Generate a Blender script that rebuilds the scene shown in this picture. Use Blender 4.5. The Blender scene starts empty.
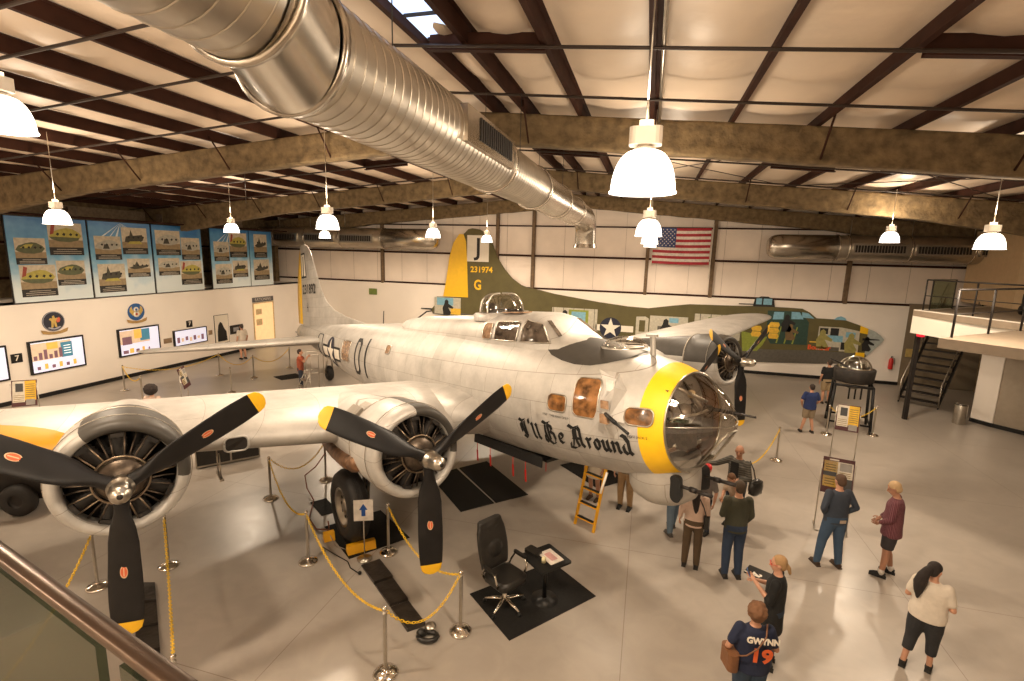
import bpy, bmesh, math, random
from mathutils import Vector, Matrix, noise
from math import sin, cos, pi, radians, sqrt, hypot, atan2
random.seed(7)
SC = bpy.context.scene
COL = SC.collection

# ------------------------------------------------------------------ materials
def nmat(name):
    m = bpy.data.materials.new(name); m.use_nodes = True
    nt = m.node_tree; nt.nodes.clear()
    o = nt.nodes.new('ShaderNodeOutputMaterial')
    b = nt.nodes.new('ShaderNodeBsdfPrincipled')
    nt.links.new(b.outputs[0], o.inputs[0])
    return m, nt, b, o
def mat(name, col, rough=.6, metal=0., var=.06, scale=6., bump=0., bscale=40., spec=.5, emit=None, estr=0., coat=0.):
    m, nt, b, o = nmat(name)
    N = nt.nodes.new; L = nt.links.new
    tc = N('ShaderNodeTexCoord')
    nz = N('ShaderNodeTexNoise'); nz.inputs['Scale'].default_value = scale; nz.inputs['Detail'].default_value = 4
    L(tc.outputs['Object'], nz.inputs['Vector'])
    mr = N('ShaderNodeMapRange'); mr.inputs[1].default_value = .3; mr.inputs[2].default_value = .7
    mr.inputs[3].default_value = 1 - var; mr.inputs[4].default_value = 1 + var
    L(nz.outputs['Fac'], mr.inputs[0])
    mx = N('ShaderNodeMix'); mx.data_type = 'RGBA'; mx.blend_type = 'MULTIPLY'; mx.inputs[0].default_value = 1
    mx.inputs[6].default_value = (*col, 1)
    L(mr.outputs[0], mx.inputs[7])
    L(mx.outputs[2], b.inputs['Base Color'])
    b.inputs['Roughness'].default_value = rough; b.inputs['Metallic'].default_value = metal
    b.inputs['Specular IOR Level'].default_value = spec; b.inputs['Coat Weight'].default_value = coat
    if bump:
        n2 = N('ShaderNodeTexNoise'); n2.inputs['Scale'].default_value = bscale
        L(tc.outputs['Object'], n2.inputs['Vector'])
        bp = N('ShaderNodeBump'); bp.inputs['Strength'].default_value = bump; bp.inputs['Distance'].default_value = .02
        L(n2.outputs['Fac'], bp.inputs['Height']); L(bp.outputs[0], b.inputs['Normal'])
    if emit:
        b.inputs['Emission Color'].default_value = (*emit, 1); b.inputs['Emission Strength'].default_value = estr
    return m
def stripes(name, c1, c2, scale, axis='X', rough=.7, thr=.5, coord='Object', metal=0.):
    m, nt, b, o = nmat(name); N = nt.nodes.new; L = nt.links.new
    tc = N('ShaderNodeTexCoord'); sp = N('ShaderNodeSeparateXYZ'); L(tc.outputs[coord], sp.inputs[0])
    at_ = N('ShaderNodeMath'); at_.operation = 'ARCTAN2'; L(sp.outputs['Y'], at_.inputs[0]); L(sp.outputs['X'], at_.inputs[1])
    mu = N('ShaderNodeMath'); mu.operation = 'MULTIPLY'; mu.inputs[1].default_value = scale; L(at_.outputs[0] if axis == 'R' else sp.outputs[axis], mu.inputs[0])
    fr = N('ShaderNodeMath'); fr.operation = 'FRACT'; L(mu.outputs[0], fr.inputs[0])
    gt = N('ShaderNodeMath'); gt.operation = 'GREATER_THAN'; gt.inputs[1].default_value = thr; L(fr.outputs[0], gt.inputs[0])
    mx = N('ShaderNodeMix'); mx.data_type = 'RGBA'; mx.inputs[6].default_value = (*c1, 1); mx.inputs[7].default_value = (*c2, 1)
    L(gt.outputs[0], mx.inputs[0]); L(mx.outputs[2], b.inputs['Base Color'])
    b.inputs['Roughness'].default_value = rough; b.inputs['Metallic'].default_value = metal
    return m
def glassmat(name, tint=(.8, .85, .8), gloss=.12, rough=.02, opac=0., ocol=(.1, .12, .1)):
    m = bpy.data.materials.new(name); m.use_nodes = True; nt = m.node_tree; nt.nodes.clear(); N = nt.nodes.new; L = nt.links.new
    o = N('ShaderNodeOutputMaterial'); t = N('ShaderNodeBsdfTransparent'); t.inputs[0].default_value = (*tint, 1)
    g = N('ShaderNodeBsdfGlossy'); g.inputs['Roughness'].default_value = rough
    lw = N('ShaderNodeLayerWeight'); lw.inputs[0].default_value = .35
    mr = N('ShaderNodeMapRange'); mr.inputs[3].default_value = gloss; mr.inputs[4].default_value = .85
    L(lw.outputs['Facing'], mr.inputs[0])
    pw = N('ShaderNodeMath'); pw.operation = 'POWER'; pw.inputs[1].default_value = 2.0
    L(mr.outputs[0], pw.inputs[0]); ad = N('ShaderNodeMath'); ad.operation = 'MAXIMUM'; ad.inputs[1].default_value = gloss
    L(pw.outputs[0], ad.inputs[0])
    mx = N('ShaderNodeMixShader'); L(ad.outputs[0], mx.inputs[0]); L(t.outputs[0], mx.inputs[1]); L(g.outputs[0], mx.inputs[2])
    last = mx
    if opac:
        d = N('ShaderNodeBsdfDiffuse'); d.inputs[0].default_value = (*ocol, 1)
        m2 = N('ShaderNodeMixShader'); m2.inputs[0].default_value = opac; L(mx.outputs[0], m2.inputs[1]); L(d.outputs[0], m2.inputs[2]); last = m2
    L(last.outputs[0], o.inputs[0])
    return m

M = {}
M['white'] = mat('white_paint', (.80, .74, .64), .6, var=.03, scale=1.5)
M['wallw'] = mat('wall_paint', (.87, .80, .72), .6, var=.03, scale=.8)
M['panelw'] = mat('insulation_facing', (.86, .75, .65), .5, var=.05, scale=1.2, bump=.5, bscale=3)
M['purlin'] = mat('primer_red_steel', (.040, .015, .009), .75, var=.25, scale=3, spec=.15)
M['foam'] = mat('sprayed_insulation', (.165, .115, .058), .95, var=.4, scale=5, bump=1., bscale=14)
M['black'] = mat('black_plastic', (.010, .0095, .009), .42, var=.2, spec=.35)
M['blackm'] = mat('black_rubber_mat', (.011, .010, .009), .75, var=.2, scale=20, bump=.3, bscale=120, spec=.25)
M['rubber'] = mat('tyre_rubber', (.013, .011, .010), .6, var=.3, scale=8)
M['leather'] = mat('black_leather', (.018, .016, .014), .32, var=.2, bump=.15, bscale=60)
M['chrome'] = mat('chrome', (.72, .66, .58), .14, metal=1., var=.05)
M['steel'] = mat('brushed_steel', (.5, .46, .40), .3, metal=1., var=.1, scale=9)
M['darksteel'] = mat('dark_steel', (.022, .018, .016), .5, metal=.0, var=.2, spec=.3)
M['yellow'] = mat('yellow_paint', (.85, .42, .012), .45, var=.05)
M['yellowchain'] = mat('yellow_plastic_chain', (.85, .55, .03), .5, var=.05)
M['bronze'] = mat('bronze_rail', (.10, .065, .045), .32, metal=.85, var=.15, scale=20)
M['skin'] = mat('skin', (.52, .27, .17), .55, var=.06, scale=12)
M['skind'] = mat('skin_tan', (.38, .19, .115), .55, var=.06, scale=12)
M['red'] = mat('red_paint', (.55, .02, .015), .5)
M['wood'] = mat('brown_interior', (.16, .075, .035), .7, var=.4, scale=5)
M['glass'] = glassmat('green_glass', (.40, .45, .36), .04, .03, .12, (.05, .06, .045))
M['glass2'] = glassmat('balcony_glass', (.70, .80, .68), .10, .04, .15, (.10, .13, .10))
M['plexi'] = glassmat('plexiglass', (.86, .83, .78), .20, .03)
M['bronzeglass'] = glassmat('window_glass', (.62, .5, .36), .30, .05, .1, (.2, .1, .04))

def duct_mat(name, base=(.54, .49, .42), rough=.36, wave=7.5, axis='Y', amt=.9):
    m, nt, b, o = nmat(name); N = nt.nodes.new; L = nt.links.new
    tc = N('ShaderNodeTexCoord'); nz = N('ShaderNodeTexNoise'); nz.inputs['Scale'].default_value = 3
    L(tc.outputs['Object'], nz.inputs['Vector'])
    cr = N('ShaderNodeValToRGB'); cr.color_ramp.elements[0].color = (*[c * .75 for c in base], 1); cr.color_ramp.elements[1].color = (*[min(1, c * 1.2) for c in base], 1)
    L(nz.outputs['Fac'], cr.inputs[0]); L(cr.outputs[0], b.inputs['Base Color'])
    b.inputs['Metallic'].default_value = 1; b.inputs['Roughness'].default_value = rough
    return m
M['duct'] = duct_mat('galvanised_duct')
M['ducts'] = duct_mat('smooth_duct_elbow', (.58, .53, .46), .26)

def floor_mat():
    m, nt, b, o = nmat('polished_floor'); N = nt.nodes.new; L = nt.links.new
    tc = N('ShaderNodeTexCoord')
    n1 = N('ShaderNodeTexNoise'); n1.inputs['Scale'].default_value = .35; n1.inputs['Detail'].default_value = 6; L(tc.outputs['Object'], n1.inputs['Vector'])
    cr = N('ShaderNodeValToRGB'); cr.color_ramp.elements[0].position = .3; cr.color_ramp.elements[1].position = .7
    cr.color_ramp.elements[0].color = (.355, .312, .268, 1); cr.color_ramp.elements[1].color = (.43, .38, .328, 1)
    L(n1.outputs['Fac'], cr.inputs[0])
    # control joints
    rot = N('ShaderNodeMapping'); rot.inputs['Rotation'].default_value = (0, 0, .0); L(tc.outputs['Object'], rot.inputs[0])
    br = N('ShaderNodeTexBrick'); br.offset = 0; br.inputs['Scale'].default_value = 1; br.inputs['Mortar Size'].default_value = .006
    br.inputs['Brick Width'].default_value = 4.6; br.inputs['Row Height'].default_value = 4.6
    br.inputs['Color1'].default_value = (1, 1, 1, 1); br.inputs['Color2'].default_value = (1, 1, 1, 1); br.inputs['Mortar'].default_value = (.62, .58, .54, 1)
    L(rot.outputs[0], br.inputs['Vector'])
    # scuffs / long wiped streaks
    n2 = N('ShaderNodeTexNoise'); n2.inputs['Scale'].default_value = 2.2; n2.inputs['Detail'].default_value = 8; n2.inputs['Distortion'].default_value = 1.5; L(tc.outputs['Object'], n2.inputs['Vector'])
    mr = N('ShaderNodeMapRange'); mr.inputs[1].default_value = .35; mr.inputs[2].default_value = .65; mr.inputs[3].default_value = .95; mr.inputs[4].default_value = 1.03; L(n2.outputs['Fac'], mr.inputs[0])
    m1 = N('ShaderNodeMix'); m1.data_type = 'RGBA'; m1.blend_type = 'MULTIPLY'; m1.inputs[0].default_value = 1; L(cr.outputs[0], m1.inputs[6]); L(br.outputs[0], m1.inputs[7])
    m2 = N('ShaderNodeMix'); m2.data_type = 'RGBA'; m2.blend_type = 'MULTIPLY'; m2.inputs[0].default_value = 1; L(m1.outputs[2], m2.inputs[6]); L(mr.outputs[0], m2.inputs[7])
    L(m2.outputs[2], b.inputs['Base Color'])
    r2 = N('ShaderNodeMapRange'); r2.inputs[3].default_value = .24; r2.inputs[4].default_value = .40; L(n2.outputs['Fac'], r2.inputs[0]); L(r2.outputs[0], b.inputs['Roughness'])
    b.inputs['Specular IOR Level'].default_value = .55
    return m
M['floor'] = floor_mat()

def alu_mat(name='aircraft_aluminium', base=(.575, .545, .505), metal=.30, rough=.47, pw=.9, ph=.42, wing=False):
    m, nt, b, o = nmat(name); N = nt.nodes.new; L = nt.links.new
    tc = N('ShaderNodeTexCoord')
    n1 = N('ShaderNodeTexNoise'); n1.inputs['Scale'].default_value = 1.9; n1.inputs['Detail'].default_value = 10; n1.inputs['Roughness'].default_value = .68; L(tc.outputs['Object'], n1.inputs['Vector'])
    cr = N('ShaderNodeValToRGB'); cr.color_ramp.elements[0].position = .25; cr.color_ramp.elements[1].position = .75
    cr.color_ramp.elements[0].color = (*[c * .70 for c in base], 1); cr.color_ramp.elements[1].color = (*[min(1, c * 1.12) for c in base], 1)
    L(n1.outputs['Fac'], cr.inputs[0])
    br = N('ShaderNodeTexBrick'); br.inputs['Scale'].default_value = 1; br.inputs['Mortar Size'].default_value = .004; br.inputs['Mortar Smooth'].default_value = .3
    br.inputs['Brick Width'].default_value = pw; br.inputs['Row Height'].default_value = ph
    br.inputs['Color1'].default_value = (1, 1, 1, 1); br.inputs['Color2'].default_value = (.86, .855, .84, 1); br.inputs['Mortar'].default_value = (.50, .46, .42, 1)
    sp = N('ShaderNodeSeparateXYZ'); L(tc.outputs['Object'], sp.inputs[0]); cb = N('ShaderNodeCombineXYZ')
    L(sp.outputs['X'], cb.inputs[0])
    ad = N('ShaderNodeMath'); ad.operation = 'ADD'; L(sp.outputs['Z'], ad.inputs[0]); mu = N('ShaderNodeMath'); mu.operation = 'MULTIPLY'; mu.inputs[1].default_value = 1. if wing else .35; L(sp.outputs['Y'], mu.inputs[0]); L(mu.outputs[0], ad.inputs[1])
    L(ad.outputs[0], cb.inputs[1]); L(cb.outputs[0], br.inputs['Vector'])
    mx = N('ShaderNodeMix'); mx.data_type = 'RGBA'; mx.blend_type = 'MULTIPLY'; mx.inputs[0].default_value = 1; L(cr.outputs[0], mx.inputs[6]); L(br.outputs[0], mx.inputs[7])
    L(mx.outputs[2], b.inputs['Base Color']); b.inputs['Metallic'].default_value = metal
    mr = N('ShaderNodeMapRange'); mr.inputs[3].default_value = rough - .08; mr.inputs[4].default_value = rough + .12; L(n1.outputs['Fac'], mr.inputs[0]); L(mr.outputs[0], b.inputs['Roughness'])
    n3 = N('ShaderNodeTexNoise'); n3.inputs['Scale'].default_value = 5; L(tc.outputs['Object'], n3.inputs['Vector'])
    bp = N('ShaderNodeBump'); bp.inputs['Strength'].default_value = .12; bp.inputs['Distance'].default_value = .03; L(n3.outputs['Fac'], bp.inputs['Height']); L(bp.outputs[0], b.inputs['Normal'])
    return m
M['alu'] = alu_mat(); M['aluwing'] = alu_mat('wing_aluminium', pw=2.4, ph=.95, wing=True)
M['aludark'] = alu_mat('weathered_aluminium', (.42, .37, .31), .6, .4, .5, .4)
M['olive'] = mat('anti_glare_paint', (.050, .044, .037), .5, var=.18, scale=4, spec=.35)
M['tipyellow'] = mat('blade_tip_yellow', (.85, .48, .015), .45)
M['bandyellow'] = mat('nose_band_yellow', (.88, .52, .01), .42, var=.04)
M['prop'] = mat('propeller_black', (.010, .009, .009), .42, var=.25, spec=.3, scale=5)
M['logo'] = mat('propeller_badge_red', (.6, .10, .03), .5)
M['engine'] = mat('engine_metal', (.10, .075, .055), .4, metal=.7, var=.4, scale=12)
M['enginedark'] = mat('engine_dark', (.016, .012, .009), .7, var=.4)
M['brass'] = mat('pushrod_metal', (.30, .23, .16), .35, metal=.9)
M['navy'] = mat('insignia_blue', (.012, .014, .035), .6)
M['lettering'] = mat('lettering_black', (.008, .008, .008), .6)

# ------------------------------------------------------------------ mesh helpers
class MB:
    """collects shapes into one mesh"""
    def __init__(s): s.v = []; s.f = []; s.m = []; s.cur = 0; s.smooth = []; s.sm = False
    def add(s, vs, fs):
        n = len(s.v); s.v += [tuple(p) for p in vs]
        for f in fs: s.f.append([i + n for i in f]); s.m.append(s.cur); s.smooth.append(s.sm)
        return s
    def box(s, c, d, R=None, bev=0.):
        x, y, z = [k / 2 for k in d]
        vs = [Vector((a * x, b * y, e * z)) for a in (-1, 1) for b in (-1, 1) for e in (-1, 1)]
        if R is not None: vs = [R @ v for v in vs]
        vs = [v + Vector(c) for v in vs]
        return s.add(vs, [(0, 1, 3, 2), (4, 6, 7, 5), (0, 4, 5, 1), (2, 3, 7, 6), (0, 2, 6, 4), (1, 5, 7, 3)])
    def rbox(s, c, d, r=.02, R=None, n=3):
        """box with rounded vertical edges (in local z) """
        x, y, z = [k / 2 for k in d]; r = min(r, x, y); out = []
        for (sx, sy, a0) in ((1, 1, 0), (-1, 1, pi / 2), (-1, -1, pi), (1, -1, 1.5 * pi)):
            for k in range(n + 1):
                a = a0 + k * pi / 2 / n; out.append((sx * (x - r) + r * cos(a), sy * (y - r) + r * sin(a)))
        return s.prism(out, -z, z, c, R)
    def prism(s, poly, z0, z1, c=(0, 0, 0), R=None):
        n = len(poly); vs = [Vector((p[0], p[1], z)) for z in (z0, z1) for p in poly]
        if R is not None: vs = [R @ v for v in vs]
        vs = [v + Vector(c) for v in vs]
        fs = [tuple(range(n))[::-1], tuple(range(n, 2 * n))] + [(i, (i + 1) % n, n + (i + 1) % n, n + i) for i in range(n)]
        return s.add(vs, fs)
    def tube(s, pts, r, n=10, caps=True, closed=False):
        pts = [Vector(p) for p in pts]; k = len(pts)
        rs = r if isinstance(r, (list, tuple)) else [r] * k
        t0 = (pts[1] - pts[0]).normalized()
        up = Vector((0, 0, 1)) if abs(t0.z) < .9 else Vector((1, 0, 0))
        a = t0.cross(up).normalized(); vs = []
        for i, p in enumerate(pts):
            if closed: t = (pts[(i + 1) % k] - pts[i - 1]).normalized()
            elif i == 0: t = (pts[1] - p).normalized()
            elif i == k - 1: t = (p - pts[i - 1]).normalized()
            else: t = ((pts[i + 1] - p).normalized() + (p - pts[i - 1]).normalized()).normalized()
            a = (a - t * a.dot(t)).normalized(); b = t.cross(a)
            for j in range(n):
                th = 2 * pi * j / n; vs.append(p + (a * cos(th) + b * sin(th)) * rs[i])
        fs = []; kk = k if closed else k - 1
        for i in range(kk):
            for j in range(n):
                i2 = (i + 1) % k
                fs.append((i * n + j, i * n + (j + 1) % n, i2 * n + (j + 1) % n, i2 * n + j))
        if caps and not closed: fs += [tuple(range(n))[::-1], tuple(range((k - 1) * n, k * n))]
        sm = s.sm; s.sm = True; s.add(vs, fs); s.sm = sm; return s
    def lathe(s, prof, c=(0, 0, 0), R=None, n=24, a0=0, a1=2 * pi):
        """prof: list of (radius, height)"""
        full = abs(a1 - a0 - 2 * pi) < 1e-6; m = n if full else n + 1; vs = []
        for (r, h) in prof:
            for j in range(m):
                th = a0 + (a1 - a0) * j / n; v = Vector((r * cos(th), r * sin(th), h))
                if R is not None: v = R @ v
                vs.append(v + Vector(c))
        fs = []
        for i in range(len(prof) - 1):
            for j in range(n):
                j2 = (j + 1) % m
                fs.append((i * m + j, i * m + j2, (i + 1) * m + j2, (i + 1) * m + j))
        sm = s.sm; s.sm = True; s.add(vs, fs); s.sm = sm; return s
    def loft(s, rings, caps=True, closed=True):
        n = len(rings[0]); vs = [p for r in rings for p in r]; fs = []
        for i in range(len(rings) - 1):
            for j in range(n if closed else n - 1):
                fs.append((i * n + j, i * n + (j + 1) % n, (i + 1) * n + (j + 1) % n, (i + 1) * n + j))
        sm = s.sm; s.sm = True; s.add(vs, fs); s.sm = sm
        if caps: s.add(rings[0], [tuple(range(n))[::-1]]); s.add(rings[-1], [tuple(range(n))])
        return s
    def ball(s, c, r, n=12, R=None):
        rx, ry, rz = r if isinstance(r, (list, tuple)) else (r, r, r); rings = []
        for i in range(n // 2 + 1):
            ph = -pi / 2 + pi * i / (n // 2); q = max(cos(ph), 1e-3); ring = []
            for j in range(n):
                v = Vector((rx * q * cos(2 * pi * j / n), ry * q * sin(2 * pi * j / n), rz * sin(ph)))
                if R is not None: v = R @ v
                ring.append(v + Vector(c))
            rings.append(ring)
        return s.loft(rings)
    def build(s, name, m=None, parent=None, mats=None, fix=True):
        me = bpy.data.meshes.new(name); me.from_pydata(s.v, [], s.f)
        for mm in (mats or ([m] if m else [])): me.materials.append(mm)
        me.polygons.foreach_set('material_index', s.m); me.polygons.foreach_set('use_smooth', s.smooth)
        me.update()
        if fix:
            bm = bmesh.new(); bm.from_mesh(me); bmesh.ops.recalc_face_normals(bm, faces=bm.faces); bm.to_mesh(me); bm.free()
        o = bpy.data.objects.new(name, me); COL.objects.link(o)
        if parent: o.parent = parent
        return o
def tag(o, label=None, cat=None, group=None, kind=None):
    if label: o['label'] = label
    if cat: o['category'] = cat
    if group: o['group'] = group
    if kind: o['kind'] = kind
    return o
def empty(name, loc=(0, 0, 0), rz=0., label=None, cat=None, group=None, scale=1.):
    o = bpy.data.objects.new(name, None); COL.objects.link(o); o.location = loc; o.rotation_euler = (0, 0, rz)
    o.scale = (scale,) * 3; o.empty_display_size = .1
    return tag(o, label, cat, group)
def struct(name, mb, m=None, mats=None):
    return tag(mb.build(name, m, mats=mats), kind='structure')
def dup(root, loc=None, rz=None, label=None, group=None):
    c = root.copy(); COL.objects.link(c)
    if loc is not None: c.location = loc
    if rz is not None: c.rotation_euler = (0, 0, rz)
    if label: c['label'] = label
    if group: c['group'] = group
    for ch in list(root.children):
        d = ch.copy(); COL.objects.link(d); d.parent = c
        for g in list(ch.children):
            e = g.copy(); COL.objects.link(e); e.parent = d
    return c
def RZ(a): return Matrix.Rotation(a, 3, 'Z')
def RY(a): return Matrix.Rotation(a, 3, 'Y')
def RX(a): return Matrix.Rotation(a, 3, 'X')
def text_mesh(s, size=1., ext=0., sx=1., align='CENTER', bold=0.):
    cu = bpy.data.curves.new('t', 'FONT'); cu.body = s; cu.size = size; cu.extrude = ext; cu.align_x = align; cu.align_y = 'CENTER'; cu.offset = bold; cu.resolution_u = 3
    ob = bpy.data.objects.new('t', cu); COL.objects.link(ob)
    dg = bpy.context.evaluated_depsgraph_get(); me = bpy.data.meshes.new_from_object(ob.evaluated_get(dg))
    vs = [(v.co.x * sx, v.co.y, v.co.z) for v in me.vertices]; fs = [tuple(p.vertices) for p in me.polygons]
    bpy.data.objects.remove(ob); bpy.data.curves.remove(cu); bpy.data.meshes.remove(me)
    return vs, fs
def add_text(mb, s, size, fn, sx=1., bold=0., ext=0.):
    vs, fs = text_mesh(s, size, ext, sx, bold=bold)
    mb.add([fn(v) for v in vs], fs)
def rrect(x0, x1, y0, y1, r, n=4):
    out = []
    for (cx, cy, a0) in ((x1 - r, y1 - r, 0), (x0 + r, y1 - r, pi / 2), (x0 + r, y0 + r, pi), (x1 - r, y0 + r, 1.5 * pi)):
        for k in range(n + 1):
            a = a0 + k * pi / 2 / n; out.append((cx + r * cos(a), cy + r * sin(a)))
    return out

# ------------------------------------------------------------------ building shell
XL, XR, YB, YF = -22.8, 15.0, 26.8, -3.0
XPL = -20.8                      # face of the low exhibition wall on the left
RIDGE = -3.9
def zroof(x): return 8.60 - .080 * abs(x - RIDGE)       # top of the rafters
b = MB(); b.box((-4, 11.5, -.05), (42, 34, .1)); struct('floor', b, M['floor'])
# back wall: insulation panels above, flat painted wall below
b = MB(); b.box(((XL + XR) / 2, YB + .15, 4.6), (XR - XL + .6, .2, 9.2)); struct('wall_back', b, M['panelw'])
b = MB(); b.box(((XL + 11.5) / 2, YB - .04, 1.84), (11.5 - XL, .16, 3.68)); b.box((13.3, YB + .0, 1.84), (3.6, .1, 3.68)); struct('wall_back_lower', b, M['wallw'])
b = MB(); b.box(((XPL + 11.5) / 2, YB - .14, .075), (11.5 - XPL, .04, .15)); struct('baseboard_back', b, M['black'])
b = MB(); b.box((XL - .1, 11.9, 4.2), (.2, 30, 8.4)); struct('wall_left', b, M['foam'])
b = MB(); b.box((XPL - .1, 11.85, 1.74), (.2, 29.7, 3.48)); b.box((XPL - 1.0, 11.85, 3.44), (2.0, 29.7, .08)); struct('wall_left_lower', b, M['wallw'])
b = MB(); b.box((XPL + .015, 11.85, .075), (.03, 29.5, .15)); struct('baseboard_left', b, M['black'])
b = MB(); b.box((XR + .1, 11.9, 4.2), (.2, 30, 8.4)); struct('wall_right', b, M['wallw'])
b = MB(); b.box(((XL + XR) / 2, YF - .1, 4.2), (XR - XL + .6, .2, 9.2)); struct('wall_front', b, M['wallw'])
# roof liner: insulation that sags between the purlins
PX = [-.13 + 1.5 * k for k in range(0, 11)] + [-1.57, -2.72, -3.42] + [-4.6 - 1.47 * k for k in range(0, 13)]
PX = sorted(PX)
b = MB(); b.sm = True; rings = []
xs = [XL] + PX + [XR + .05]
ys = [YF + .28 * k for k in range(int((YB - YF) / .28) + 2)]
grid = []
for i in range(len(xs) - 1):
    for k in range(6):
        grid.append((xs[i] + (xs[i + 1] - xs[i]) * k / 6, sin(pi * k / 6)))
grid.append((xs[-1], 0))
vs = []
for (x, s) in grid:
    for y in ys:
        bay = ((y - 3.5) % 1.52) / 1.52
        sag = .03 + .12 * abs(sin(pi * bay)) ** .7 + .05 * noise.noise(Vector((x * .5, y * .7, 0)))
        vs.append((x, y, zroof(x) + .27 - s * sag))
ny = len(ys)
b.add(vs, [(i * ny + j, (i + 1) * ny + j, (i + 1) * ny + j + 1, i * ny + j + 1) for i in range(len(grid) - 1) for j in range(ny - 1)])
M['liner'] = mat('roof_liner', (.80, .66, .52), .45, var=.07, scale=.8, bump=.35, bscale=5)
struct('ceiling', b, M['liner'])
# closed roof sheet above the liner so no light leaks
b = MB()
for (x0, x1) in ((XL - .3, RIDGE), (RIDGE, XR + .3)):
    b.add([(x0, YF - .3, zroof(x0) + .5), (x1, YF - .3, zroof(x1) + .5), (x1, YB + .4, zroof(x1) + .5), (x0, YB + .4, zroof(x0) + .5)], [(0, 1, 2, 3)])
struct('roof_deck', b, M['purlin'])
# purlins (Z-section steel)
for x in PX:
    z = zroof(x); b = MB()
    b.box((x, (YF + YB) / 2, z + .12), (.018, YB - YF, .22)); b.box((x + .035, (YF + YB) / 2, z + .235), (.085, YB - YF, .012)); b.box((x - .035, (YF + YB) / 2, z + .012), (.085, YB - YF, .014))
    struct('ceiling_beam', b, M['purlin'])
# rafters sprayed with insulation
FRY = [11.1, 18.8, 26.35]
for fy in FRY:
    b = MB(); rings = []; N = 90
    for i in range(N + 1):
        x = XL + .1 + (XR - .1 - XL - .1) * i / N
        t = abs(x - RIDGE) / 18.9
        dep = .62 + .12 * t + (.5 * max(0, t - .62) / .38 if t > .62 else 0)
        top = zroof(x) - .005; hw = .17
        ring = []
        prof = [(-hw * .9, top), (-hw, top - .05), (-hw * .8, top - dep * .35), (-hw * .8, top - dep * .7), (-hw * 1.05, top - dep + .05), (-hw * .9, top - dep), (hw * .9, top - dep), (hw * 1.05, top - dep + .05), (hw * .8, top - dep * .7), (hw * .8, top - dep * .35), (hw, top - .05), (hw * .9, top)]
        for k, (dy, zz) in enumerate(prof):
            q = noise.noise(Vector((x * 2.2, k * 1.7, fy))) * .035
            ring.append((x, fy + dy + q * (1 if dy > 0 else -1), zz + (q if k not in (0, 11) else 0)))
        rings.append(ring)
    b.loft(rings); struct('ceiling_beam_insulated', b, M['foam'])
    # tapered side columns
    for sx in (XL + .45, XR - .35):
        b = MB(); b.box((sx, fy, 3.4), (.55, .3, 6.9)); struct('column', b, M['foam'])
    # flange braces from rafter foot to purlin
    b = MB()
    for i, x in enumerate(PX):
        if i % 2 == (0 if fy < 20 else 1) and fy < 26 and abs(x - RIDGE) > 1:
            for sy in (-1, 1):
                b.tube([(x + .05, fy + sy * .16, zroof(x) - .6), (x + .05, fy + sy * .75, zroof(x) + .1)], .02, 5)
    if b.v: struct('ceiling_beam_braces', b, M['purlin'])
# deep struts between some purlins
b = MB()
def strut(x0, x1, y):
    xm = (x0 + x1) / 2; a = -.08 if xm > RIDGE else .08
    b.box((xm, y, zroof(xm) + .02), (abs(x1 - x0), .03, .26), RY(-a * -1 if False else atan2(a, 1) * -1))
    b.box((xm, y - .04, zroof(xm) - .1), (abs(x1 - x0), .1, .02), RY(atan2(a, 1) * -1))
for (x0, x1) in ((2.87, 4.37), (-3.3, -1.57), (-13.42, -11.95), (4.37, 5.87), (-19.3, -17.83)): strut(x0, x1, 7.3)
for (x0, x1) in ((2.87, 4.37), (-3.3, -1.57), (-9.01, -7.54)): strut(x0, x1, 15)
struct('ceiling_beam_struts', b, M['purlin'])
# back wall posts and girts
b = MB()
for z, d in ((7.03, .07), (5.47, .10), (3.73, .09)):
    b.box(((XL + XR) / 2, YB + .0, z), (XR - XL, .14, d))
struct('trim_back_girts', b, M['purlin'])
b = MB()
for x, z0 in ((-15.1, 3.75), (-8.1, 3.75), (-6.09, 3.75), (-.15, 3.75), (2.98, 3.75), (8.9, 3.75)):
    top = zroof(x) - .55; b.box((x, YB - .03, (z0 - .1 + top) / 2), (.17, .2, top - z0 + .1))
struct('trim_back_posts', b, mat('brown_post', (.16, .105, .06), .8, var=.25))
b = MB()
for i in range(24):
    x = XL + 1 + i * 1.58
    b.box((x, YB + .045, 5.9), (.012, .02, 4.2))
struct('trim_back_seams', b, mat('seam_tape', (.42, .35, .28), .7))
# left wall: wall framing that shows above and between the banners
b = MB()
for y in (11.1, 14.9, 18.8, 22.6): b.box((XL + .9, y, 5.2), (.35, .35, 3.4))
struct('trim_left_posts', b, mat('brown_post2', (.17, .12, .08), .8, var=.3, scale=8, bump=.4))
b = MB()
for z in (6.55, 5.5, 4.2): b.box((XL + .1, 11.9, z), (.16, 29.6, .09))
struct('trim_left_girts', b, M['purlin'])
M['rafterbrick'] = mat('grey_block', (.30, .22, .14), .9, var=.25, scale=9)
b = MB(); b.box((XL + .03, 18.5, 6.2), (.04, 12, 1.6)); struct('wall_left_infill', b, M['rafterbrick'])
b = MB(); b.box((XL + .06, 25.6, 4.75), (.06, 2.1, 2.2)); struct('wall_left_panel', b, M['panelw'])
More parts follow.
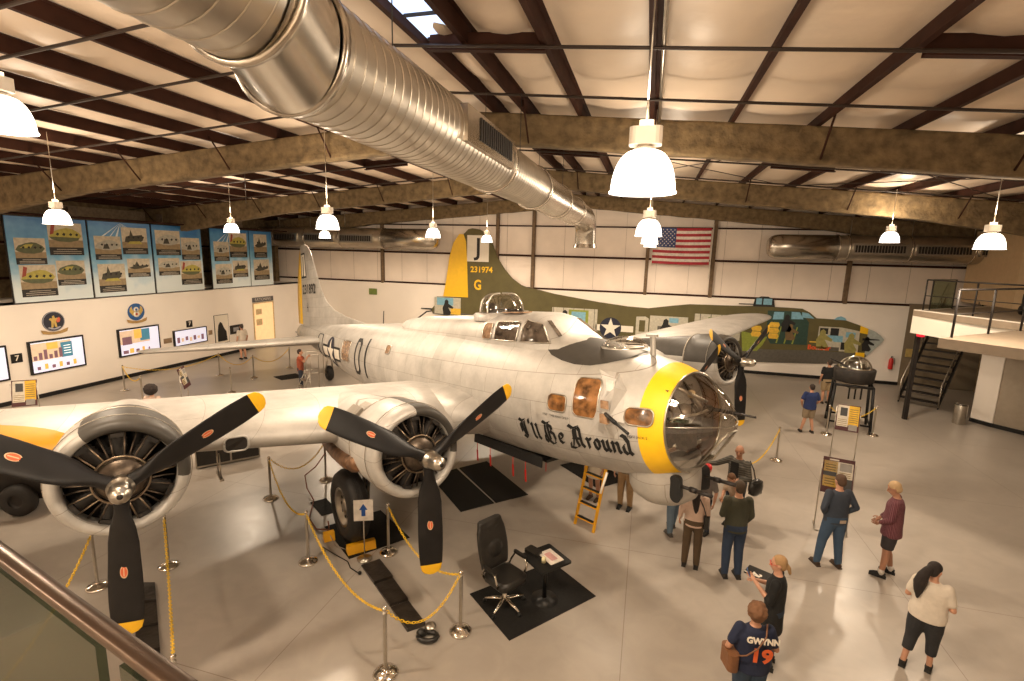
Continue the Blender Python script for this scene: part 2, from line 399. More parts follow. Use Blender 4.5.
# ------------------------------------------------------------------ roof services
M['skyl'] = mat('skylight_panel', (.55, .62, .70), .3, emit=(.55, .70, 1.0), estr=1.6)
b = MB(); b.box((-3.07, 5.2, zroof(-3.07) + .14), (.62, 4.4, .02)); sk = struct('window_1', b, M['skyl'])
b = MB()
for y in (3.3, 4.4, 5.5, 6.6, 7.35): b.box((-3.04, y, zroof(-3.07) + .10), (.62, .03, .04))
tag(b.build('window_frame', M['darksteel'], sk))
M['pipe'] = mat('black_pipe', (.035, .022, .016), .5, metal=.3)
def pipe_run(name, y, label, x0=XL + .5, x1=XR - .5, drop=.14, r=.024):
    b = MB(); pts = [(x, y + .05 * noise.noise(Vector((x * .2, y, 0))), zroof(x) - drop) for x in [x0 + (x1 - x0) * i / 30 for i in range(31)]]
    b.tube(pts, r, 7); t = tag(b.build(name, M['pipe']), label, 'pipe', 'sprinkler pipes under the roof')
    return t
pipe_run('sprinkler_pipe', 4.55, 'thin dark pipe under the roof, nearest to the viewer, crossing above the round duct', drop=.1)
pipe_run('sprinkler_pipe', 5.45, 'thin dark pipe under the roof, second from the viewer, ends beside the skylight', x1=-3.9, drop=.1)
pipe_run('sprinkler_pipe', 7.1, 'thin dark pipe under the roof between the struts and the first rafter', drop=.1)
pipe_run('sprinkler_pipe', 9.3, 'thin dark pipe under the roof just in front of the first insulated rafter', drop=.1)
pipe_run('sprinkler_pipe', 14.6, 'thin dark pipe under the roof between the first and second insulated rafters', drop=.1)
pipe_run('sprinkler_pipe', 17.6, 'thin dark pipe under the roof just in front of the second insulated rafter', drop=.1)
pipe_run('sprinkler_pipe', 22.6, 'thin dark pipe under the roof behind the second insulated rafter', drop=.1)
# conduit that feeds the row of lamps below the camera's ridge
b = MB(); b.tube([(-.02, 3, zroof(0) - .06), (-.02, 12.5, zroof(0) - .06)], .028, 7)
tag(b.build('lamp_conduit', M['steel']), 'grey conduit running along the roof above the row of high bay lamps', 'pipe')
b = MB()
for (p, q) in (((-2.5, 12.5, 8.35), (3.5, 17.8, 7.95)), ((-1, 17.8, 8.2), (3.0, 12.5, 8.0)), ((4.2, 12.4, 7.75), (9.5, 17.6, 7.4)), ((4.2, 17.6, 7.85), (9.3, 12.5, 7.4)), ((-16, 12.5, 7.4), (-11.5, 17.6, 7.7)), ((-16, 17.5, 7.3), (-11.5, 12.6, 7.7))):
    b.tube([p, q], .012, 5)
struct('trim_cross_rods', b, M['pipe'])

# ------------------------------------------------------------------ round ducts
def spiral(b, p, q, r, pitch=.13, rr=.006, n=44):
    """round duct wall along p->q with raised lock seams"""
    p, q = Vector(p), Vector(q); L = (q - p).length; t = (q - p).normalized()
    up = Vector((0, 0, 1)) if abs(t.z) < .9 else Vector((1, 0, 0)); a = t.cross(up).normalized(); c = t.cross(a)
    k = max(1, int(L / pitch))
    def ring(s, R): return [p + t * s + (a * cos(2 * pi * j / n) + c * sin(2 * pi * j / n)) * R for j in range(n)]
    b.loft([ring(0, r), ring(L, r)], caps=False)
    for i in range(k + 1):
        s0 = min(L - .007, max(.007, L * i / k)); b.loft([ring(s0 - .007, r - .002), ring(s0 - .003, r + rr), ring(s0 + .003, r + rr), ring(s0 + .007, r - .002)], caps=False)
def smooth_tube(b, pts, r, n=40): b.tube(pts, r, n, caps=False)
def band(b, p, t, r, w=.05):
    p = Vector(p); t = Vector(t).normalized(); b.tube([p - t * w / 2, p - t * w * .48, p + t * w * .48, p + t * w / 2], [r, r + .03, r + .03, r], 40, caps=False)
DR = .46; DX, DZ = -2.67, 7.06
root = empty('ventilation_duct', (DX, 3.2, DZ), label='big galvanised spiral duct hanging under the roof, running from the top left towards the flag', cat='duct')
def rel(p): return (p[0] - DX, p[1] - 3.2, p[2] - DZ)
b = MB(); spiral(b, rel((-2.50, -2.6, 7.20)), rel((-2.50, 2.77, 7.20)), DR + .02, .15); b.build('duct_section', M['duct'], root)
b = MB(); E0, E1 = Vector(rel((-2.50, 2.77, 7.20))), Vector(rel((DX + .02, 3.43, DZ - .02)))
def yring(c, r, lean): return [c + Vector((r * cos(q), -.20 * r * cos(q), r * sin(q))) for q in [2 * pi * k / 48 for k in range(48)]]
b.loft([yring(E0, DR + .03, .0), yring(E0 + Vector((0, .06, 0)), DR + .02, .0), yring(E1 - Vector((0, .06, 0)), DR + .01, .0), yring(E1, DR + .01, .0)], caps=False); b.build('duct_elbow', M['ducts'], root)
for (p_, r_, w_) in (((-2.50, 2.77, 7.20), DR + .03, .05), ((DX, 3.43, DZ), DR + .01, .07), ((DX, 8.3, DZ), DR, .06), ((DX, 11.4, DZ), DR, .05), ((DX, 14.4, DZ), DR, .05), ((DX, 17.5, DZ), DR, .05)):
    b = MB(); band(b, rel(p_), (0, 1, 0), r_, w_); b.build('duct_collar', M['ducts'], root)
b = MB(); spiral(b, rel((DX, 3.43, DZ)), rel((DX, 8.3, DZ)), DR, .15); b.build('duct_section', M['duct'], root)
b = MB(); spiral(b, rel((DX, 8.3, DZ)), rel((DX, 11.4, DZ)), DR - .02, .15); b.build('duct_section', M['duct'], root)
b = MB(); smooth_tube(b, [rel((DX, 11.4, DZ)), rel((DX, 14.4, DZ)), rel((DX, 17.5, DZ)), rel((DX, 20.3, DZ))], DR - .02); b.build('duct_section', M['ducts'], root)
b = MB(); smooth_tube(b, [rel(p) for p in ((DX, 20.3, DZ), (DX, 20.8, DZ - .04), (DX, 21.2, DZ - .2), (DX, 21.4, DZ - .5), (DX, 21.4, DZ - 1.15))], DR - .03); b.build('duct_elbow', M['ducts'], root)
b = MB(); b.tube([rel((DX, 21.4, DZ - 1.02)), rel((DX, 21.4, DZ - 1.18))], [DR + .0, DR + .03], 40, caps=False); b.build('duct_outlet', M['ducts'], root)
# supply grille box on the right flank of the duct
b = MB(); b.box((.42, 3.72, .04), (.16, 2.1, .42)); g = b.build('grille_box', M['ducts'], root)
b = MB()
for i in range(16): b.box((.505, 3.15 + i * .095, .06), (.02, .05, .27))
b.build('grille_slats', M['darksteel'], g)
for y in (4.4, 9.0, 13.5):
    for q_ in (.7, -.7): b = MB(); b.tube([rel((DX + DR * q_, y, DZ + .3)), rel((DX + DR * q_, y, 8.4))], .006, 5); b.build('hanger_rod', M['darksteel'], root)

def wall_duct(x0, x1, xend, label, grs, bulge):
    r = .56; root = empty('ventilation_duct', (x0, YB - .85, 6.2), label=label, cat='duct')
    d = 1 if x1 > x0 else -1
    b = MB(); spiral(b, (0, 0, 0), (x1 - x0, 0, 0), r, .2); b.build('duct_section', M['duct'], root)
    e = x0 - xend; pts = [(0, 0, 0), (-e * .80, 0, 0), (-e * .88, 0, 0), (-e * .94, 0, 0), (-e * .98, 0, 0), (-e, 0, 0)]
    b = MB(); b.tube(pts, [r, r, r * .95, r * .84, r * .62, r * .1], 32); b.build('duct_end', M['ducts'], root)
    for q_ in [0] + [gx[0] - x0 - .12 for gx in grs]: b = MB(); band(b, (q_, 0, 0), (1, 0, 0), r, .06); b.build('duct_collar', M['ducts'], root)
    for (g0, g1) in grs:
        b = MB(); b.box(((g0 + g1) / 2 - x0, -r + .02, -.04), (g1 - g0, .20, .46)); g = b.build('grille_box', M['steel'], root)
        b = MB(); n = int((g1 - g0) / .12)
        for i in range(n): b.box((g0 + .1 + i * (g1 - g0 - .14) / n - x0, -r - .09, -.04), (.075, .02, .30))
        b.build('grille_slats', M['enginedark'], g)
    for gx in grs: b = MB(); b.tube([(gx[0] - x0, 0, r), (gx[0] - x0, 0, 1.5 if abs(gx[0]) > 14 else 1.2)], .012, 5); b.build('hanger_rod', M['steel'], root)
wall_duct(8.0, XR - .1, 5.15, 'horizontal round duct with long grilles along the back wall, right of the flag', [(8.5, 10.55), (10.85, 12.9), (13.1, 14.8)], 1)
wall_duct(-14.5, XL + .2, -11.2, 'horizontal round duct with grilles along the back wall, left of the painted tail fin', [(-17.0, -14.9), (-19.3, -17.4), (-21.4, -19.8)], -1)

# ------------------------------------------------------------------ high bay lamps
LAMP_COL = (1.0, .81, .60)
M['shade'] = mat('lit_lamp_shade', (.9, .85, .78), .3, emit=(1.0, .88, .74), estr=4.0)
M['lampin'] = mat('lamp_bulb_glow', (1, .9, .8), .3, emit=(1.0, .85, .66), estr=14)
M['ballast'] = mat('lamp_ballast_housing', (.62, .55, .46), .5)
LX = []
def make_lamp(loc, label):
    t = empty('high_bay_lamp', loc, label=label, cat='lamp', group='high bay lamps hanging from the roof')
    b = MB(); prof = []
    for i in range(13):
        a = i / 12; prof.append((.08 + .17 * sin(a * pi / 2) ** .9, .31 - .31 * (1 - cos(a * pi / 2)) ** .95))
    prof.append((.262, -.012)); prof.append((.262, 0)); prof.append((.24, .004))
    b.lathe(prof, n=36); b.build('lamp_shade', M['shade'], t)
    b = MB(); b.lathe([(.001, .03), (.05, .03), (.07, .1), (.055, .2), (.03, .3)], n=14); b.build('lamp_bulb', M['lampin'], t)
    b = MB(); b.lathe([(.001, .300), (.08, .300), (.085, .325), (.055, .345), (.05, .37), (.001, .37)], n=20); b.rbox((0, 0, .415), (.25, .17, .13), .05); b.rbox((0, 0, .505), (.11, .08, .055), .02); b.build('lamp_ballast', M['ballast'], t)
    return t
def lamp_rod(t, z):
    top = zroof(t.location.x) + .05
    b = MB(); b.tube([(0, 0, .52), (0, 0, top - z)], .008, 6); b.build('suspension_rod', M['steel'], t)
LAMPS = [(-6.26, 3.75, 6.67, 'high bay lamp cut off by the left edge of the picture'),
 (-12.9, 8.5, 5.97, 'lit high bay lamp in front of the leftmost blue photo banner'),
 (-14.6, 15.2, 6.06, 'lit high bay lamp in front of the right pair of blue photo banners'),
 (-7.2, 10.3, 6.03, 'lit high bay lamp above the silver fuselage, a smaller one just behind it'),
 (-14.5, 20.5, 6.04, 'small lit high bay lamp just behind a bigger one above the silver tail fin'),
 (-7.3, 16.4, 6.05, 'lit high bay lamp in front of the rounded end of the left wall duct'),
 (-7.3, 22.4, 6.05, 'small lit high bay lamp over the painted letter J on the back wall'),
 (-.10, 4.25, 6.105, 'largest lit high bay lamp, hanging in the middle right of the hall'),
 (-.07, 10.4, 6.0, 'second lit high bay lamp of the row in the middle, left of the flag'),
 (-.06, 16.3, 5.99, 'third lit high bay lamp of the row in the middle, seen under the second'),
 (-.05, 22.3, 6.0, 'farthest lit high bay lamp of the row in the middle, beside the flag canton'),
 (7.0, 18.1, 6.22, 'lit high bay lamp in front of the right wall duct'),
 (6.7, 12.7, 5.94, 'lit high bay lamp above the balcony railing at the right')]
for (x, y, z, lab) in LAMPS:
    t = make_lamp((x, y, z), lab); lamp_rod(t, z); LX.append((x, y, z))
for (x, y, z) in [(-13.5, 3.0, 6.0), (0, -1.6, 6.2), (8.2, 4.5, 6.0), (-7, -1.5, 6.3), (-20, 6, 5.9)]: LX.append((x, y, z))  # added bare lights without fixtures, for unseen lamps outside the view
for i, (x, y, z) in enumerate(LX):
    li = bpy.data.lights.new('lamp_or_fill_light', 'SPOT'); li.energy = 560 if (x, y) != (8.2, 4.5) else 70; li.color = LAMP_COL; li.shadow_soft_size = .16
    li.spot_size = radians(174); li.spot_blend = .3
    o = bpy.data.objects.new('lamp_or_fill_light', li); COL.objects.link(o); o.location = (x, y, z - .02)
    # light that passes up through the translucent shade
    li = bpy.data.lights.new('lamp_or_fill_uplight', 'POINT'); li.energy = 125; li.color = LAMP_COL; li.shadow_soft_size = .3
    o = bpy.data.objects.new('lamp_or_fill_uplight', li); COL.objects.link(o); o.location = (x, y, z + .68)
w = bpy.data.worlds.new('World'); SC.world = w; w.use_nodes = True
w.node_tree.nodes['Background'].inputs[0].default_value = (.10, .08, .06, 1); w.node_tree.nodes['Background'].inputs[1].default_value = .3

# ------------------------------------------------------------------ left wall exhibits
def wallpt(y, z, off=0.): return (XPL + off, y, z)
# drawings of aircraft and scenery, built as flat coloured shapes on a board; local frame: X = along wall (+Y world), Y = up
P1 = {}
def pm(name, c, r=.6): 
    if name not in P1: P1[name] = mat('print_' + name, c, r, var=.15, scale=9)
    return P1[name]
def skymat():
    m, nt, b, o = nmat('banner_sky'); N = nt.nodes.new; L = nt.links.new
    tc = N('ShaderNodeTexCoord'); n = N('ShaderNodeTexNoise'); n.inputs['Scale'].default_value = 1.3; n.inputs['Detail'].default_value = 5
    L(tc.outputs['Object'], n.inputs['Vector']); sp = N('ShaderNodeSeparateXYZ'); L(tc.outputs['Object'], sp.inputs[0])
    ma = N('ShaderNodeMath'); ma.operation = 'MULTIPLY_ADD'; ma.inputs[1].default_value = -.30; ma.inputs[2].default_value = 1.0; L(sp.outputs['Z'], ma.inputs[0])
    ad = N('ShaderNodeMath'); ad.operation = 'MULTIPLY_ADD'; ad.inputs[1].default_value = .7; L(n.outputs['Fac'], ad.inputs[0])
    sb = N('ShaderNodeMath'); sb.operation = 'SUBTRACT'; sb.inputs[1].default_value = .35; L(ma.outputs[0], sb.inputs[0]); L(sb.outputs[0], ad.inputs[2])
    cr = N('ShaderNodeValToRGB'); cr.color_ramp.elements[0].position = .15; cr.color_ramp.elements[0].color = (.03, .16, .40, 1)
    cr.color_ramp.elements[1].position = .85; cr.color_ramp.elements[1].color = (.66, .74, .76, 1); e = cr.color_ramp.elements.new(.5); e.color = (.16, .40, .60, 1)
    L(ad.outputs[0], cr.inputs[0]); L(cr.outputs[0], b.inputs['Base Color']); b.inputs['Roughness'].default_value = .35
    return m
M['sky'] = skymat()
def photo_print(parent, y0, y1, z0, z1, kind, off=.012, ox=0, oz=0):
    """framed photo on a banner: picture above a black caption strip with small lines; y/z in parent's local frame"""
    cap = z0 + (z1 - z0) * .24; w = y1 - y0
    b = MB(); mats = [pm('sepia_sky', (.55, .48, .36)), pm('ground', (.30, .22, .12)), pm('caption', (.012, .010, .009)), pm('fuselage_green', (.10, .11, .05)), pm('fuselage_pale', (.42, .40, .33)), pm('dark_shape', (.05, .045, .03)), pm('caption_text', (.45, .40, .32)), pm('yellow_green', (.42, .36, .07)), pm('red_patch', (.3, .05, .03))]
    def quad(a, bq, c, d, e=0.): b.add([(off + e, a, c), (off + e, bq, c), (off + e, bq, d), (off + e, a, d)], [(0, 1, 2, 3)])
    def poly(pts, e): b.add([(off + e, y0 + w * p[0], cap + (z1 - cap) * p[1]) for p in pts], [tuple(range(len(pts)))])
    b.cur = 0; quad(y0, y1, cap, z1); b.cur = 1; quad(y0, y1, cap, cap + (z1 - cap) * .3, .001); b.cur = 2; quad(y0, y1, z0, cap)
    body = [(.02, .42), (.12, .62), (.35, .74), (.55, .80), (.72, .76), (.90, .62), (.97, .48), (.86, .30), (.6, .22), (.3, .24), (.1, .32)]
    if kind == 0: b.cur = 3; poly(body, .002); b.cur = 7; poly([(.15, .5), (.35, .68), (.6, .7), (.5, .5)], .003)
    elif kind == 1: b.cur = 4; poly(body, .002); b.cur = 5; poly([(.3, .3), (.36, .55), (.5, .55), (.55, .3)], .003)
    elif kind == 2: b.cur = 5; poly([(.05, .35), (.3, .5), (.42, .82), (.52, .5), (.95, .55), (.9, .4), (.6, .3), (.3, .25)], .002)
    elif kind == 3: b.cur = 7; poly(body, .002); b.cur = 3; poly([(.02, .42), (.1, .32), (.3, .24), (.6, .22), (.86, .3), (.9, .4), (.4, .42)], .003); b.cur = 8; poly([(.05, .5), (.12, .95), (.22, .9), (.16, .55)], .004)
    elif kind == 4: b.cur = 5; poly([(.1, .3), (.16, .55), (.3, .6), (.36, .9), (.44, .6), (.8, .66), (.84, .4), (.6, .2)], .002); b.cur = 7; poly([(.2, .2), (.8, .2), (.7, .34), (.3, .32)], .003)
    for q in (.22, .4, .6, .78):  # cockpit windows / engines
        b.cur = 2; poly([(q, .52), (q + .05, .6), (q + .1, .55), (q + .06, .46)], .005)
    b.cur = 6
    for k in range(3):
        zz = cap - (cap - z0) * (.25 + .25 * k); quad(y0 + w * (.2 if k == 0 else .1), y1 - w * (.2 if k == 0 else .08), zz - .012, zz + .008, .002)
    return b.build('photo_print', parent=parent, mats=mats, fix=False)
BN = [('banner', 12.06, 14.58, 'blue sky banner with four aircraft photos, leftmost of the five',
       [(.18, 1.10, .1 + 1.20, 2.20, 0), (1.22, 2.36, 1.62, 2.78, 3), (.22, 1.32, .18, 1.28, 3), (1.36, 2.32, .52, 1.42, 0)]),
      ('banner', 14.66, 17.14, 'blue sky banner with light rays and four photos, second from the left',
       [(.16, 1.18, 1.44, 2.36, 1), (1.24, 2.32, 1.66, 2.74, 4), (.18, 1.24, .16, 1.28, 4), (1.36, 2.34, .72, 1.48, 2)]),
      ('banner', 17.23, 19.68, 'blue sky banner with four photos of silver bombers, middle of the five',
       [(.12, 1.32, 1.62, 2.70, 1), (1.30 + .06, 2.34, 1.42, 2.42, 1), (.16, 1.20, .74, 1.50, 1), (1.24, 2.36, .28, 1.36, 3)]),
      ('banner', 20.22, 22.66, 'blue sky banner with four aircraft photos, fourth of the five from the left',
       [(.16, 1.10, 1.34, 2.30, 1), (1.14, 2.30, 1.52, 2.76, 3), (.18, 1.20, .22, 1.20, 1), (1.26, 2.28, .50, 1.36, 4)]),
      ('banner', 22.72, 24.36, 'narrow blue sky banner with two aircraft photos, rightmost of the five',
       [(.30, 1.26, 1.50, 2.76, 2), (.20, 1.36, .30, 1.40, 2)])]
for (nm, y0, y1, lab, ph) in BN:
    t = empty(nm, (XPL + .06, y0, 3.46), label=lab, cat='banner', group='blue banners high on the left wall')
    w_ = y1 - y0; b = MB(); b.box((.0, w_ / 2, 1.46), (.04, w_, 2.92)); b.build('banner_sheet', M['sky'], t)
    b = MB(); b.box((-.04, w_ / 2, 1.46), (.06, w_ + .05, 2.98)); b.build('banner_frame', M['darksteel'], t)
    if 'rays' in lab or 'fourth' in lab:
        b = MB()
        for k in range(7): b.add([(.024, w_ * .5, 2.9), (.024, w_ * (.15 + .12 * k), 2.3 - .05 * (k % 2)), (.024, w_ * (.19 + .12 * k), 2.3)], [(0, 1, 2)])
        b.build('light_rays', pm('ray_white', (.6, .68, .72)), t, fix=False)
    for (a, c, d, e, k) in ph: photo_print(t, a, c, d, e, k, off=.026)
b = MB(); b.tube([(XPL + .25, 10, 6.46), (XPL + .25, 26, 6.46)], .03, 8); tag(b.build('banner_rail', M['purlin']), 'long dark pipe rail running above the five blue banners', 'rail')

def screen(y0, y1, z0, z1, label, kind, cat='screen', name='wall_screen', group='screens on the left wall'):
    t = empty(name, (XPL, y0, z0), label=label, cat=cat, group=group); w_, h = y1 - y0, z1 - z0
    b = MB(); b.box((.04, w_ / 2, h / 2), (.08, w_, h)); b.build('screen_bezel', M['black'], t)
    b = MB(); off = .083; mats = [SM['pale'], SM['warm'], SM['teal'], SM['plum'], SM['orange'], SM['white']]
    def q(a, c, d, e, m, k=0): b.cur = m; b.add([(off + .001 * k, w_ * a, h * d), (off + .001 * k, w_ * c, h * d), (off + .001 * k, w_ * c, h * e), (off + .001 * k, w_ * a, h * e)], [(0, 1, 2, 3)])
    q(.035, .965, .05, .95, 0)
    if kind == 0:
        q(.035, .74, .40, .92, 1, 1); q(.55, .76, .40, .86, 2, 2)
        for k in range(6): q(.06 + .09 * k, .12 + .09 * k, .42, .55 + .08 * (k % 3), 3, 3)
        q(.30, .50, .70, .90, 4, 4)
        for k in range(6): q(.10 + .13 * k, .16 + .13 * k, .12, .22 + .06 * (k % 2), 4 if k % 2 else 3, 3)
        for k in range(4): q(.60, .73, .50 + .08 * k, .52 + .08 * k, 5, 5)
        q(.80, .92, .80, .84, 5, 3)
    elif kind == 1:
        q(.035, .74, .44, .92, 1, 1); q(.50, .74, .50, .92, 2, 2); q(.36, .54, .60, .94, 4, 3); q(.08, .30, .42, .70, 3, 3)
        for k in range(5): q(.08 + .15 * k, .2 + .13 * k, .10, .22 + .05 * (k % 2), 3 if k % 2 == 0 else 4, 3)
    elif kind == 2:
        for k in range(7): q(.08 + .12 * k, .16 + .12 * k, .2 + .05 * (k % 3), .55 - .07 * (k % 2), 1 if k % 2 else 3, 2)
    b.build('screen_picture', parent=t, mats=mats, fix=False)
def em(name, c, s): return mat('screen_' + name, c, .3, var=.12, scale=7, emit=c, estr=s)
SM = dict(pale=em('pale', (.60, .60, .72), .75), warm=em('warm', (.62, .45, .30), .55), teal=em('teal', (.06, .20, .28), .5), plum=em('plum', (.20, .10, .12), .4), orange=em('orange', (.75, .40, .08), .6), white=em('white', (.9, .88, .86), .9))
screen(9.9, 11.62, .88, 2.08, 'flat screen on the left wall cut off by the left edge of the picture', 0)
screen(12.24, 14.04, .89, 2.08, 'black framed wall screen below the dark round squadron emblem', 0)
screen(15.34, 17.15, .92, 2.08, 'black framed wall screen below the blue and yellow winged 8 emblem', 1)
screen(17.83, 19.63, .93, 1.67, 'wide low white picture screen on the left wall', 2)
def plaque(y0, y1, z0, z1, label, m, cat='sign', txt=None, name='wall_sign', grp=None, tm=None, th=.03):
    t = empty(name, (XPL, (y0 + y1) / 2, (z0 + z1) / 2), label=label, cat=cat, group=grp); b = MB(); b.box((th / 2, 0, 0), (th, y1 - y0, z1 - z0)); b.build('sign_board', m, t)
    if txt:
        b = MB(); add_text(b, txt[0], txt[1], lambda v: (th + .003, v[0], v[1] + (txt[2] if len(txt) > 2 else 0)), sx=txt[3] if len(txt) > 3 else 1., bold=.004); b.build('lettering', tm or M['white'], t, fix=False)
    return t
plaque(11.74, 12.06, 1.42, 1.73, 'small black sign with a white 7 between two wall screens', M['black'], txt=('7', .26))
plaque(18.58, 18.89, 1.74, 2.05, 'small black sign with a white 7 above the wide white picture screen', M['black'], txt=('7', .26))
plaque(17.37, 17.75, 1.16, 1.38, 'small brown label plate beside the wide white picture screen', pm('brown_label', (.25, .17, .10)), grp=None)
plaque(19.78, 19.98, 1.20, 1.42, 'tiny brown label plate left of the tall framed photograph', pm('brown_label', (.25, .17, .10)), grp=None)
plaque(22.74, 24.32, 2.54, 2.80, 'dark sign with pale capitals above the lit doorway', pm('sign_grey', (.09, .085, .09)), txt=('RATIONING', .24, 0, .95), tm=pm('sign_pale', (.5, .45, .4)))
t = plaque(20.16, 21.0, .68, 2.10, 'tall framed photograph of a dark figure on a pale ground', M['white'], cat='picture', name='framed_photograph')
b = MB()
b.add([(.034, y, z) for (y, z) in [(-.30, -.62), (-.28, -.1), (-.22, .22), (-.1, .38), (.02, .30), (.12, .05), (.26, -.15), (.30, -.62)]], [tuple(range(8))])
b.build('dark_figure', M['black'], t, fix=False)
b = MB()
for (c, d) in (((0, .0, .71), (.05, .86, .04)), ((0, 0, -.71), (.05, .86, .04)), ((0, .42, 0), (.05, .04, 1.44)), ((0, -.42, 0), (.05, .04, 1.44))): b.box(c, d)
b.build('picture_frame', M['darksteel'], t)
t = plaque(21.1, 21.95, 1.02, 1.48, 'small dark picture between the tall photograph and the lit doorway', M['darksteel'], cat='picture', name='wall_picture')
b = MB(); b.box((.032, -.05, 0), (.01, .35, .22)); b.build('picture_patch', pm('grey_patch', (.3, .3, .32)), t)
# lit doorway to the next room
M['doorlit'] = mat('lit_room_beyond', (.80, .62, .36), .7, emit=(1.0, .66, .30), estr=.45)
b = MB(); b.box((XPL + .012, 23.52, 1.24), (.025, 1.5, 2.46)); d1 = struct('door_1', b, M['doorlit'])
b = MB()
for (y, z, w_, h) in ((23.15, 2.0, .42, .30), (23.15, 1.42, .42, .34)): b.box((XPL + .035, y, z), (.02, w_, h))
for (y, z, w_, h) in ((22.76, 1.24, .06, 2.48), (24.28, 1.24, .06, 2.48), (23.52, 2.49, 1.58, .06)): b.box((XPL + .035, y, z), (.04, w_, h))
b.build('door_trim', pm('door_trim', (.62, .45, .24)), d1)
# round squadron emblems
def emblem(y, z, r, label, kind):
    t = empty('squadron_emblem', (XPL + .004, y, z), label=label, cat='emblem', group='round squadron emblems on the left wall')
    def disc(rr, off, m, nm, cy=0, cz=0, n=36, sy=1.):
        b = MB(); b.add([(off, cy + rr * sy * cos(2 * pi * k / n), cz + rr * sin(2 * pi * k / n)) for k in range(n)] + [(0, cy + rr * sy * cos(2 * pi * k / n), cz + rr * sin(2 * pi * k / n)) for k in range(n)], [tuple(range(n))] + [(k, (k + 1) % n, n + (k + 1) % n, n + k) for k in range(n)]); return b.build(nm, m, t)
    def poly(pts, off, m, nm): b = MB(); b.add([(off, r * p[0], r * p[1]) for p in pts], [tuple(range(len(pts)))]); b.build(nm, m, t, fix=False)
    gold = pm('gold', (.55, .38, .10)); scroll = pm('scroll_tan', (.40, .25, .09))
    if kind == 0:
        disc(r, .02, pm('emblem_blackblue', (.018, .02, .035)), 'emblem_disc'); 
        b = MB(); b.lathe([(r * .98, .0), (r * .98, .026), (r * .93, .026)], R=RY(pi / 2), n=36); b.build('emblem_rim', pm('rim', (.35, .35, .4)), t)
        poly([(-.28, -.62), (-.22, .05), (-.42, .22), (-.3, .38), (-.12, .30), (-.1, .55), (.08, .60), (.14, .32), (.35, .36), (.42, .2), (.2, .05), (.26, -.6), (.05, -.55), (0, -.1), (-.08, -.58)], .026, gold, 'emblem_figure')
        poly([(.30, .25), (.5, .42), (.62, .2), (.5, -.1), (.3, -.15), (.2, .05)], .028, pm('flame', (.6, .12, .06)), 'emblem_flame')
        poly([(-.6, -.62), (-.3, -.78), (0, -.84), (.3, -.78), (.6, -.62), (.5, -.52), (0, -.70), (-.5, -.52)], .03, pm('rim', (.5, .5, .52)), 'emblem_arc')
    else:
        disc(r, .02, pm('emblem_blue', (.02, .10, .30)), 'emblem_disc')
        poly([(-.1, -.55), (-.5, -.35), (-.82, .1), (-.74, .48), (-.5, .72), (-.48, .4), (-.3, .1), (.3, .1), (.48, .4), (.5, .72), (.74, .48), (.82, .1), (.5, -.35), (.1, -.55)], .026, gold, 'emblem_wings')
        b = MB(); b.lathe([(r * .14, .0), (r * .3, .0), (r * .3, .03), (r * .14, .03)], (0, 0, r * .28), RY(pi / 2), n=24); b.lathe([(r * .16, .0), (r * .36, .0), (r * .36, .03), (r * .16, .03)], (0, 0, -r * .26), RY(pi / 2), n=24); b.build('emblem_eight', M['white'], t)
        disc(r * .12, .034, pm('star_red', (.4, .03, .03)), 'emblem_dot', 0, -r * .26)
    poly([(-1.25, -.75), (-1.1, -1.15), (-.6, -1.28), (0, -1.32), (.6, -1.28), (1.1, -1.15), (1.25, -.75), (.9, -.85), (.5, -1.0), (0, -1.05), (-.5, -1.0), (-.9, -.85)], .03, scroll, 'emblem_scroll')
    return t
emblem(13.15, 2.70, .36, 'dark round squadron emblem with a golden figure over a tan scroll', 0)
emblem(16.24, 2.72, .36, 'blue round emblem with golden wings and a white 8 over a tan scroll', 1)

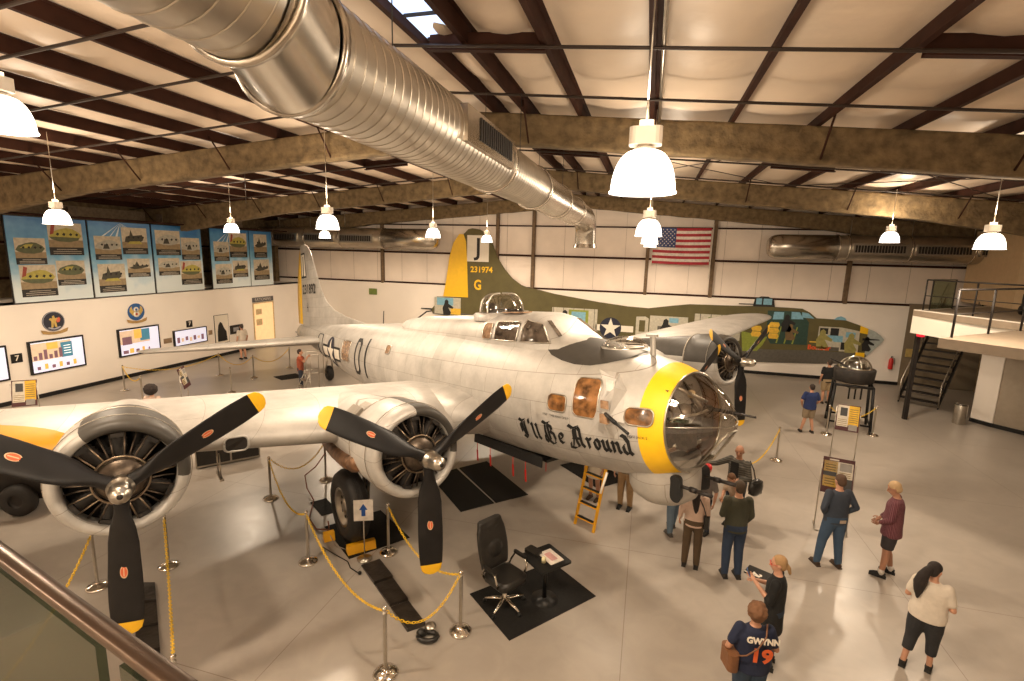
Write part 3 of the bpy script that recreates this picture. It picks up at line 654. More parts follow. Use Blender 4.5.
# ------------------------------------------------------------------ flag
def flag():
    t = empty('national_flag', (1.42, YB - .38, 6.15), label='red and white striped flag with a starry blue canton on the back wall', cat='flag')
    W2, H2 = 1.34, .88; mats = [pm('flag_red', (.38, .015, .03)), pm('flag_white', (.72, .66, .60)), pm('flag_blue', (.03, .05, .16))]
    def pt(u, v, off=0): return (-W2 + 2 * W2 * u, -.05 + .025 * sin(u * 14) + .03 * sin(v * 9 + u * 5) - off, -H2 + 2 * H2 * v - .03 * sin(u * pi))
    b = MB(); b.sm = True
    for s in range(13):
        b.cur = 0 if s % 2 == 0 else 1
        for i in range(24):
            u0, u1 = i / 24, (i + 1) / 24; v1, v0 = 1 - s / 13, 1 - (s + 1) / 13
            b.add([pt(u0, v0), pt(u1, v0), pt(u1, v1), pt(u0, v1)], [(0, 1, 2, 3)])
    fl = b.build('flag_cloth', parent=t, mats=mats, fix=False)
    b = MB()
    for i in range(10):
        for j in range(7):
            u0, u1 = i / 10 * .4, (i + 1) / 10 * .4; v0, v1 = 6 / 13 + j / 7 * 7 / 13, 6 / 13 + (j + 1) / 7 * 7 / 13
            b.add([pt(u0, v0, .006), pt(u1, v0, .006), pt(u1, v1, .006), pt(u0, v1, .006)], [(0, 1, 2, 3)])
    b.build('flag_canton', mats[2], t, fix=False)
    b = MB()
    for r in range(9):
        for c in range(6 if r % 2 == 0 else 5):
            u = .4 * ((c * 2 + 1 + (r % 2)) / 12); v = 1 - (r + 1) / 10 * 7 / 13; o = Vector(pt(u, v, .012)); ps = []
            for k in range(10):
                a = pi / 2 + k * pi / 5; rr = .042 if k % 2 == 0 else .018; ps.append(o + Vector((rr * cos(a), 0, rr * sin(a))))
            b.add(ps, [tuple(range(10))])
    b.build('flag_stars', mats[1], t, fix=False)
    b = MB(); b.tube([(1.42, -.05, 1.05), (1.38, -.05, -1.55)], .025, 8); b.tube([(-1.36, -.05, .95), (-1.36, -.05, -1.0)], .015, 8); b.build('flag_pole', M['white'], t)
flag()
# ------------------------------------------------------------------ bomber
ST=[# x, halfw, top, bot
(.70,.70,.64,-.82),(1.04,.84,.76,-.99),(1.6,.94,.87,-1.09),(2.2,1.02,.98,-1.16),(3.0,1.08,1.08,-1.24),(4.0,1.13,1.16,-1.29),(5.5,1.15,1.2,-1.31),(8,1.15,1.2,-1.31),(10,1.13,1.17,-1.28),(12,1.06,1.1,-1.14),(14,.93,1.04,-.93),(16,.76,.98,-.68),(18,.58,.93,-.42),(20,.40,.88,-.15),(21.6,.27,.85,.03),(22.3,.2,.8,.12)]
def fus(x):
    if x<=ST[0][0]: return ST[0][1:]
    if x>=ST[-1][0]: return ST[-1][1:]
    for i in range(len(ST)-1):
        if ST[i][0]<=x<=ST[i+1][0]:
            a,b=ST[i],ST[i+1]; p=ST[i-1] if i else a; n=ST[i+2] if i+2<len(ST) else b
            h=b[0]-a[0]; t=(x-a[0])/h; out=[]
            for k in (1,2,3):
                m0=(b[k]-p[k])/(b[0]-p[0]) if i else (b[k]-a[k])/h
                m1=(n[k]-a[k])/(n[0]-a[0]) if i+2<len(ST) else (b[k]-a[k])/h
                out.append((2*t**3-3*t*t+1)*a[k]+(t**3-2*t*t+t)*h*m0+(3*t*t-2*t**3)*b[k]+(t**3-t*t)*h*m1)
            return out
def side(x,z,off=0.):
    w,t,b=fus(x);zc=(t+b)/2;h=(t-b)/2;s=max(-.999,min(.999,(z-zc)/h))
    y=w*math.sqrt(1-s*s); nx,nz=(y/w/w),((z-zc)/h/h); l=math.hypot(nx,nz) or 1
    return (x,y+off*nx/l,z+off*nz/l)
AX = Vector((-.7818, .6138, -.1045)).normalized(); AY = Vector((-.6175, -.7864, 0)).normalized(); AZ = AX.cross(AY).normalized(); AY = AZ.cross(AX)
AM = Matrix.Translation((1.317, 7.071, 3.398)) @ Matrix((AX, AY, AZ)).transposed().to_4x4()
BO = bpy.data.objects.new('bomber_aircraft', None); COL.objects.link(BO); BO.matrix_world = AM
tag(BO, 'silver four engined bomber with yellow nose band and blackletter nose lettering filling the hall', 'aircraft')
def cant(x, z):      # the nose frames lean; fades out behind the cockpit
    return x
def sect(x, n=56, e=2.0, grow=0., wmul=1.):
    w, t, bo = fus(x); zc = (t + bo) / 2; h = (t - bo) / 2; out = []
    for j in range(n):
        th = 2 * pi * j / n; c, s = cos(th), sin(th)
        y = (w + grow) * (abs(c) ** (2 / e)) * (1 if c > 0 else -1); z = zc + (h + grow) * (abs(s) ** (2 / e)) * (1 if s > 0 else -1)
        out.append(Vector((cant(x, z), y, z)))
    return out
def SP(x, z, off=.006, sgn=1):     # point on the flank; x is the wanted true station
    xs = x
    for _ in range(4): xs = x + (xs - cant(xs, z))
    p = side(xs, z, off); return Vector((x, sgn * p[1], p[2]))
XB0, XB1 = .70, 1.04
b = MB(); rings = [sect(XB1 + (22.3 - XB1) * (i / 110) ** 1.15) for i in range(111)]
b.loft(rings, caps=True); b.build('fuselage', M['alu'], BO)
b = MB(); b.loft([sect(XB0 + (XB1 - XB0) * i / 6, grow=.003) for i in range(7)], caps=False); b.build('nose_band', M['bandyellow'], BO)
b = MB(); b.loft([sect(XB0 + .01, grow=-.012), sect(XB1, grow=-.05), sect(1.19, grow=-.06)], caps=False); b.build('nose_lining', M['wood'], BO)
# nose interior so that the glazing looks into a dark crew space
b = MB(); b.loft([sect(1.18, grow=-.08), sect(1.2, grow=-.08)]); b.box((1.0, 0, -.45), (.4, 1.1, .05)); b.build('nose_bulkhead', M['wood'], BO)
b = MB(); b.box((1.0, .35, -.25), (.35, .3, .35)); b.box((.85, -.35, -.15), (.3, .3, .45)); b.box((1.1, 0, .25), (.12, 1.0, .25)); b.box((.7, .18, -.3), (.2, .22, .3)); b.tube([(1.2, -.3, .5), (.5, -.1, .0)], .05, 8); b.ball((.75, .15, .05), .16, 10); b.box((.9, .5, .2), (.3, .06, .5)); b.build('bombardier_equipment', M['engine'], BO)
b = MB(); b.tube([(1.2, .4, .55), (.72, .3, .45), (.45, .05, .25)], .025, 7); b.tube([(.86, -.6, 0), (.55, -.2, .1), (.5, .2, .1), (.86, .6, 0)], .02, 7); b.tube([(.95, -.45, -.45), (.6, .0, -.35), (.95, .45, -.45)], .03, 7); b.build('equipment_frame', M['steel'], BO)
b = MB(); b.ball((.80, -.1, .3), .07, 8); b.box((1.0, .15, .05), (.1, .25, .3)); b.build('ammunition_box', pm('parchment', (.5, .36, .2)), BO)
# plexiglass nose
base = sect(XB0); c0 = sum(base, Vector()) / len(base); tip = Vector((.075, 0, -.03)); rings = []
for i in range(19):
    rr = max(1 - i / 18, .001); t = 1 - rr ** 1.9; c = c0.lerp(tip, t); rings.append([c + (p - c0) * rr for p in base])
PN = Vector((-.74, 0, -.58)).normalized(); PD = PN.dot(Vector((.11, 0, -.11)))      # the lower front is planed flat
rings = [[p - PN * max(0, p.dot(PN) - PD) for p in r] for r in rings]
b = MB(); b.loft(rings, caps=False); b.build('nose_glazing', M['plexi'], BO)
b = MB(); b.tube([p + Vector((-.012, 0, 0)) for p in base], .018, 6, closed=True); b.build('glazing_rim', M['steel'], BO)
# flat bomb aiming window set into the lower nose
def ng(t, th):      # point on the nose glazing
    i = min(17, int(t * 18)); f = t * 18 - i; n = len(base); k = th / (2 * pi) * n % n; k0 = int(k); g = k - k0
    a = rings[i][k0 % n].lerp(rings[i][(k0 + 1) % n], g); d = rings[i + 1][k0 % n].lerp(rings[i + 1][(k0 + 1) % n], g); return a.lerp(d, f)
q = [Vector((.065, .10, -.145)), Vector((.065, -.10, -.145)), Vector((.47, -.20, -.66)), Vector((.47, .20, -.66))]; q = [p + PN * (.012 + PD - p.dot(PN)) for p in q]
b = MB(); b.add(q, [(0, 1, 2, 3)]); bw = b.build('bombing_window', glassmat('flat_panel_glass', (.88, .86, .82), .14, .02), BO, fix=False)
b = MB(); b.tube(q, .016, 6, closed=True); b.build('window_frame', M['steel'], bw)
b = MB(); b.tube([ng(.02 + .05 * k, radians(176) ) for k in range(20)], .008, 5); b.tube([ng(.02 + .05 * k, radians(4)) for k in range(20)], .008, 5); b.build('glazing_seam', M['steel'], BO)
# nose gun
b = MB(); b.tube([(.55, -.12, .12), (.20, -.12, .12), (.05, -.12, .115)], [.03, .028, .02], 8); b.tube([(.08, -.12, .117), (-.16, -.12, .11)], .016, 7); b.build('nose_gun', M['darksteel'], BO)
# windows in the right flank of the nose
def dens(p, L=.05):
    out = []
    for i in range(len(p)):
        a, c = p[i], p[(i + 1) % len(p)]; k = max(1, int(hypot(c[0] - a[0], c[1] - a[1]) / L))
        out += [(a[0] + (c[0] - a[0]) * j / k, a[1] + (c[1] - a[1]) * j / k) for j in range(k)]
    return out
def wpatch(name, x0, x1, z0, z1, r, m, off=.006, skew=0., frame=True, base_fn=SP, n=5):
    poly = dens(rrect(x0, x1, z0, z1, r, n)); cx, cz = (x0 + x1) / 2, (z0 + z1) / 2; b = MB(); rings = []
    for s in (0.02, .35, .7, 1.):
        rings.append([base_fn(cx + (p[0] - cx) * s + skew * (cz + (p[1] - cz) * s - cz), cz + (p[1] - cz) * s, off) for p in poly])
    b.loft(rings, caps=False); o = b.build(name, m, BO, fix=False)
    if frame:
        b = MB(); b.tube([base_fn(p[0] + skew * (p[1] - cz), p[1], off + .004) for p in poly], .012, 5, closed=True); b.build('window_rim', M['steel'], o)
    return o
M['winint'] = mat('window_interior', (.22, .10, .035), .12, var=.75, scale=7, coat=.8)
M['windark'] = mat('window_dark', (.035, .028, .022), .08, var=.5, scale=5, coat=.8)
M['winpale'] = mat('window_pale', (.32, .20, .12), .12, var=.5, scale=9, coat=.6)
wpatch('nose_window', 2.32, 2.72, -.05, .22, .08, M['winint'])
wpatch('cheek_window', 1.72, 2.19, -.06, .52, .10, M['winint'], skew=.05)
wpatch('nose_window', .83, 1.24, -.05, .19, .09, M['winint'], off=.012)
# cheek gun fairing and gun
b = MB()
A0 = [SP(1.92, .66, .0), SP(1.55, .62, .0), SP(1.30, .40, .0), SP(1.22, -.05, .0), SP(1.45, -.33, .0), SP(1.92, -.33, .0), SP(1.70, .2, .0)]
out = [SP(1.62, .50, .05), SP(1.46, .50, .10), SP(1.38, .38, .17), SP(1.38, .0, .17), SP(1.48, -.10, .10), SP(1.62, -.05, .05), SP(1.60, .2, .10)]
b.add(A0 + out, [(i, (i + 1) % 7, 7 + (i + 1) % 7, 7 + i) for i in range(7)] + [tuple(range(7, 14))]); b.build('cheek_gun_fairing', M['alu'], BO)
def plate(p, q, r, s, off, m, name):
    b = MB(); b.add([SP(*p, off), SP(*q, off), SP(*r, off), SP(*s, off)], [(0, 1, 2, 3)]); return b.build(name, m, BO, fix=False)
b = MB(); b.box(SP(1.47, .40, .155), (.14, .03, .17)); b.build('fairing_window', pm('pale_pane', (.75, .72, .68), .1), BO)  # pane in one plain pale colour
b = MB(); b.box(SP(1.47, .17, .17), (.13, .03, .12)); b.box(SP(1.45, .0, .16), (.15, .05, .14)); b.build('gun_mount', M['winpale'], BO)
b = MB(); g0 = SP(1.44, .06, .16); b.tube([g0, g0 + Vector((-.30, .12, -.06))], .030, 8); b.tube([g0 + Vector((-.28, .11, -.055)), g0 + Vector((-.62, .24, -.12))], .022, 8); b.build('cheek_gun', M['black'], BO)

# canopy and upper fairing
CS = [(2.55, .30, .70, 1.02), (2.95, .62, .70, 1.10), (3.45, .70, .70, 1.42), (3.8, .72, .70, 1.50), (4.6, .74, .70, 1.51), (5.4, .74, .70, 1.47), (6.4, .70, .70, 1.43), (8.0, .66, .70, 1.38), (9.3, .60, .7, 1.34), (9.75, .48, .7, 1.28), (9.95, .2, .7, 1.16)]
def can(x):
    for i in range(len(CS) - 1):
        if CS[i][0] <= x <= CS[i + 1][0]:
            t = (x - CS[i][0]) / (CS[i + 1][0] - CS[i][0]); return [CS[i][k] + (CS[i + 1][k] - CS[i][k]) * t for k in (1, 2, 3)]
    return CS[-1][1:] if x > CS[-1][0] else CS[0][1:]
def cring(x, n=24, grow=0.):
    w, zb, zt = can(x); return [Vector((x, (w + grow) * (abs(cos(a)) ** .62) * (1 if cos(a) > 0 else -1), zb + (zt + grow - zb) * abs(sin(a)) ** .75)) for a in [pi * j / n for j in range(n + 1)]]
b = MB(); b.loft([cring(x) for x in [2.55 + .1 * i for i in range(75)]], caps=False, closed=False); b.build('cockpit_fairing', M['alu'], BO)
def CP(x, z, off=.006, sgn=1):
    w, zb, zt = can(x); s = min(.985, max(0, (z - zb) / (zt - zb))); a = math.asin(s ** (1 / .75)); return Vector((x, sgn * (w + off) * cos(a) ** .62, z + off * .5))
M['canglass'] = mat('canopy_glass', (.085, .065, .05), .06, var=.7, scale=6, coat=1.)
wpatch('cockpit_window', 3.98, 4.70, .98, 1.34, .05, M['canglass'], base_fn=CP, off=.012)
wpatch('cockpit_window', 4.82, 5.14, .98, 1.30, .05, M['winpale'], base_fn=CP, off=.012)
def quadwin(name, pts, m):
    b = MB(); n = 6; vs = []
    P = [Vector(p) for p in pts]
    for i in range(n + 1):
        for j in range(n + 1):
            p = P[0].lerp(P[1], i / n).lerp(P[3].lerp(P[2], i / n), j / n); vs.append(CP(p.x, p.y, .014))
    b.add(vs, [(i * (n + 1) + j, (i + 1) * (n + 1) + j, (i + 1) * (n + 1) + j + 1, i * (n + 1) + j + 1) for i in range(n) for j in range(n)]); o = b.build(name, m, BO, fix=False)
    e = []
    for (a, c) in ((0, 1), (1, 2), (2, 3), (3, 0)):
        for k in range(5): p = P[a].lerp(P[c], k / 5); e.append(CP(p.x, p.y, .02))
    b = MB(); b.tube(e, .014, 5, closed=True); b.build('window_rim', M['steel'], o)
quadwin('windscreen', [(3.86, .98), (3.12, .98), (3.42, 1.30), (3.84, 1.38)], M['canglass'])
# front windscreen panes (seen edge-on) and roof pane
b = MB(); b.add([(3.03, .50, 1.10), (3.03, .03, 1.13), (3.42, .03, 1.40), (3.42, .42, 1.37)], [(0, 1, 2, 3)]); b.add([(3.03, -.50, 1.10), (3.03, -.03, 1.13), (3.42, -.03, 1.40), (3.42, -.42, 1.37)], [(0, 1, 2, 3)]); b.build('windscreen', M['canglass'], BO)
b = MB(); b.prism(rrect(4.2, 4.9, .08, .42, .1), 1.498, 1.522); b.build('roof_hatch', M['winpale'], BO)
# top turret
tr = Vector((5.42, 0, 1.30)); b = MB(); b.lathe([(.62, .04), (.62, .17), (.58, .20), (.50, .20)], tr, n=36); b.build('turret_ring', M['alu'], BO)
b = MB(); rings = []
for i in range(9):
    a = i / 8 * pi / 2; rr = .53 * (cos(a) ** .5 if a < pi / 2 - .01 else .05); rings.append([tr + Vector((rr * cos(2 * pi * j / 32), rr * .9 * sin(2 * pi * j / 32), .08 + .52 * sin(a) ** .8)) for j in range(32)])
b.loft(rings, caps=False); td = b.build('top_turret_dome', M['plexi'], BO)
b = MB()
for ph in (radians(75), radians(-75), radians(105), radians(255)):
    b.tube([tr + Vector((.535 * (cos(a) ** .5 if a < 1.5 else .1) * cos(ph), .49 * (cos(a) ** .5 if a < 1.5 else .1) * sin(ph), .08 + .53 * sin(a) ** .8)) for a in [i / 8 * 1.5 for i in range(9)]], .02, 6)
b.tube([tr + Vector((.54 * cos(2 * pi * j / 24), .49 * sin(2 * pi * j / 24), .10)) for j in range(24)], .022, 6, closed=True); b.build('turret_frame', M['steel'], td)
b = MB(); b.box(tr + Vector((.05, .12, .16)), (.4, .12, .22)); b.box(tr + Vector((.05, -.14, .16)), (.4, .12, .22)); b.ball(tr + Vector((.22, .1, .28)), .13, 8); b.build('turret_equipment', M['enginedark'], td)
b = MB()
for sy in (.16, -.16): b.tube([tr + Vector((.3, sy, .2)), tr + Vector((-.2, sy, .22)), tr + Vector((-.5, sy, .24))], [.04, .035, .03], 7)
b.build('turret_gun', M['black'], td)
# anti-glare panel on top of the nose
b = MB(); n = 14; vs = []
def gl(x):      # half width (as z on flank) of the dark panel
    return 0
Pk = [(3.32, .985), (3.22, .90), (3.0, .80), (2.7, .73), (2.4, .69), (2.1, .69), (1.85, .735), (1.62, .80), (1.5, .845)]; Pn = []
for i in range(len(Pk) - 1):
    for j in range(4): t = j / 4; Pn.append((Pk[i][0] + (Pk[i + 1][0] - Pk[i][0]) * t, Pk[i][1] + (Pk[i + 1][1] - Pk[i][1]) * t))
Pn.append(Pk[-1])
for (x, zz) in Pn:
    w, t, bo = fus(x); zc = (t + bo) / 2; h = (t - bo) / 2; a0 = math.asin(min(.999, (zz - zc) / h))
    for j in range(n + 1):
        a = a0 + (pi - 2 * a0) * j / n; z = zc + (h + .008) * sin(a); vs.append((cant(x, z), (w + .008) * cos(a), z))
b.sm = True; b.add(vs, [(i * (n + 1) + j, (i + 1) * (n + 1) + j, (i + 1) * (n + 1) + j + 1, i * (n + 1) + j + 1) for i in range(len(Pn) - 1) for j in range(n)]); b.build('anti_glare_panel', M['olive'], BO)
b = MB(); b.lathe([(.36, 0), (.35, .06), (.27, .13), (.13, .17), (.01, .18)], (1.98, 0, .94), n=24); b.build('astrodome', M['plexi'], BO)
b = MB(); b.lathe([(.38, 0), (.38, .03), (.34, .03)], (1.98, 0, .93), n=24); b.build('astrodome_ring', M['steel'], BO)
b = MB(); b.loft([[Vector((1.40 + dx, dy, z)) for (dx, dy) in ((-.05, 0), (0, .025), (.06, 0), (0, -.025))] for z in (.72, 1.14)]); b.box((1.42, 0, 1.15), (.2, .05, .04)); b.build('antenna_mast', M['alu'], BO)

# wing pair
def af(t):   # thickness of a section along the chord, 0..1
    return 5 * (.2969 * sqrt(t) - .126 * t - .3516 * t * t + .2843 * t ** 3 - .1036 * t ** 4)
def wring(y, le, te, z, th, camber=.02, n=20, sg=1):
    c = te - le; up = []; lo = []
    for i in range(n + 1):
        t = (1 - cos(pi * i / n)) / 2; a = af(t) * th * c; cm = camber * c * 4 * t * (1 - t)
        up.append(Vector((le + c * t, sg * y, z + cm + a))); lo.append(Vector((le + c * t, sg * y, z + cm - a)))
    return up + lo[-2:0:-1]
def LE(y): return 4.65 + .148 * y
def TE(y): return 10.45 - .0633 * y
def WZ(y): return -.76 + .0866 * y
for sg in (1, -1):
    b = MB(); rings = []
    for y in [.6, 1.2, 2.5, 4, 5.5, 7, 9, 11, 13, 14.5]: rings.append(wring(y, LE(y), TE(y), WZ(y), .178 - .0052 * y, sg=sg))
    for k in range(1, 7):
        a = k / 6 * pi / 2; y = 14.5 + 1.3 * sin(a); s = max(.06, cos(a)) ** .75; m = (LE(y) + TE(y)) / 2; hc = (TE(y) - LE(y)) / 2 * s
        rings.append(wring(y, m - hc, m + hc, WZ(y), .10 * max(s, .3), sg=sg))
    b.loft(rings); b.build('wing', M['aluwing'], BO)
    b = MB(); rings = []     # fairing where the wing meets the body
    for i in range(15):
        t = i / 14; x = 4.45 + 4.6 * t; s = sin(pi * min(1, t * 1.0) ** .62) ** .6 if 0 < t < 1 else .02
        rings.append([Vector((x, sg * (.85 + (1.0 * s) * max(0, cos(a)) ** .8 * 1.0), -.55 + .50 * s * sin(a) + .03)) for a in [-pi / 2 + pi * j / 16 for j in range(17)]])
    b.loft(rings, closed=False, caps=False); b.build('wing_fillet', M['alu'], BO)
# intake in the leading edge
b = MB(); y0, y1 = 5.12, 5.46; pts = rrect(y0, y1, WZ(5.3) - .17, WZ(5.3) + .07, .08)
def lef(y, z): 
    zz = z - WZ(y); c = TE(y) - LE(y); return Vector((LE(y) + 2.6 * zz * zz - .045, y, z))
b.add([lef(p[0], p[1]) for p in pts], [tuple(range(len(pts)))]); iw = b.build('wing_intake', M['enginedark'], BO, fix=False)
b = MB(); b.tube([lef(p[0], p[1]) for p in pts], .02, 6, closed=True); b.build('intake_rim', M['alu'], iw)
b = MB(); g_ = []
for i in range(17):
    y = 7.25 + 1.9 * i / 16; u = i / 16; tm = .012 + .26 * u ** .55; row = []
    for j in range(13):
        t = -.03 + (tm + .03) * j / 12; c = TE(y) - LE(y); th = .178 - .0052 * y; ta = abs(t); cm = .02 * c * 4 * ta * (1 - ta); a_ = af(ta) * th * c + .012
        row.append((LE(y) + c * ta - .012 * (1 - min(1, ta * 20)), y, WZ(y) + cm + (a_ if t >= 0 else -a_)))
    g_ += row
b.sm = True; b.add(g_, [(i * 13 + j, (i + 1) * 13 + j, (i + 1) * 13 + j + 1, i * 13 + j + 1) for i in range(16) for j in range(12)]); b.build('wing_marking', mat('wing_marking_orange', (.62, .27, .008), .5), BO, fix=False)
# tailplane
for sg in (1, -1):
    b = MB(); rings = []
    for k in range(10):
        y = .15 + 6.0 * k / 9; le = 16.95 + .26 * y; te = 20.75 - .08 * y; rings.append(wring(y, le, te, .30, .10, 0, 12, sg))
    for (y, s) in ((6.35, .85), (6.48, .6), (6.55, .25)):
        m = (16.95 + .26 * y + 20.75 - .08 * y) / 2; hc = (3.8 - .34 * y) / 2 * s; rings.append(wring(y, m - hc, m + hc, .30, .08 * s, 0, 12, sg))
    b.loft(rings); b.build('tailplane', M['aluwing'], BO)
# fin (dorsal fillet) and rudder
FL = [(.60, 11.6), (.86, 12.0), (1.03, 13.5), (1.28, 15.7), (1.53, 17.1), (1.87, 18.0), (2.38, 18.66), (2.84, 19.0), (3.5, 19.45), (4.0, 19.82), (4.3, 20.15), (4.46, 20.5), (4.54, 20.9)]
def fle(z):
    for i in range(len(FL) - 1):
        if FL[i][0] <= z <= FL[i + 1][0]: t = (z - FL[i][0]) / (FL[i + 1][0] - FL[i][0]); return FL[i][1] + (FL[i + 1][1] - FL[i][1]) * t
    return FL[-1][1]
def finring(z, le, te, th, n=16):
    out = []; c = te - le
    up = [(le + c * ((1 - cos(pi * i / n)) / 2)) for i in range(n + 1)]
    def h(x): 
        t = (x - le) / c; fw = max(0., min(1., (x - 17.0) / 2.5)); return th * max(.0, min(1, t * 3)) ** .5 * (.35 + .65 * fw) + .004
    return [Vector((x, h(x), z)) for x in up] + [Vector((x, -h(x), z)) for x in up[::-1]]
b = MB(); b.loft([finring(z, fle(z), 21.5, .17 - .032 * z) for z in [.60, .86, 1.03, 1.15, 1.28, 1.4, 1.53, 1.7, 1.87, 2.1, 2.38, 2.6, 2.84, 3.2, 3.5, 3.8, 4.0, 4.15, 4.3, 4.4, 4.46, 4.52]]); b.build('tail_fin', M['alu'], BO)
RD = [(.86, 22.78), (1.2, 22.8), (1.87, 22.74), (2.4, 22.62), (2.87, 22.48), (3.4, 22.25), (3.9, 21.98), (4.2, 21.78), (4.4, 21.62)]
b = MB(); b.loft([[Vector((21.5, .145 - .028 * z, z)), Vector(((21.5 + te) / 2, .10 - .02 * z, z)), Vector((te, .008, z)), Vector((te, -.008, z)), Vector(((21.5 + te) / 2, -.10 + .02 * z, z)), Vector((21.5, -.145 + .028 * z, z))] for (z, te) in RD]); b.build('rudder', M['bandyellow'], BO)
b = MB(); b.loft([sect(x, 24, grow=.02) for x in (21.5, 22.0, 22.3)], caps=True); b.ball((22.35, 0, .42), (.38, .24, .34), 14); b.build('tail_gun_position', M['alu'], BO)
b = MB(); b.tube([(22.6, .08, .4), (23.3, .08, .42)], .02, 6); b.tube([(22.6, -.08, .4), (23.3, -.08, .42)], .02, 6); b.build('tail_gun', M['black'], BO)
# fin markings
def FP(v, x, z, off=.012): 
    X = x - v[0]; Z = z + v[1]; return (X, (.17 - .032 * Z) * 1. + off, Z)
b = MB(); add_text(b, '231892', .60, lambda v: FP(v, 20.25, 2.45), sx=1.15, bold=.014); b.build('fin_serial', M['lettering'], BO, fix=False)
b = MB(); add_text(b, 'H', .60, lambda v: FP(v, 20.55, 1.62), sx=.5, bold=.0); b.build('fin_letter', M['lettering'], BO, fix=False)
b = MB(); b.add([FP((0, 0), x, z, .010) for (x, z) in ((21.42, 3.0), (20.55, 3.0), (20.75, 4.15), (21.40, 4.15))], [(0, 1, 2, 3)]); bx = b.build('fin_badge', M['lettering'], BO, fix=False)
b = MB(); b.add([FP((0, 0), x, z, .012) for (x, z) in ((21.34, 3.08), (20.66, 3.08), (20.82, 4.07), (21.32, 4.07))], [(0, 1, 2, 3)]); b.build('badge_field', M['white'], bx, fix=False)
b = MB(); add_text(b, 'J', 1.05, lambda v: FP(v, 21.03, 3.55, .016), sx=.7, bold=.03); b.build('badge_letter', M['lettering'], bx, fix=False)

# flank decals: text mapped on the body
def sub_edges(vs, fs, L):
    bm = bmesh.new(); V = [bm.verts.new(v) for v in vs]
    for f in fs:
        try: bm.faces.new([V[i] for i in f])
        except ValueError: pass
    for _ in range(4):
        es = [e for e in bm.edges if e.calc_length() > L]
        if not es: break
        bmesh.ops.subdivide_edges(bm, edges=es, cuts=1); bmesh.ops.triangulate(bm, faces=[f for f in bm.faces if len(f.verts) > 4])
    bm.verts.index_update(); r = [tuple(v.co) for v in bm.verts], [tuple(v.index for v in f.verts) for f in bm.faces]; bm.free(); return r
def decal(name, vs, fs, x, z, m, off=.008, shear=0., rot=0., L=.08):
    vs, fs = sub_edges(vs, fs, L); c, s = cos(rot), sin(rot)
    b = MB(); b.add([SP(x - (v[0] * c - v[1] * s) , z + v[0] * s + v[1] * c, off) for v in vs], fs); return b.build(name, m, BO, fix=False)
# fuselage code letters
def stroke(poly, w):       # outline polygon of a broad line, list of quads
    vs, fs = [], []
    for i in range(len(poly) - 1):
        p, q = Vector((*poly[i], 0)), Vector((*poly[i + 1], 0)); d = (q - p).normalized(); n = Vector((-d.y, d.x, 0)) * w / 2; e = d * w * .25; k = len(vs)
        vs += [tuple(p + n - e), tuple(q + n + e), tuple(q - n + e), tuple(p - n - e)]; fs.append((k, k + 1, k + 2, k + 3))
    return vs, fs
D = [(-.22, -.5), (-.22, .5), (.05, .5), (.22, .38), (.22, -.38), (.05, -.5), (-.22, -.5)]
vs, fs = stroke(D, .11); decal('fuselage_letter_d', vs, fs, 11.75, .13, M['lettering'])
vs, fs = stroke([(0, -.55), (0, .55)], .12); decal('fuselage_letter_i', vs, fs, 10.98, .13, M['lettering'])
wpatch('waist_window', 12.62, 13.5, -.10, .55, .06, M['winpale'])
wpatch('radio_window', 9.22, 9.52, .40, .62, .04, M['winpale'])
# national insignia
R_ = .56; n = 40; ix, iz = 15.1, .02
vs = [(-1.34, -.25, 0), (1.34, -.25, 0), (1.34, .25, 0), (-1.34, .25, 0)]; decal('insignia_bar_border', vs, [(0, 1, 2, 3)], ix, iz, M['lettering'], .008)
vs = [(-1.26, -.17, 0), (1.26, -.17, 0), (1.26, .17, 0), (-1.26, .17, 0)]; decal('insignia_bar', vs, [(0, 1, 2, 3)], ix, iz, M['white'], .012)
vs = [(0, 0, 0)] + [(R_ * cos(2 * pi * k / n), R_ * sin(2 * pi * k / n), 0) for k in range(n)]; decal('insignia_disc', vs, [(0, 1 + k, 1 + (k + 1) % n) for k in range(n)], ix, iz, M['navy'], .016)
vs = [(0, 0, 0)] + [((R_ * .93 if k % 2 == 0 else R_ * .37) * cos(pi / 2 + k * pi / 5), (R_ * .93 if k % 2 == 0 else R_ * .37) * sin(pi / 2 + k * pi / 5), 0) for k in range(10)]; decal('insignia_star', vs, [(0, 1 + k, 1 + (k + 1) % 10) for k in range(10)], ix, iz, M['white'], .020)
# door outline behind the insignia
b = MB(); e = []
for (x, z) in dens(rrect(16.6, 17.4, -.3, .6, .12)): e.append(SP(x, z, .004))
b.tube(e, .018, 5, closed=True); b.build('entry_door_seal', M['lettering'], BO)
b = MB(); add_text(b, 'STEP   THIS AREA ONLY', .055, lambda v: SP(2.55 - v[0], -.14 + v[1], .008)); add_text(b, 'NO STEP', .05, lambda v: SP(1.22 - v[0], -.24 + v[1], .01)); add_text(b, 'NOSE JACK 2', .05, lambda v: SP(1.05 - v[0], -.22 + v[1], .012)); b.build('stencil', M['lettering'], BO, fix=False)

# blackletter name on the nose, drawn with a slanted broad nib
NIB = Vector((.038, .028))
def pen(lines, nib=NIB):
    vs, fs = [], []
    for ln in lines:
        for i in range(len(ln) - 1):
            p, q = Vector(ln[i]), Vector(ln[i + 1]); k = len(vs)
            d = (q - p); cr = abs(d.x * nib.y - d.y * nib.x) / max(d.length, 1e-6)
            nb = nib if cr > .006 else Vector((-d.y, d.x)).normalized() * .008
            vs += [(*(p - nb), 0), (*(p + nb), 0), (*(q + nb), 0), (*(q - nb), 0)]; fs.append((k, k + 1, k + 2, k + 3))
    return vs, fs
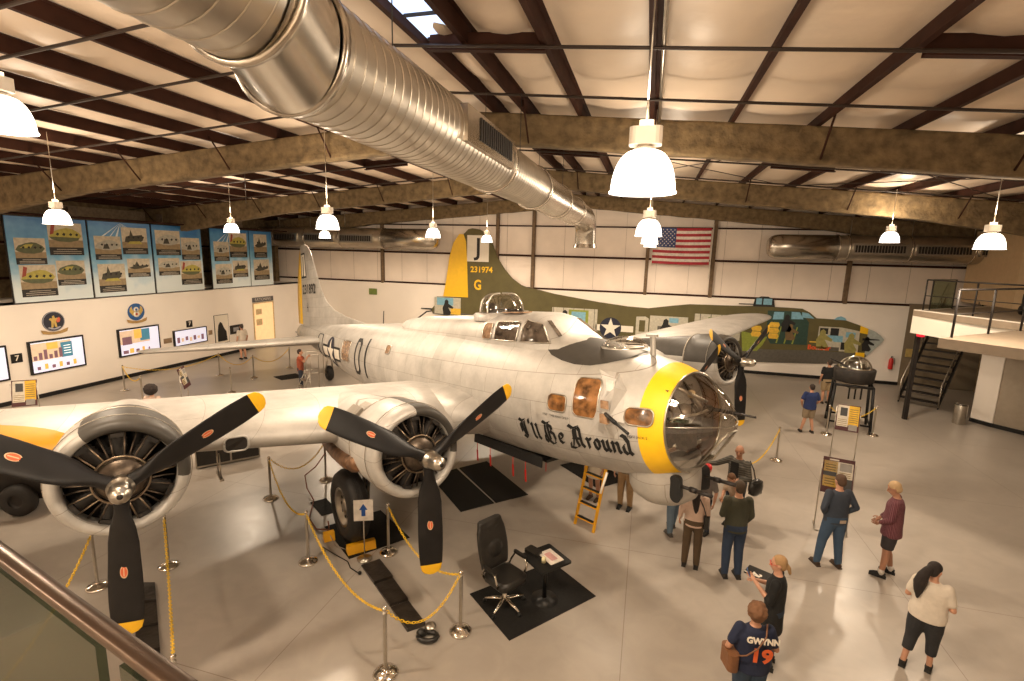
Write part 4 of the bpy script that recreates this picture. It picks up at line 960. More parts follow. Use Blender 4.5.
# unit: x height .2
GL = {
 'I': (.30, [[(.02, .40), (.10, .36), (.24, .40)], [(.14, .38), (.10, .30), (.13, .08), (.20, .02), (.12, -.04), (.04, .02)], [(.20, .36), (.19, .06)], [(.04, .30), (.04, .10)]]),
 "'": (.08, [[(.04, .42), (.05, .32)]]),
 'l': (.13, [[(.03, .34), (.06, .30), (.06, .05), (.11, .0)]]),
 'i': (.13, [[(.02, .22), (.06, .19), (.06, .04), (.11, .0)]]),
 ' ': (.10, []),
 'B': (.42, [[(.02, .42), (.12, .38), (.26, .42)], [(.10, .36), (.07, .20), (.10, .02), (.20, -.06), (.32, -.02)], [(.18, .38), (.18, .03)], [(.18, .36), (.28, .33), (.30, .26), (.20, .21)], [(.22, .22), (.33, .18), (.35, .06), (.28, -.02)], [(.04, .14), (.0, .02), (.06, -.04)]]),
 'e': (.24, [[(.11, .23), (.05, .18), (.05, .05), (.12, .0), (.19, .05)], [(.12, .23), (.185, .18), (.16, .125), (.07, .10)]]),
 'A': (.44, [[(.02, .42), (.14, .37), (.30, .42)], [(.16, .36), (.13, .14), (.06, .0), (.0, -.06)], [(.22, .38), (.20, .10), (.24, .0)], [(.28, .40), (.33, .34), (.33, .06), (.39, .0)], [(.10, .17), (.34, .17)], [(.0, .06), (-.04, -.05), (.1, -.05), (.2, .0)]]),
 'r': (.17, [[(.02, .21), (.06, .18), (.06, .0)], [(.06, .18), (.12, .21), (.15, .18)]]),
 'o': (.20, [[(.10, .22), (.04, .17), (.05, .05), (.10, .0)], [(.10, .22), (.16, .17), (.16, .05), (.10, .0)]]),
 'u': (.22, [[(.02, .21), (.05, .18), (.05, .05), (.10, .0), (.15, .04)], [(.15, .22), (.16, .05), (.20, .0)]]),
 'n': (.23, [[(.02, .21), (.05, .18), (.05, .0)], [(.06, .17), (.13, .21), (.17, .17), (.17, .04), (.21, .0)]]),
 'd': (.24, [[(.10, .20), (.04, .16), (.05, .05), (.11, .0), (.16, .04)], [(.02, .36), (.10, .33), (.17, .24), (.17, .05), (.22, .0)]]),
}
name = "I'll Be Around"; x = 0; VS, FS = [], []
for ch in name:
    wd, ls = GL[ch]
    vs, fs = pen([[(px + x, py) for (px, py) in l] for l in ls]); k = len(VS); VS += vs; FS += [tuple(i + k for i in f) for f in fs]; x += wd + .02
W_ = x; sc = 2.38 / W_
VS = [(v[0] * sc, v[1] * sc * 1.15, 0) for v in VS]
vs, fs = sub_edges(VS, FS, .06)
b = MB()
for_pts = []
for v in vs:
    t = v[0] / 2.38; for_pts.append(SP(3.51 - v[0], -.665 + .15 * t + v[1], .009))
b.add(for_pts, fs); b.build('nose_lettering', M['lettering'], BO, fix=False)

# engines
def engine(kind, hx, hy, hz, ph, sg, dark):
    H = Vector((hx, hy, hz)); CR = .735
    # cowling
    prof = [(.57, .62), (.555, .45), (.57, .36), (.62, .315), (.68, .34), (.715, .44), (.73, .65), (.735, 1.0), (.72, 1.32), (.70, 1.34)]
    b = MB(); n = 72; vs = []; nr = len(prof)
    for (r, d) in prof:
        for j in range(n):
            a = 2 * pi * j / n; vs.append(H + Vector((d, -r * cos(a), r * sin(a))))
    b.sm = True
    for i in range(nr - 1):
        for j in range(n):
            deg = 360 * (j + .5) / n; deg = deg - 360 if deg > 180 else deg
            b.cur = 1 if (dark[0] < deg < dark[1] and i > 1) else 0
            n0 = i * n + j; n1 = i * n + (j + 1) % n; b.f.append([n0, n1, n1 + n, n0 + n]); b.m.append(b.cur); b.smooth.append(True)
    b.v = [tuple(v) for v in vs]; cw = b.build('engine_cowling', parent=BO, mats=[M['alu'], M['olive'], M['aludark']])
    b = MB()
    for d in (1.33,): b.tube([H + Vector((d, -.715 * cos(a), .715 * sin(a))) for a in [2 * pi * k / 48 for k in range(48)]], .018, 6, closed=True)
    b.tube([H + Vector((.60, -.742 * cos(a), .742 * sin(a))) for a in [2 * pi * k / 48 for k in range(48)]], .006, 5, closed=True)
    b.build('cowling_seam', M['aludark'], cw)
    # nacelle blending into the wing
    b = MB(); rings = []; x0, x1 = hx + 1.3, (LE(abs(hy)) + 3.6 if kind == 'in' else LE(abs(hy)) + 3.0)
    for i in range(19):
        t = i / 18; x = x0 + (x1 - x0) * t; ru = .665 * (1 - .62 * t ** 1.3); rd = (.665 * (1 + .10 * sin(pi * t) - .55 * t ** 1.6)); rw = .66 * (1 - .45 * t ** 1.5)
        zc = hz + (WZ(abs(hy)) + .05 - hz) * t
        rings.append([Vector((x, hy - rw * cos(a), zc + (ru if sin(a) > 0 else rd) * sin(a))) for a in [2 * pi * k / 36 for k in range(36)]])
    b.sm = True; n = 36
    for r in rings: b.v += [tuple(p) for p in r]
    for i in range(18):
        for j in range(n):
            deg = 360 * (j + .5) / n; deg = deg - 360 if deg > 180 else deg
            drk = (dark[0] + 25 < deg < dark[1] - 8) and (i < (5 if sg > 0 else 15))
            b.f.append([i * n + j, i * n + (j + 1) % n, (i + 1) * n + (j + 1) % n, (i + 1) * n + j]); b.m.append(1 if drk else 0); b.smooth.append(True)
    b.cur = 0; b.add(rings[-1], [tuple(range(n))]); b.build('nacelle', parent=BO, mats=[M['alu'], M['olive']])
    # engine
    b = MB(); R = Matrix(((0, 0, 1), (0, 1, 0), (-1, 0, 0)))   # lathe z -> aircraft x
    b.lathe([(.001, .22), (.12, .23), (.24, .29), (.27, .36), (.27, .62), (.15, .66)], H, R, n=32); e = b.build('radial_engine', M['engine'], BO)
    b = MB(); b.lathe([(.001, .86), (.71, .86), (.71, .9), (.001, .9)], H, R, n=32); b.build('firewall', M['enginedark'], e)
    b = MB(); b.tube([H + Vector((.30, -.285 * cos(a), .285 * sin(a))) for a in [2 * pi * k / 36 for k in range(36)]], .013, 6, closed=True); b.build('ignition_ring', M['brass'], e)
    for k in range(9):
        a = pi / 2 + 2 * pi * k / 9; er = Vector((0, -cos(a), sin(a))); et = Vector((0, sin(a), cos(a)))
        b = MB(); pts = []; rs = []
        for i in range(13): pts.append(H + Vector((.50, 0, 0)) + er * (.26 + .022 * i)); rs.append(.095 if i % 2 else .075)
        b.tube(pts, rs, 14); b.box(H + Vector((.45, 0, 0)) + er * .53, (.16, .13, .05), Matrix((Vector((1, 0, 0)), et, er)).transposed()); b.build('cylinder', M['enginedark'], e)
        b = MB()
        for s in (-1, 1): b.tube([H + Vector((.30, 0, 0)) + er * .27 + et * .05 * s, H + Vector((.40, 0, 0)) + er * .55 + et * .075 * s], .010, 6)
        b.build('pushrod', M['brass'] if k % 2 else M['engine'], e)
    b = MB()
    for k in range(9):
        a = pi / 2 + 2 * pi * (k + .5) / 9; er = Vector((0, -cos(a), sin(a))); b.tube([H + Vector((.33, 0, 0)) + er * .29, H + Vector((.42, 0, 0)) + er * .42, H + Vector((.45, 0, 0)) + er * .55], .012, 5)
    b.build('ignition_lead', M['engine'], e)
    # propeller: hub with dome
    b = MB(); b.lathe([(.001, -.40), (.05, -.40), (.055, -.385), (.08, -.375), (.102, -.33), (.112, -.25), (.112, -.12), (.135, -.10), (.14, -.04), (.12, -.03), (.12, .12), (.09, .2), (.001, .2)], H, R, n=28)
    b.cur = 1; b.lathe([(.001, -.405), (.03, -.405), (.034, -.38)], H, R, n=12)
    p = b.build('propeller', parent=BO, mats=[M['steel'], M['enginedark']])
    if kind == 'out': pass
    for j in range(3):
        a = ph - j * 2 * pi / 3; er = Vector((0, -cos(a), sin(a))); et = Vector((0, sin(a), cos(a))); ex = Vector((1, 0, 0))
        b = MB(); st = [(.07, .085, .085, 45), (.16, .08, .08, 45), (.24, .075, .075, 42), (.34, .10, .065, 40), (.48, .15, .05, 36), (.65, .175, .036, 32), (.85, .176, .028, 28), (1.05, .182, .022, 25), (1.25, .182, .018, 22), (1.40, .178, .015, 20), (1.60, .165, .012, 19), (1.612, .163, .012, 19), (1.64, .157, .010, 18), (1.70, .140, .009, 18), (1.74, .10, .007, 18), (1.765, .03, .005, 18)]
        n = 20; rings = []
        for (r, c, th, pt) in st:
            pr_ = radians(pt); cd = et * cos(pr_) - ex * sin(pr_); nd = ex * cos(pr_) + et * sin(pr_); ring = []
            for k in range(n):
                q = 2 * pi * k / n; ring.append(H + er * r + cd * (c * cos(q)) + nd * (th * sin(q)))
            rings.append(ring)
        b.sm = True
        for i, rg in enumerate(rings): b.v += [tuple(q) for q in rg]
        for i in range(len(rings) - 1):
            for k in range(n): b.f.append([i * n + k, i * n + (k + 1) % n, (i + 1) * n + (k + 1) % n, (i + 1) * n + k]); b.m.append(1 if st[i][0] > 1.605 else 0); b.smooth.append(True)
        b.add(rings[-1], [tuple(range(n))]); b.m[-1] = 1
        # badge
        r0 = 1.0; pr_ = radians(26); cd = et * cos(pr_) - ex * sin(pr_); nd = ex * cos(pr_) + et * sin(pr_)
        for (s, off, ci) in ((1., .0245, 2), (.82, .0255, 3), (.0, .0, 0)):
            if s: 
                b.cur = ci; b.add([H + er * (r0 + .075 * s * cos(q)) + cd * (.042 * s * sin(q)) - nd * off for q in [2 * pi * k / 20 for k in range(20)]], [tuple(range(20))])
        b.cur = 2; b.add([H + er * (r0 + u) + cd * v - nd * .0262 for (u, v) in ((-.05, -.006), (.05, -.006), (.05, .006), (-.05, .006))], [(0, 1, 2, 3)])
        b.cur = 0; b.build('propeller_blade', parent=p, mats=[M['prop'], M['tipyellow'], pm('badge_cream', (.6, .42, .25)), M['logo']])
xo, yo, zo, xi, yi, zi = 3.689, 6.698, -.181, 3.03, 3.123, -.495
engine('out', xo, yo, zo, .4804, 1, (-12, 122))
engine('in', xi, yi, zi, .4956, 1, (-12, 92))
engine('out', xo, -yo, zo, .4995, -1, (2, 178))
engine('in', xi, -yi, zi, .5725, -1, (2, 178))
# exhaust and turbo under the inner right nacelle
b = MB(); b.tube([(4.35, yi + .62, zi - .28), (4.9, yi + .60, zi - .36), (5.6, yi + .55, zi - .40), (6.5, yi + .45, zi - .42)], [.13, .13, .12, .11], 12); b.tube([(4.2, yi + .60, zi - .2), (4.42, yi + .63, zi - .28)], .15, 12); b.build('exhaust_pipe', mat('burnt_exhaust', (.20, .11, .06), .45, metal=.7, var=.5), BO)
b = MB(); b.box((4.62, yi + .50, zi + .35), (.42, .4, .36), RX(radians(-38))); b.build('cowl_flap_panel', M['aludark'], BO)
b = MB(); b.add([(hxx, yi + .665 * cos(a) + .02 * cos(a), zi + .685 * sin(a)) for hxx in (4.40, 4.80) for a in [radians(20 + 8 * k) for k in range(7)]], [(k, k + 1, k + 8, k + 7) for k in range(6)]); b.build('nacelle_access_panel', M['aludark'], BO, fix=False)

# undercarriage
WC = Vector((6.0, 3.38, -2.06))
def wheel(c, r, w, name='main_wheel'):
    b = MB(); R = RX(-pi / 2); hw = w / 2
    prof = [(r * .52, -hw * .8), (r * .62, -hw * .97), (r * .80, -hw), (r * .93, -hw * .78), (r * .985, -hw * .45), (r, 0), (r * .985, hw * .45), (r * .93, hw * .78), (r * .80, hw), (r * .62, hw * .97), (r * .52, hw * .8)]
    b.lathe(prof, c, R, 48)
    for q in (-.22, -.08, .08, .22): b.lathe([(r * .992, hw * (q - .05)), (r * 1.008, hw * (q - .03)), (r * 1.008, hw * (q + .03)), (r * .992, hw * (q + .05))], c, R, 48)
    t = b.build(name, M['rubber'], BO)
    b = MB(); b.lathe([(.001, hw * .55), (r * .10, hw * .62), (r * .16, hw * .60), (r * .2, hw * .42), (r * .42, hw * .46), (r * .47, hw * .80), (r * .54, hw * .86), (r * .55, hw * .78)], c, R, 36)
    b.lathe([(r * .55, -hw * .78), (r * .45, -hw * .5), (.001, -hw * .5)], c, R, 36)
    h = b.build('wheel_hub', M['steel'], t)
    b = MB()
    for k in range(9):
        a = 2 * pi * k / 9; b.tube([Vector(c) + Vector((r * .31 * cos(a), hw * .40, r * .31 * sin(a))), Vector(c) + Vector((r * .31 * cos(a), hw * .50, r * .31 * sin(a)))], r * .045, 8)
    b.build('hub_bolts', M['darksteel'], t)
GND = lambda x: (x * .1045 - 3.398) / .9945
WC.z = GND(WC.x) + .70
wheel(WC, .70, .40); W2c = Vector((WC.x, -WC.y, WC.z)); wheel(W2c, .70, .40)
for sg in (1, -1):
    c = Vector((WC.x, sg * WC.y, WC.z)); b = MB(); b.tube([c + Vector((0, -.32 * sg, .02)), c + Vector((-.1, -.34 * sg, .7)), c + Vector((-.2, -.3 * sg, 1.4))], [.07, .08, .09], 12); b.tube([c + Vector((0, -.34 * sg, 0)), c + Vector((0, .1 * sg, 0))], .06, 10); b.tube([c + Vector((-.05, -.35 * sg, .3)), c + Vector((-1.0, -.2 * sg, 1.4))], .04, 8); b.build('landing_gear_strut', M['steel'], BO)
    b = MB(); b.tube([c + Vector((-.12, -.3 * sg, .1)), c + Vector((-.3, -.2 * sg, .2)), c + Vector((-.32, -.25 * sg, .45)), c + Vector((-.2, -.3 * sg, .7))], .014, 6); b.tube([c + Vector((-.1, .0, .62)), c + Vector((-.4, -.1 * sg, .55)), c + Vector((-.45, -.2 * sg, .3))], .012, 6); b.build('brake_hose', M['black'], BO)
tw = Vector((18.35, 0, GND(18.35) + .32)); b = MB(); b.lathe([(.14, -.1), (.26, -.12), (.32, -.05), (.32, .05), (.26, .12), (.14, .1), (.001, .1)], tw, RX(-pi / 2), 28); b.build('tail_wheel', M['rubber'], BO)
b = MB(); b.tube([tw + Vector((0, .14, 0)), tw + Vector((-.1, .12, .45)), tw + Vector((-.2, 0, .8))], .04, 8); b.tube([tw + Vector((0, -.14, 0)), tw + Vector((-.1, -.12, .45)), tw + Vector((-.2, 0, .8))], .04, 8); b.build('tail_wheel_fork', M['steel'], BO)
# chin turret with twin guns
b = MB(); rings = []; n = 32
cc = Vector((1.17, 0, .03))
for (z, rx, ry) in ((-.62, .56, .50), (-.95, .57, .51), (-1.16, .555, .50), (-1.27, .50, .46), (-1.37, .36, .34), (-1.42, .13, .14)):
    rings.append([Vector((cc.x + .05 + rx * cos(2 * pi * j / n), ry * sin(2 * pi * j / n) * (1 if 1 else 1), z)) for j in range(n)])
b.loft(rings); b.build('chin_turret', alu_mat('chin_turret_metal', (.50, .465, .42), .3, .42), BO)
for sg in (1, -1):
    b = MB(); pl_ = []
    for (x, z) in rrect(.69, .87, -1.22, -.82, .085): pl_.append(Vector((x - .02, sg * .335 + .04 * sg, z)))
    b.loft([[p + Vector((.06, -.16 * sg, 0)) for p in pl_], pl_]); b.build('gun_slot', M['lettering'], BO)
    g0 = Vector((.78, sg * .30, -.98)); b = MB(); b.tube([g0, g0 + Vector((-.24, 0, -.0))], .026, 9); b.tube([g0 + Vector((-.22, 0, 0)), g0 + Vector((-.32, 0, 0))], .040, 10); b.tube([g0 + Vector((-.30, 0, 0)), g0 + Vector((-.56, 0, -.0))], .030, 9); b.build('turret_gun', M['darksteel'], BO)
# pitot probe under the nose, bomb bay doors, belly turret
b = MB(); b.tube([(1.95, .5, -1.06), (2.05, .56, -1.42)], .02, 6); b.build('pitot_tube', M['white'], BO)
b = MB()
for sg in (1, -1): b.box((4.6, sg * .62, -1.24), (2.3, .03, .20), RX(radians(8 * sg)))
b.box((4.6, 0, -1.25), (2.3, 1.0, .05)); b.build('bomb_bay_door', M['lettering'], BO)
b = MB()
for (x, y) in ((5.6, .66), (5.1, .66), (4.3, .66), (3.9, .66), (3.6, .4)): b.tube([(x, y, -1.33), (x, y + .01, -1.50)], .008, 5)
for (x, y) in ((5.6, .67), (5.1, .67), (4.3, .67), (3.9, .67)): b.box((x, y, -1.60), (.05, .006, .24))
b.build('warning_streamer', M['red'], BO)
b = MB(); b.ball((11.0, 0, -1.45), .55, 20); b.build('ball_turret', M['aludark'], BO)
b = MB(); b.tube([(12.1, 0, 1.04), (12.0, 0, 1.5)], .015, 5); b.tube([(9.2, .2, 1.3), (8.7, .15, 1.5), (8.5, .1, 1.52)], .02, 6); b.build('antenna_wire_mast', M['darksteel'], BO)
for y in (5.45,):
    b = MB(); b.tube([(LE(y) + .9, y, WZ(y) - .40), (LE(y) + .9, y, WZ(y) - .86)], .012, 5); b.tube([(LE(y) + 1.3, y, WZ(y) - .40), (LE(y) + 1.3, y, WZ(y) - .86)], .012, 5); b.box((LE(y) + 1.1, y, WZ(y) - .86), (.6, .06, .03)); b.build('wing_rack', M['steel'], BO)
# ------------------------------------------------------------------ people
def fused(b, vox=.013, sm=3, extra=None, name='body', m=None, parent=None):
    """fuses overlapping shapes into one continuous smooth surface"""
    me = bpy.data.meshes.new('tmp'); me.from_pydata(b.v, [], b.f)
    o = bpy.data.objects.new('tmp', me); COL.objects.link(o)
    r = o.modifiers.new('r', 'REMESH'); r.mode = 'VOXEL'; r.voxel_size = vox; r.adaptivity = 0
    s = o.modifiers.new('s', 'SMOOTH'); s.factor = .5; s.iterations = sm
    dg = bpy.context.evaluated_depsgraph_get(); dg.update(); m2 = bpy.data.meshes.new_from_object(o.evaluated_get(dg))
    bpy.data.objects.remove(o); bpy.data.meshes.remove(me)
    if extra is not None:
        bm = bmesh.new(); bm.from_mesh(m2); e = bpy.data.meshes.new('e'); e.from_pydata(extra.v, [], extra.f); bm.from_mesh(e); bm.to_mesh(m2); bm.free(); bpy.data.meshes.remove(e)
    m2.materials.clear(); m2.materials.append(m)
    m2.polygons.foreach_set('use_smooth', [True] * len(m2.polygons)); m2.polygons.foreach_set('material_index', [0] * len(m2.polygons))
    m2.name = name; ob = bpy.data.objects.new(name, m2); COL.objects.link(ob)
    if parent: ob.parent = parent
    return ob
def cap(b, pts, rs, n=14):
    b.tube(pts, rs, n)
    for p, r in zip(pts, rs): b.ball(p, r, 12)
def ell(b, secs, n=24):      # (x, y, z, rx, ry)
    b.loft([[Vector((x + rx * cos(2 * pi * j / n), y + ry * sin(2 * pi * j / n), z)) for j in range(n)] for (x, y, z, rx, ry) in secs])
def cloth(name, c, rough=.85, var=.07, sc=9): return mat(name, c, rough, var=var, scale=sc, bump=.35, bscale=22)
CL = {}
def cl(name, c):
    if name not in CL: CL[name] = cloth('cloth_' + name, c)
    return CL[name]
NP = [0]
def person(loc, rz, H, label, shirt=None, sleeve=.5, shirt_len=0., pants=None, pant_len=1., skirt=None, shoes=(.02, .018, .016), hair=(.05, .03, .02), hstyle='short', w=1., belly=1., J=None, skin='skin', head=0., nod=0., extras=None, group=None, soles=None, sock=None):
    s = H / 1.75; R = empty('person', loc, rz, label, 'person', group, s); J = J or {}
    sk = M[skin]
    D_ = dict(hipL=(-.09, 0, .92), hipR=(.09, 0, .92), kneeL=(-.10, .03, .50), kneeR=(.10, .03, .50), ankleL=(-.11, -.02, .09), ankleR=(.11, -.02, .09),
              shL=(-.175, 0, 1.42), shR=(.175, 0, 1.42), elL=(-.25, -.03, 1.13), elR=(.25, -.03, 1.13), wrL=(-.25, .06, .88), wrR=(.25, .06, .88), neck=(0, 0, 1.46), head=(0, .02, 1.625), chest=(0, 0, 1.28), waist=(0, 0, 1.08))
    D_.update(J); V = {k: Vector(v) for k, v in D_.items()}
    wx = w; ch, wa = V['chest'], V['waist']
    # body
    b = MB()
    ell(b, [(0, 0, .84, .11 * wx, .09), (0, 0, .90, .155 * wx, .11), (0, -.01, .97, .165 * wx, .115), (wa.x, wa.y, wa.z, .145 * wx, .105 * belly), (ch.x, ch.y, ch.z - .08, .155 * wx, .115), (ch.x, ch.y, ch.z + .04, .17 * wx, .115), (V['neck'].x, V['neck'].y - .01, 1.42, .13, .085), (V['neck'].x, V['neck'].y, 1.47, .06, .06)])
    cv = .8 if (pants and pant_len > .55) else 1.
    for sd in 'LR':
        cap(b, [V['hip' + sd] + Vector((0, 0, -.03)), V['hip' + sd].lerp(V['knee' + sd], .5), V['knee' + sd]], [.085 * wx, .074 * wx * cv, .058 * cv])
        cap(b, [V['knee' + sd], V['knee' + sd].lerp(V['ankle' + sd], .35) + Vector((0, -.012, 0)), V['ankle' + sd]], [.056 * cv, .057 * cv, .038])
        cap(b, [V['sh' + sd] + Vector((0, 0, -.015)), V['sh' + sd].lerp(V['el' + sd], .5), V['el' + sd]], [.058, .048, .040])
        cap(b, [V['el' + sd], V['el' + sd].lerp(V['wr' + sd], .4), V['wr' + sd]], [.040, .038, .027])
        a = V['ankle' + sd]; cap(b, [a + Vector((0, -.03, -.045)), a + Vector((0, .10, -.055))], [.036, .030])
    nk, hd = V['neck'], V['head']; RH = RZ(head) @ RX(-nod)
    cap(b, [nk, nk.lerp(hd, .6)], [.056, .053])
    def hp(x, y, z): return hd + RH @ Vector((x, y, z))
    b.ball(hp(0, -.015, .03), (.078, .096, .095), 18, RH); b.ball(hp(0, .015, -.035), (.062, .078, .082), 16, RH); b.ball(hp(0, .045, -.085), (.036, .034, .028), 10, RH)
    cap(b, [hp(0, .088, .012), hp(0, .108, -.022)], [.010, .015], 8)
    for sx in (-1, 1): b.ball(hp(sx * .080, -.008, -.005), (.012, .024, .032), 10, RH)
    # hands: palm fused with the arm, five separate fingers and a thumb rooted in it
    ex = MB()
    for sd, sx in (('L', -1), ('R', 1)):
        wr = V['wr' + sd]; d = (wr - V['el' + sd]).normalized(); side_ = Vector((0, 1, 0)) if abs(d.y) < .8 else Vector((0, 0, 1))
        f = (side_ - d * side_.dot(d)).normalized(); nrm = d.cross(f)
        Rm = Matrix((nrm, f, d)).transposed(); b.ball(wr + d * .055, (.017, .040, .052), 12, Rm)
        inn = nrm * (-1 if nrm.x * sx > 0 else 1)
        for k, (o, L) in enumerate(((.030, .075), (.010, .085), (-.011, .078), (-.030, .060))):
            p0 = wr + d * .088 + f * o; p1 = p0 + d * L * .5 + inn * .012; p2 = p0 + d * L * .85 + inn * .038
            ex.tube([p0, p1, p2], [.0095, .0085, .007], 7)
        p0 = wr + d * .03 + f * .036; ex.tube([p0, p0 + d * .03 + f * .022 + inn * .01, p0 + d * .065 + f * .026 + inn * .022], [.011, .010, .008], 7)
    fused(b, .0125, 2, ex, 'body', sk, R)
    b = MB()
    for sx in (-1, 1): b.ball(hp(sx * .031, .082, .012), (.011, .006, .007), 8, RH)
    b.build('eyes', M['enginedark'], R); b = MB(); b.ball(hp(0, .091, -.052), (.024, .006, .006), 8, RH); b.build('mouth', pm('lips', (.35, .12, .09)), R)
    # hair
    hc = cl('hair_%d_%d_%d' % tuple(int(c * 100) for c in hair), hair); b = MB()
    if hstyle == 'short':
        b.ball(hp(0, -.028, .042), (.086, .098, .096), 18, RH); b.ball(hp(0, -.055, -.01), (.078, .065, .075), 14, RH)
    elif hstyle == 'curly':
        for k in range(60):
            t = random.random() * 2 * pi; u = random.uniform(-.35, 1); q = sqrt(1 - u * u); b.ball(hp(.10 * q * cos(t), -.03 + .10 * q * sin(t) * (1 if sin(t) < .2 else .55), .03 + .105 * u), random.uniform(.026, .04), 8)
        b.ball(hp(0, -.045, .01), (.105, .095, .12), 14, RH)
    elif hstyle == 'afro':
        b.ball(hp(0, -.05, .06), (.19, .18, .18), 18, RH)
        for k in range(50):
            t = random.random() * 2 * pi; u = random.uniform(-.5, 1); q = sqrt(1 - u * u); b.ball(hp(.17 * q * cos(t), -.05 + .16 * q * sin(t), .06 + .16 * u), .035, 6)
    elif hstyle in ('long', 'pony', 'bun'):
        b.ball(hp(0, -.03, .042), (.088, .100, .096), 18, RH); b.ball(hp(0, -.06, -.01), (.082, .062, .085), 14, RH)
        if hstyle == 'long': cap(b, [hp(0, -.09, .0), hp(0, -.125, -.12), hp(.01, -.13, -.26), hp(.02, -.125, -.40), hp(.02, -.12, -.52)], [.085, .078, .068, .05, .02])
        if hstyle == 'pony': cap(b, [hp(0, -.10, .05), hp(-.01, -.15, .0), hp(-.03, -.170, -.10), hp(-.05, -.165, -.22), hp(-.05, -.16, -.34), hp(-.04, -.16, -.45)], [.045, .055, .075, .085, .06, .02])
        if hstyle == 'bun': cap(b, [hp(0, -.10, .0), hp(0, -.14, -.05), hp(0, -.15, -.13)], [.035, .03, .022])
    elif hstyle == 'rim': b.ball(hp(0, -.05, -.015), (.083, .07, .05), 14, RH)
    if b.v: fused(b, .012, 1, None, 'hair', hc, R)
    # clothes
    if shirt:
        b = MB(); g = .016; L = .86 - shirt_len
        secs = [(0, 0, L - (.0), (.165 + .02 * shirt_len * 4) * wx + g, (.125 + .02) * max(1, belly * .97)), (0, 0, .95, .172 * wx + g, .130 * max(1, belly * .98)), (wa.x, wa.y + .01 * (belly - 1) * 5, wa.z, .158 * wx + g, .118 * belly + g), (ch.x, ch.y, ch.z - .08, .160 * wx + g, .122 + g), (ch.x, ch.y, ch.z + .05, .172 * wx + g, .118 + g), (V['neck'].x, V['neck'].y - .01, 1.425, .135 + g * .5, .088 + g * .4), (V['neck'].x, V['neck'].y, 1.465, .072, .070)]
        if shirt_len > .2: secs.insert(1, (0, 0, (L + .9) / 2, .175 * wx + g, .14))
        ell(b, secs)
        for sd in 'LR':
            sh, el, wr = V['sh' + sd] + Vector((0, 0, -.012)), V['el' + sd], V['wr' + sd]
            if sleeve <= .5: cap(b, [sh, sh.lerp(el, sleeve * 1.6)], [.074, .066])
            else: cap(b, [sh, sh.lerp(el, .5), el], [.072, .062, .054]); cap(b, [el, el.lerp(wr, (sleeve - .5) * 2 * .93)], [.054, .042])
        fused(b, .0135, 3, None, 'shirt', shirt if not isinstance(shirt, tuple) else cl(*shirt), R)
    if skirt:
        b = MB(); ell(b, [(0, 0, skirt[2], .23 * wx, .19), (0, 0, .75, .20 * wx, .16), (0, 0, 1.0, .165 * wx, .13), (0, 0, 1.1, .16 * wx, .125)]); fused(b, .014, 3, None, 'skirt', cl(skirt[0], skirt[1]), R)
    if pants:
        b = MB(); g = .014
        ell(b, [(0, 0, .82, .13 * wx, .11), (0, -.012, .90, .165 * wx + g, .128), (0, -.012, .97, .168 * wx + g, .126), (wa.x * .5, wa.y * .5, 1.03, .150 * wx + g, .115 * max(1, belly * .95) + g * .5)])
        for sd in 'LR':
            h, k, a = V['hip' + sd] + Vector((0, 0, -.03)), V['knee' + sd], V['ankle' + sd] + Vector((0, 0, .0))
            if pant_len > .9: cap(b, [h, h.lerp(k, .5), k], [.102 * wx, .088 * wx, .080]); cap(b, [k, k.lerp(a, .5), a + Vector((0, .0, -.01))], [.080, .070, .058])
            elif pant_len > .55: cap(b, [h, h.lerp(k, .5), k], [.104 * wx, .092 * wx, .086]); b.tube([k, k.lerp(a, (pant_len - .5) * 2)], [.086, .070], 14)
            else: b.tube([h, h.lerp(k, .5), h.lerp(k, pant_len * 2)], [.104 * wx, .098 * wx, .096], 16)
        fused(b, .0135, 2, None, 'trousers' if pant_len > .55 else 'shorts', cl(*pants), R)
    for sd in 'LR':
        a = V['ankle' + sd]; b = MB()
        b.tube([a + Vector((0, -.065, -.045)), a + Vector((0, .0, -.035)), a + Vector((0, .10, -.05)), a + Vector((0, .165, -.06))], [.040, .050, .044, .028], 12); b.box(a + Vector((0, .045, -.080)), (.085, .25, .02))
        if sock: pass
        fused(b, .010, 2, None, 'shoe', cl('shoe_%d' % int(shoes[0] * 1000), shoes), R)
        if sock: b = MB(); b.tube([a + Vector((0, 0, -.03)), a + Vector((0, 0, .06))], [.050, .046], 12); b.build('sock', cl('sock', sock), R)
    return R, V, s, hp
def wpos(R, s, p): return tuple(Vector(R.location) + RZ(R.rotation_euler[2]) @ (Vector(p) * s))
# foreground group at the right
R, V, s, hp = person((1.50, 5.86, 0), .12, 1.63, 'person in a navy baseball jersey with orange 19, seen from behind',
    shirt=('navy_jersey', (.012, .018, .048)), sleeve=.42, pants=('blue_denim', (.035, .06, .10)), hair=(.16, .075, .035), hstyle='curly', w=1.28, belly=1.25, nod=.15,
    J=dict(elL=(-.30, -.02, 1.14), wrL=(-.26, .14, .98), elR=(.29, .02, 1.13), wrR=(.20, .2, 1.08)))
b = MB(); add_text(b, '19', .27, lambda v: (v[0] + .05, -.168 + .25 * (v[0] + .03) ** 2 + (v[1] * -.04), 1.15 + v[1]), bold=.012); b.build('jersey_number', pm('jersey_orange', (.75, .13, .03)), R, fix=False)
b = MB(); add_text(b, 'GWYNN', .105, lambda v: (v[0] + .06, -.160 + .25 * (v[0] + .04) ** 2 + .25 * max(0, v[1]), 1.35 + v[1]), bold=.006, sx=.95); b.build('jersey_name', M['white'], R, fix=False)
t = empty('shoulder_bag', wpos(R, s, (-.27, -.02, .98)), .3, 'brown leather shoulder bag on the left hip of the person in the navy jersey', 'bag'); leather = cloth('brown_leather', (.20, .085, .035), .5)
b = MB(); b.rbox((0, 0, 0), (.13, .26, .22), .05); b.build('bag_body', leather, t)
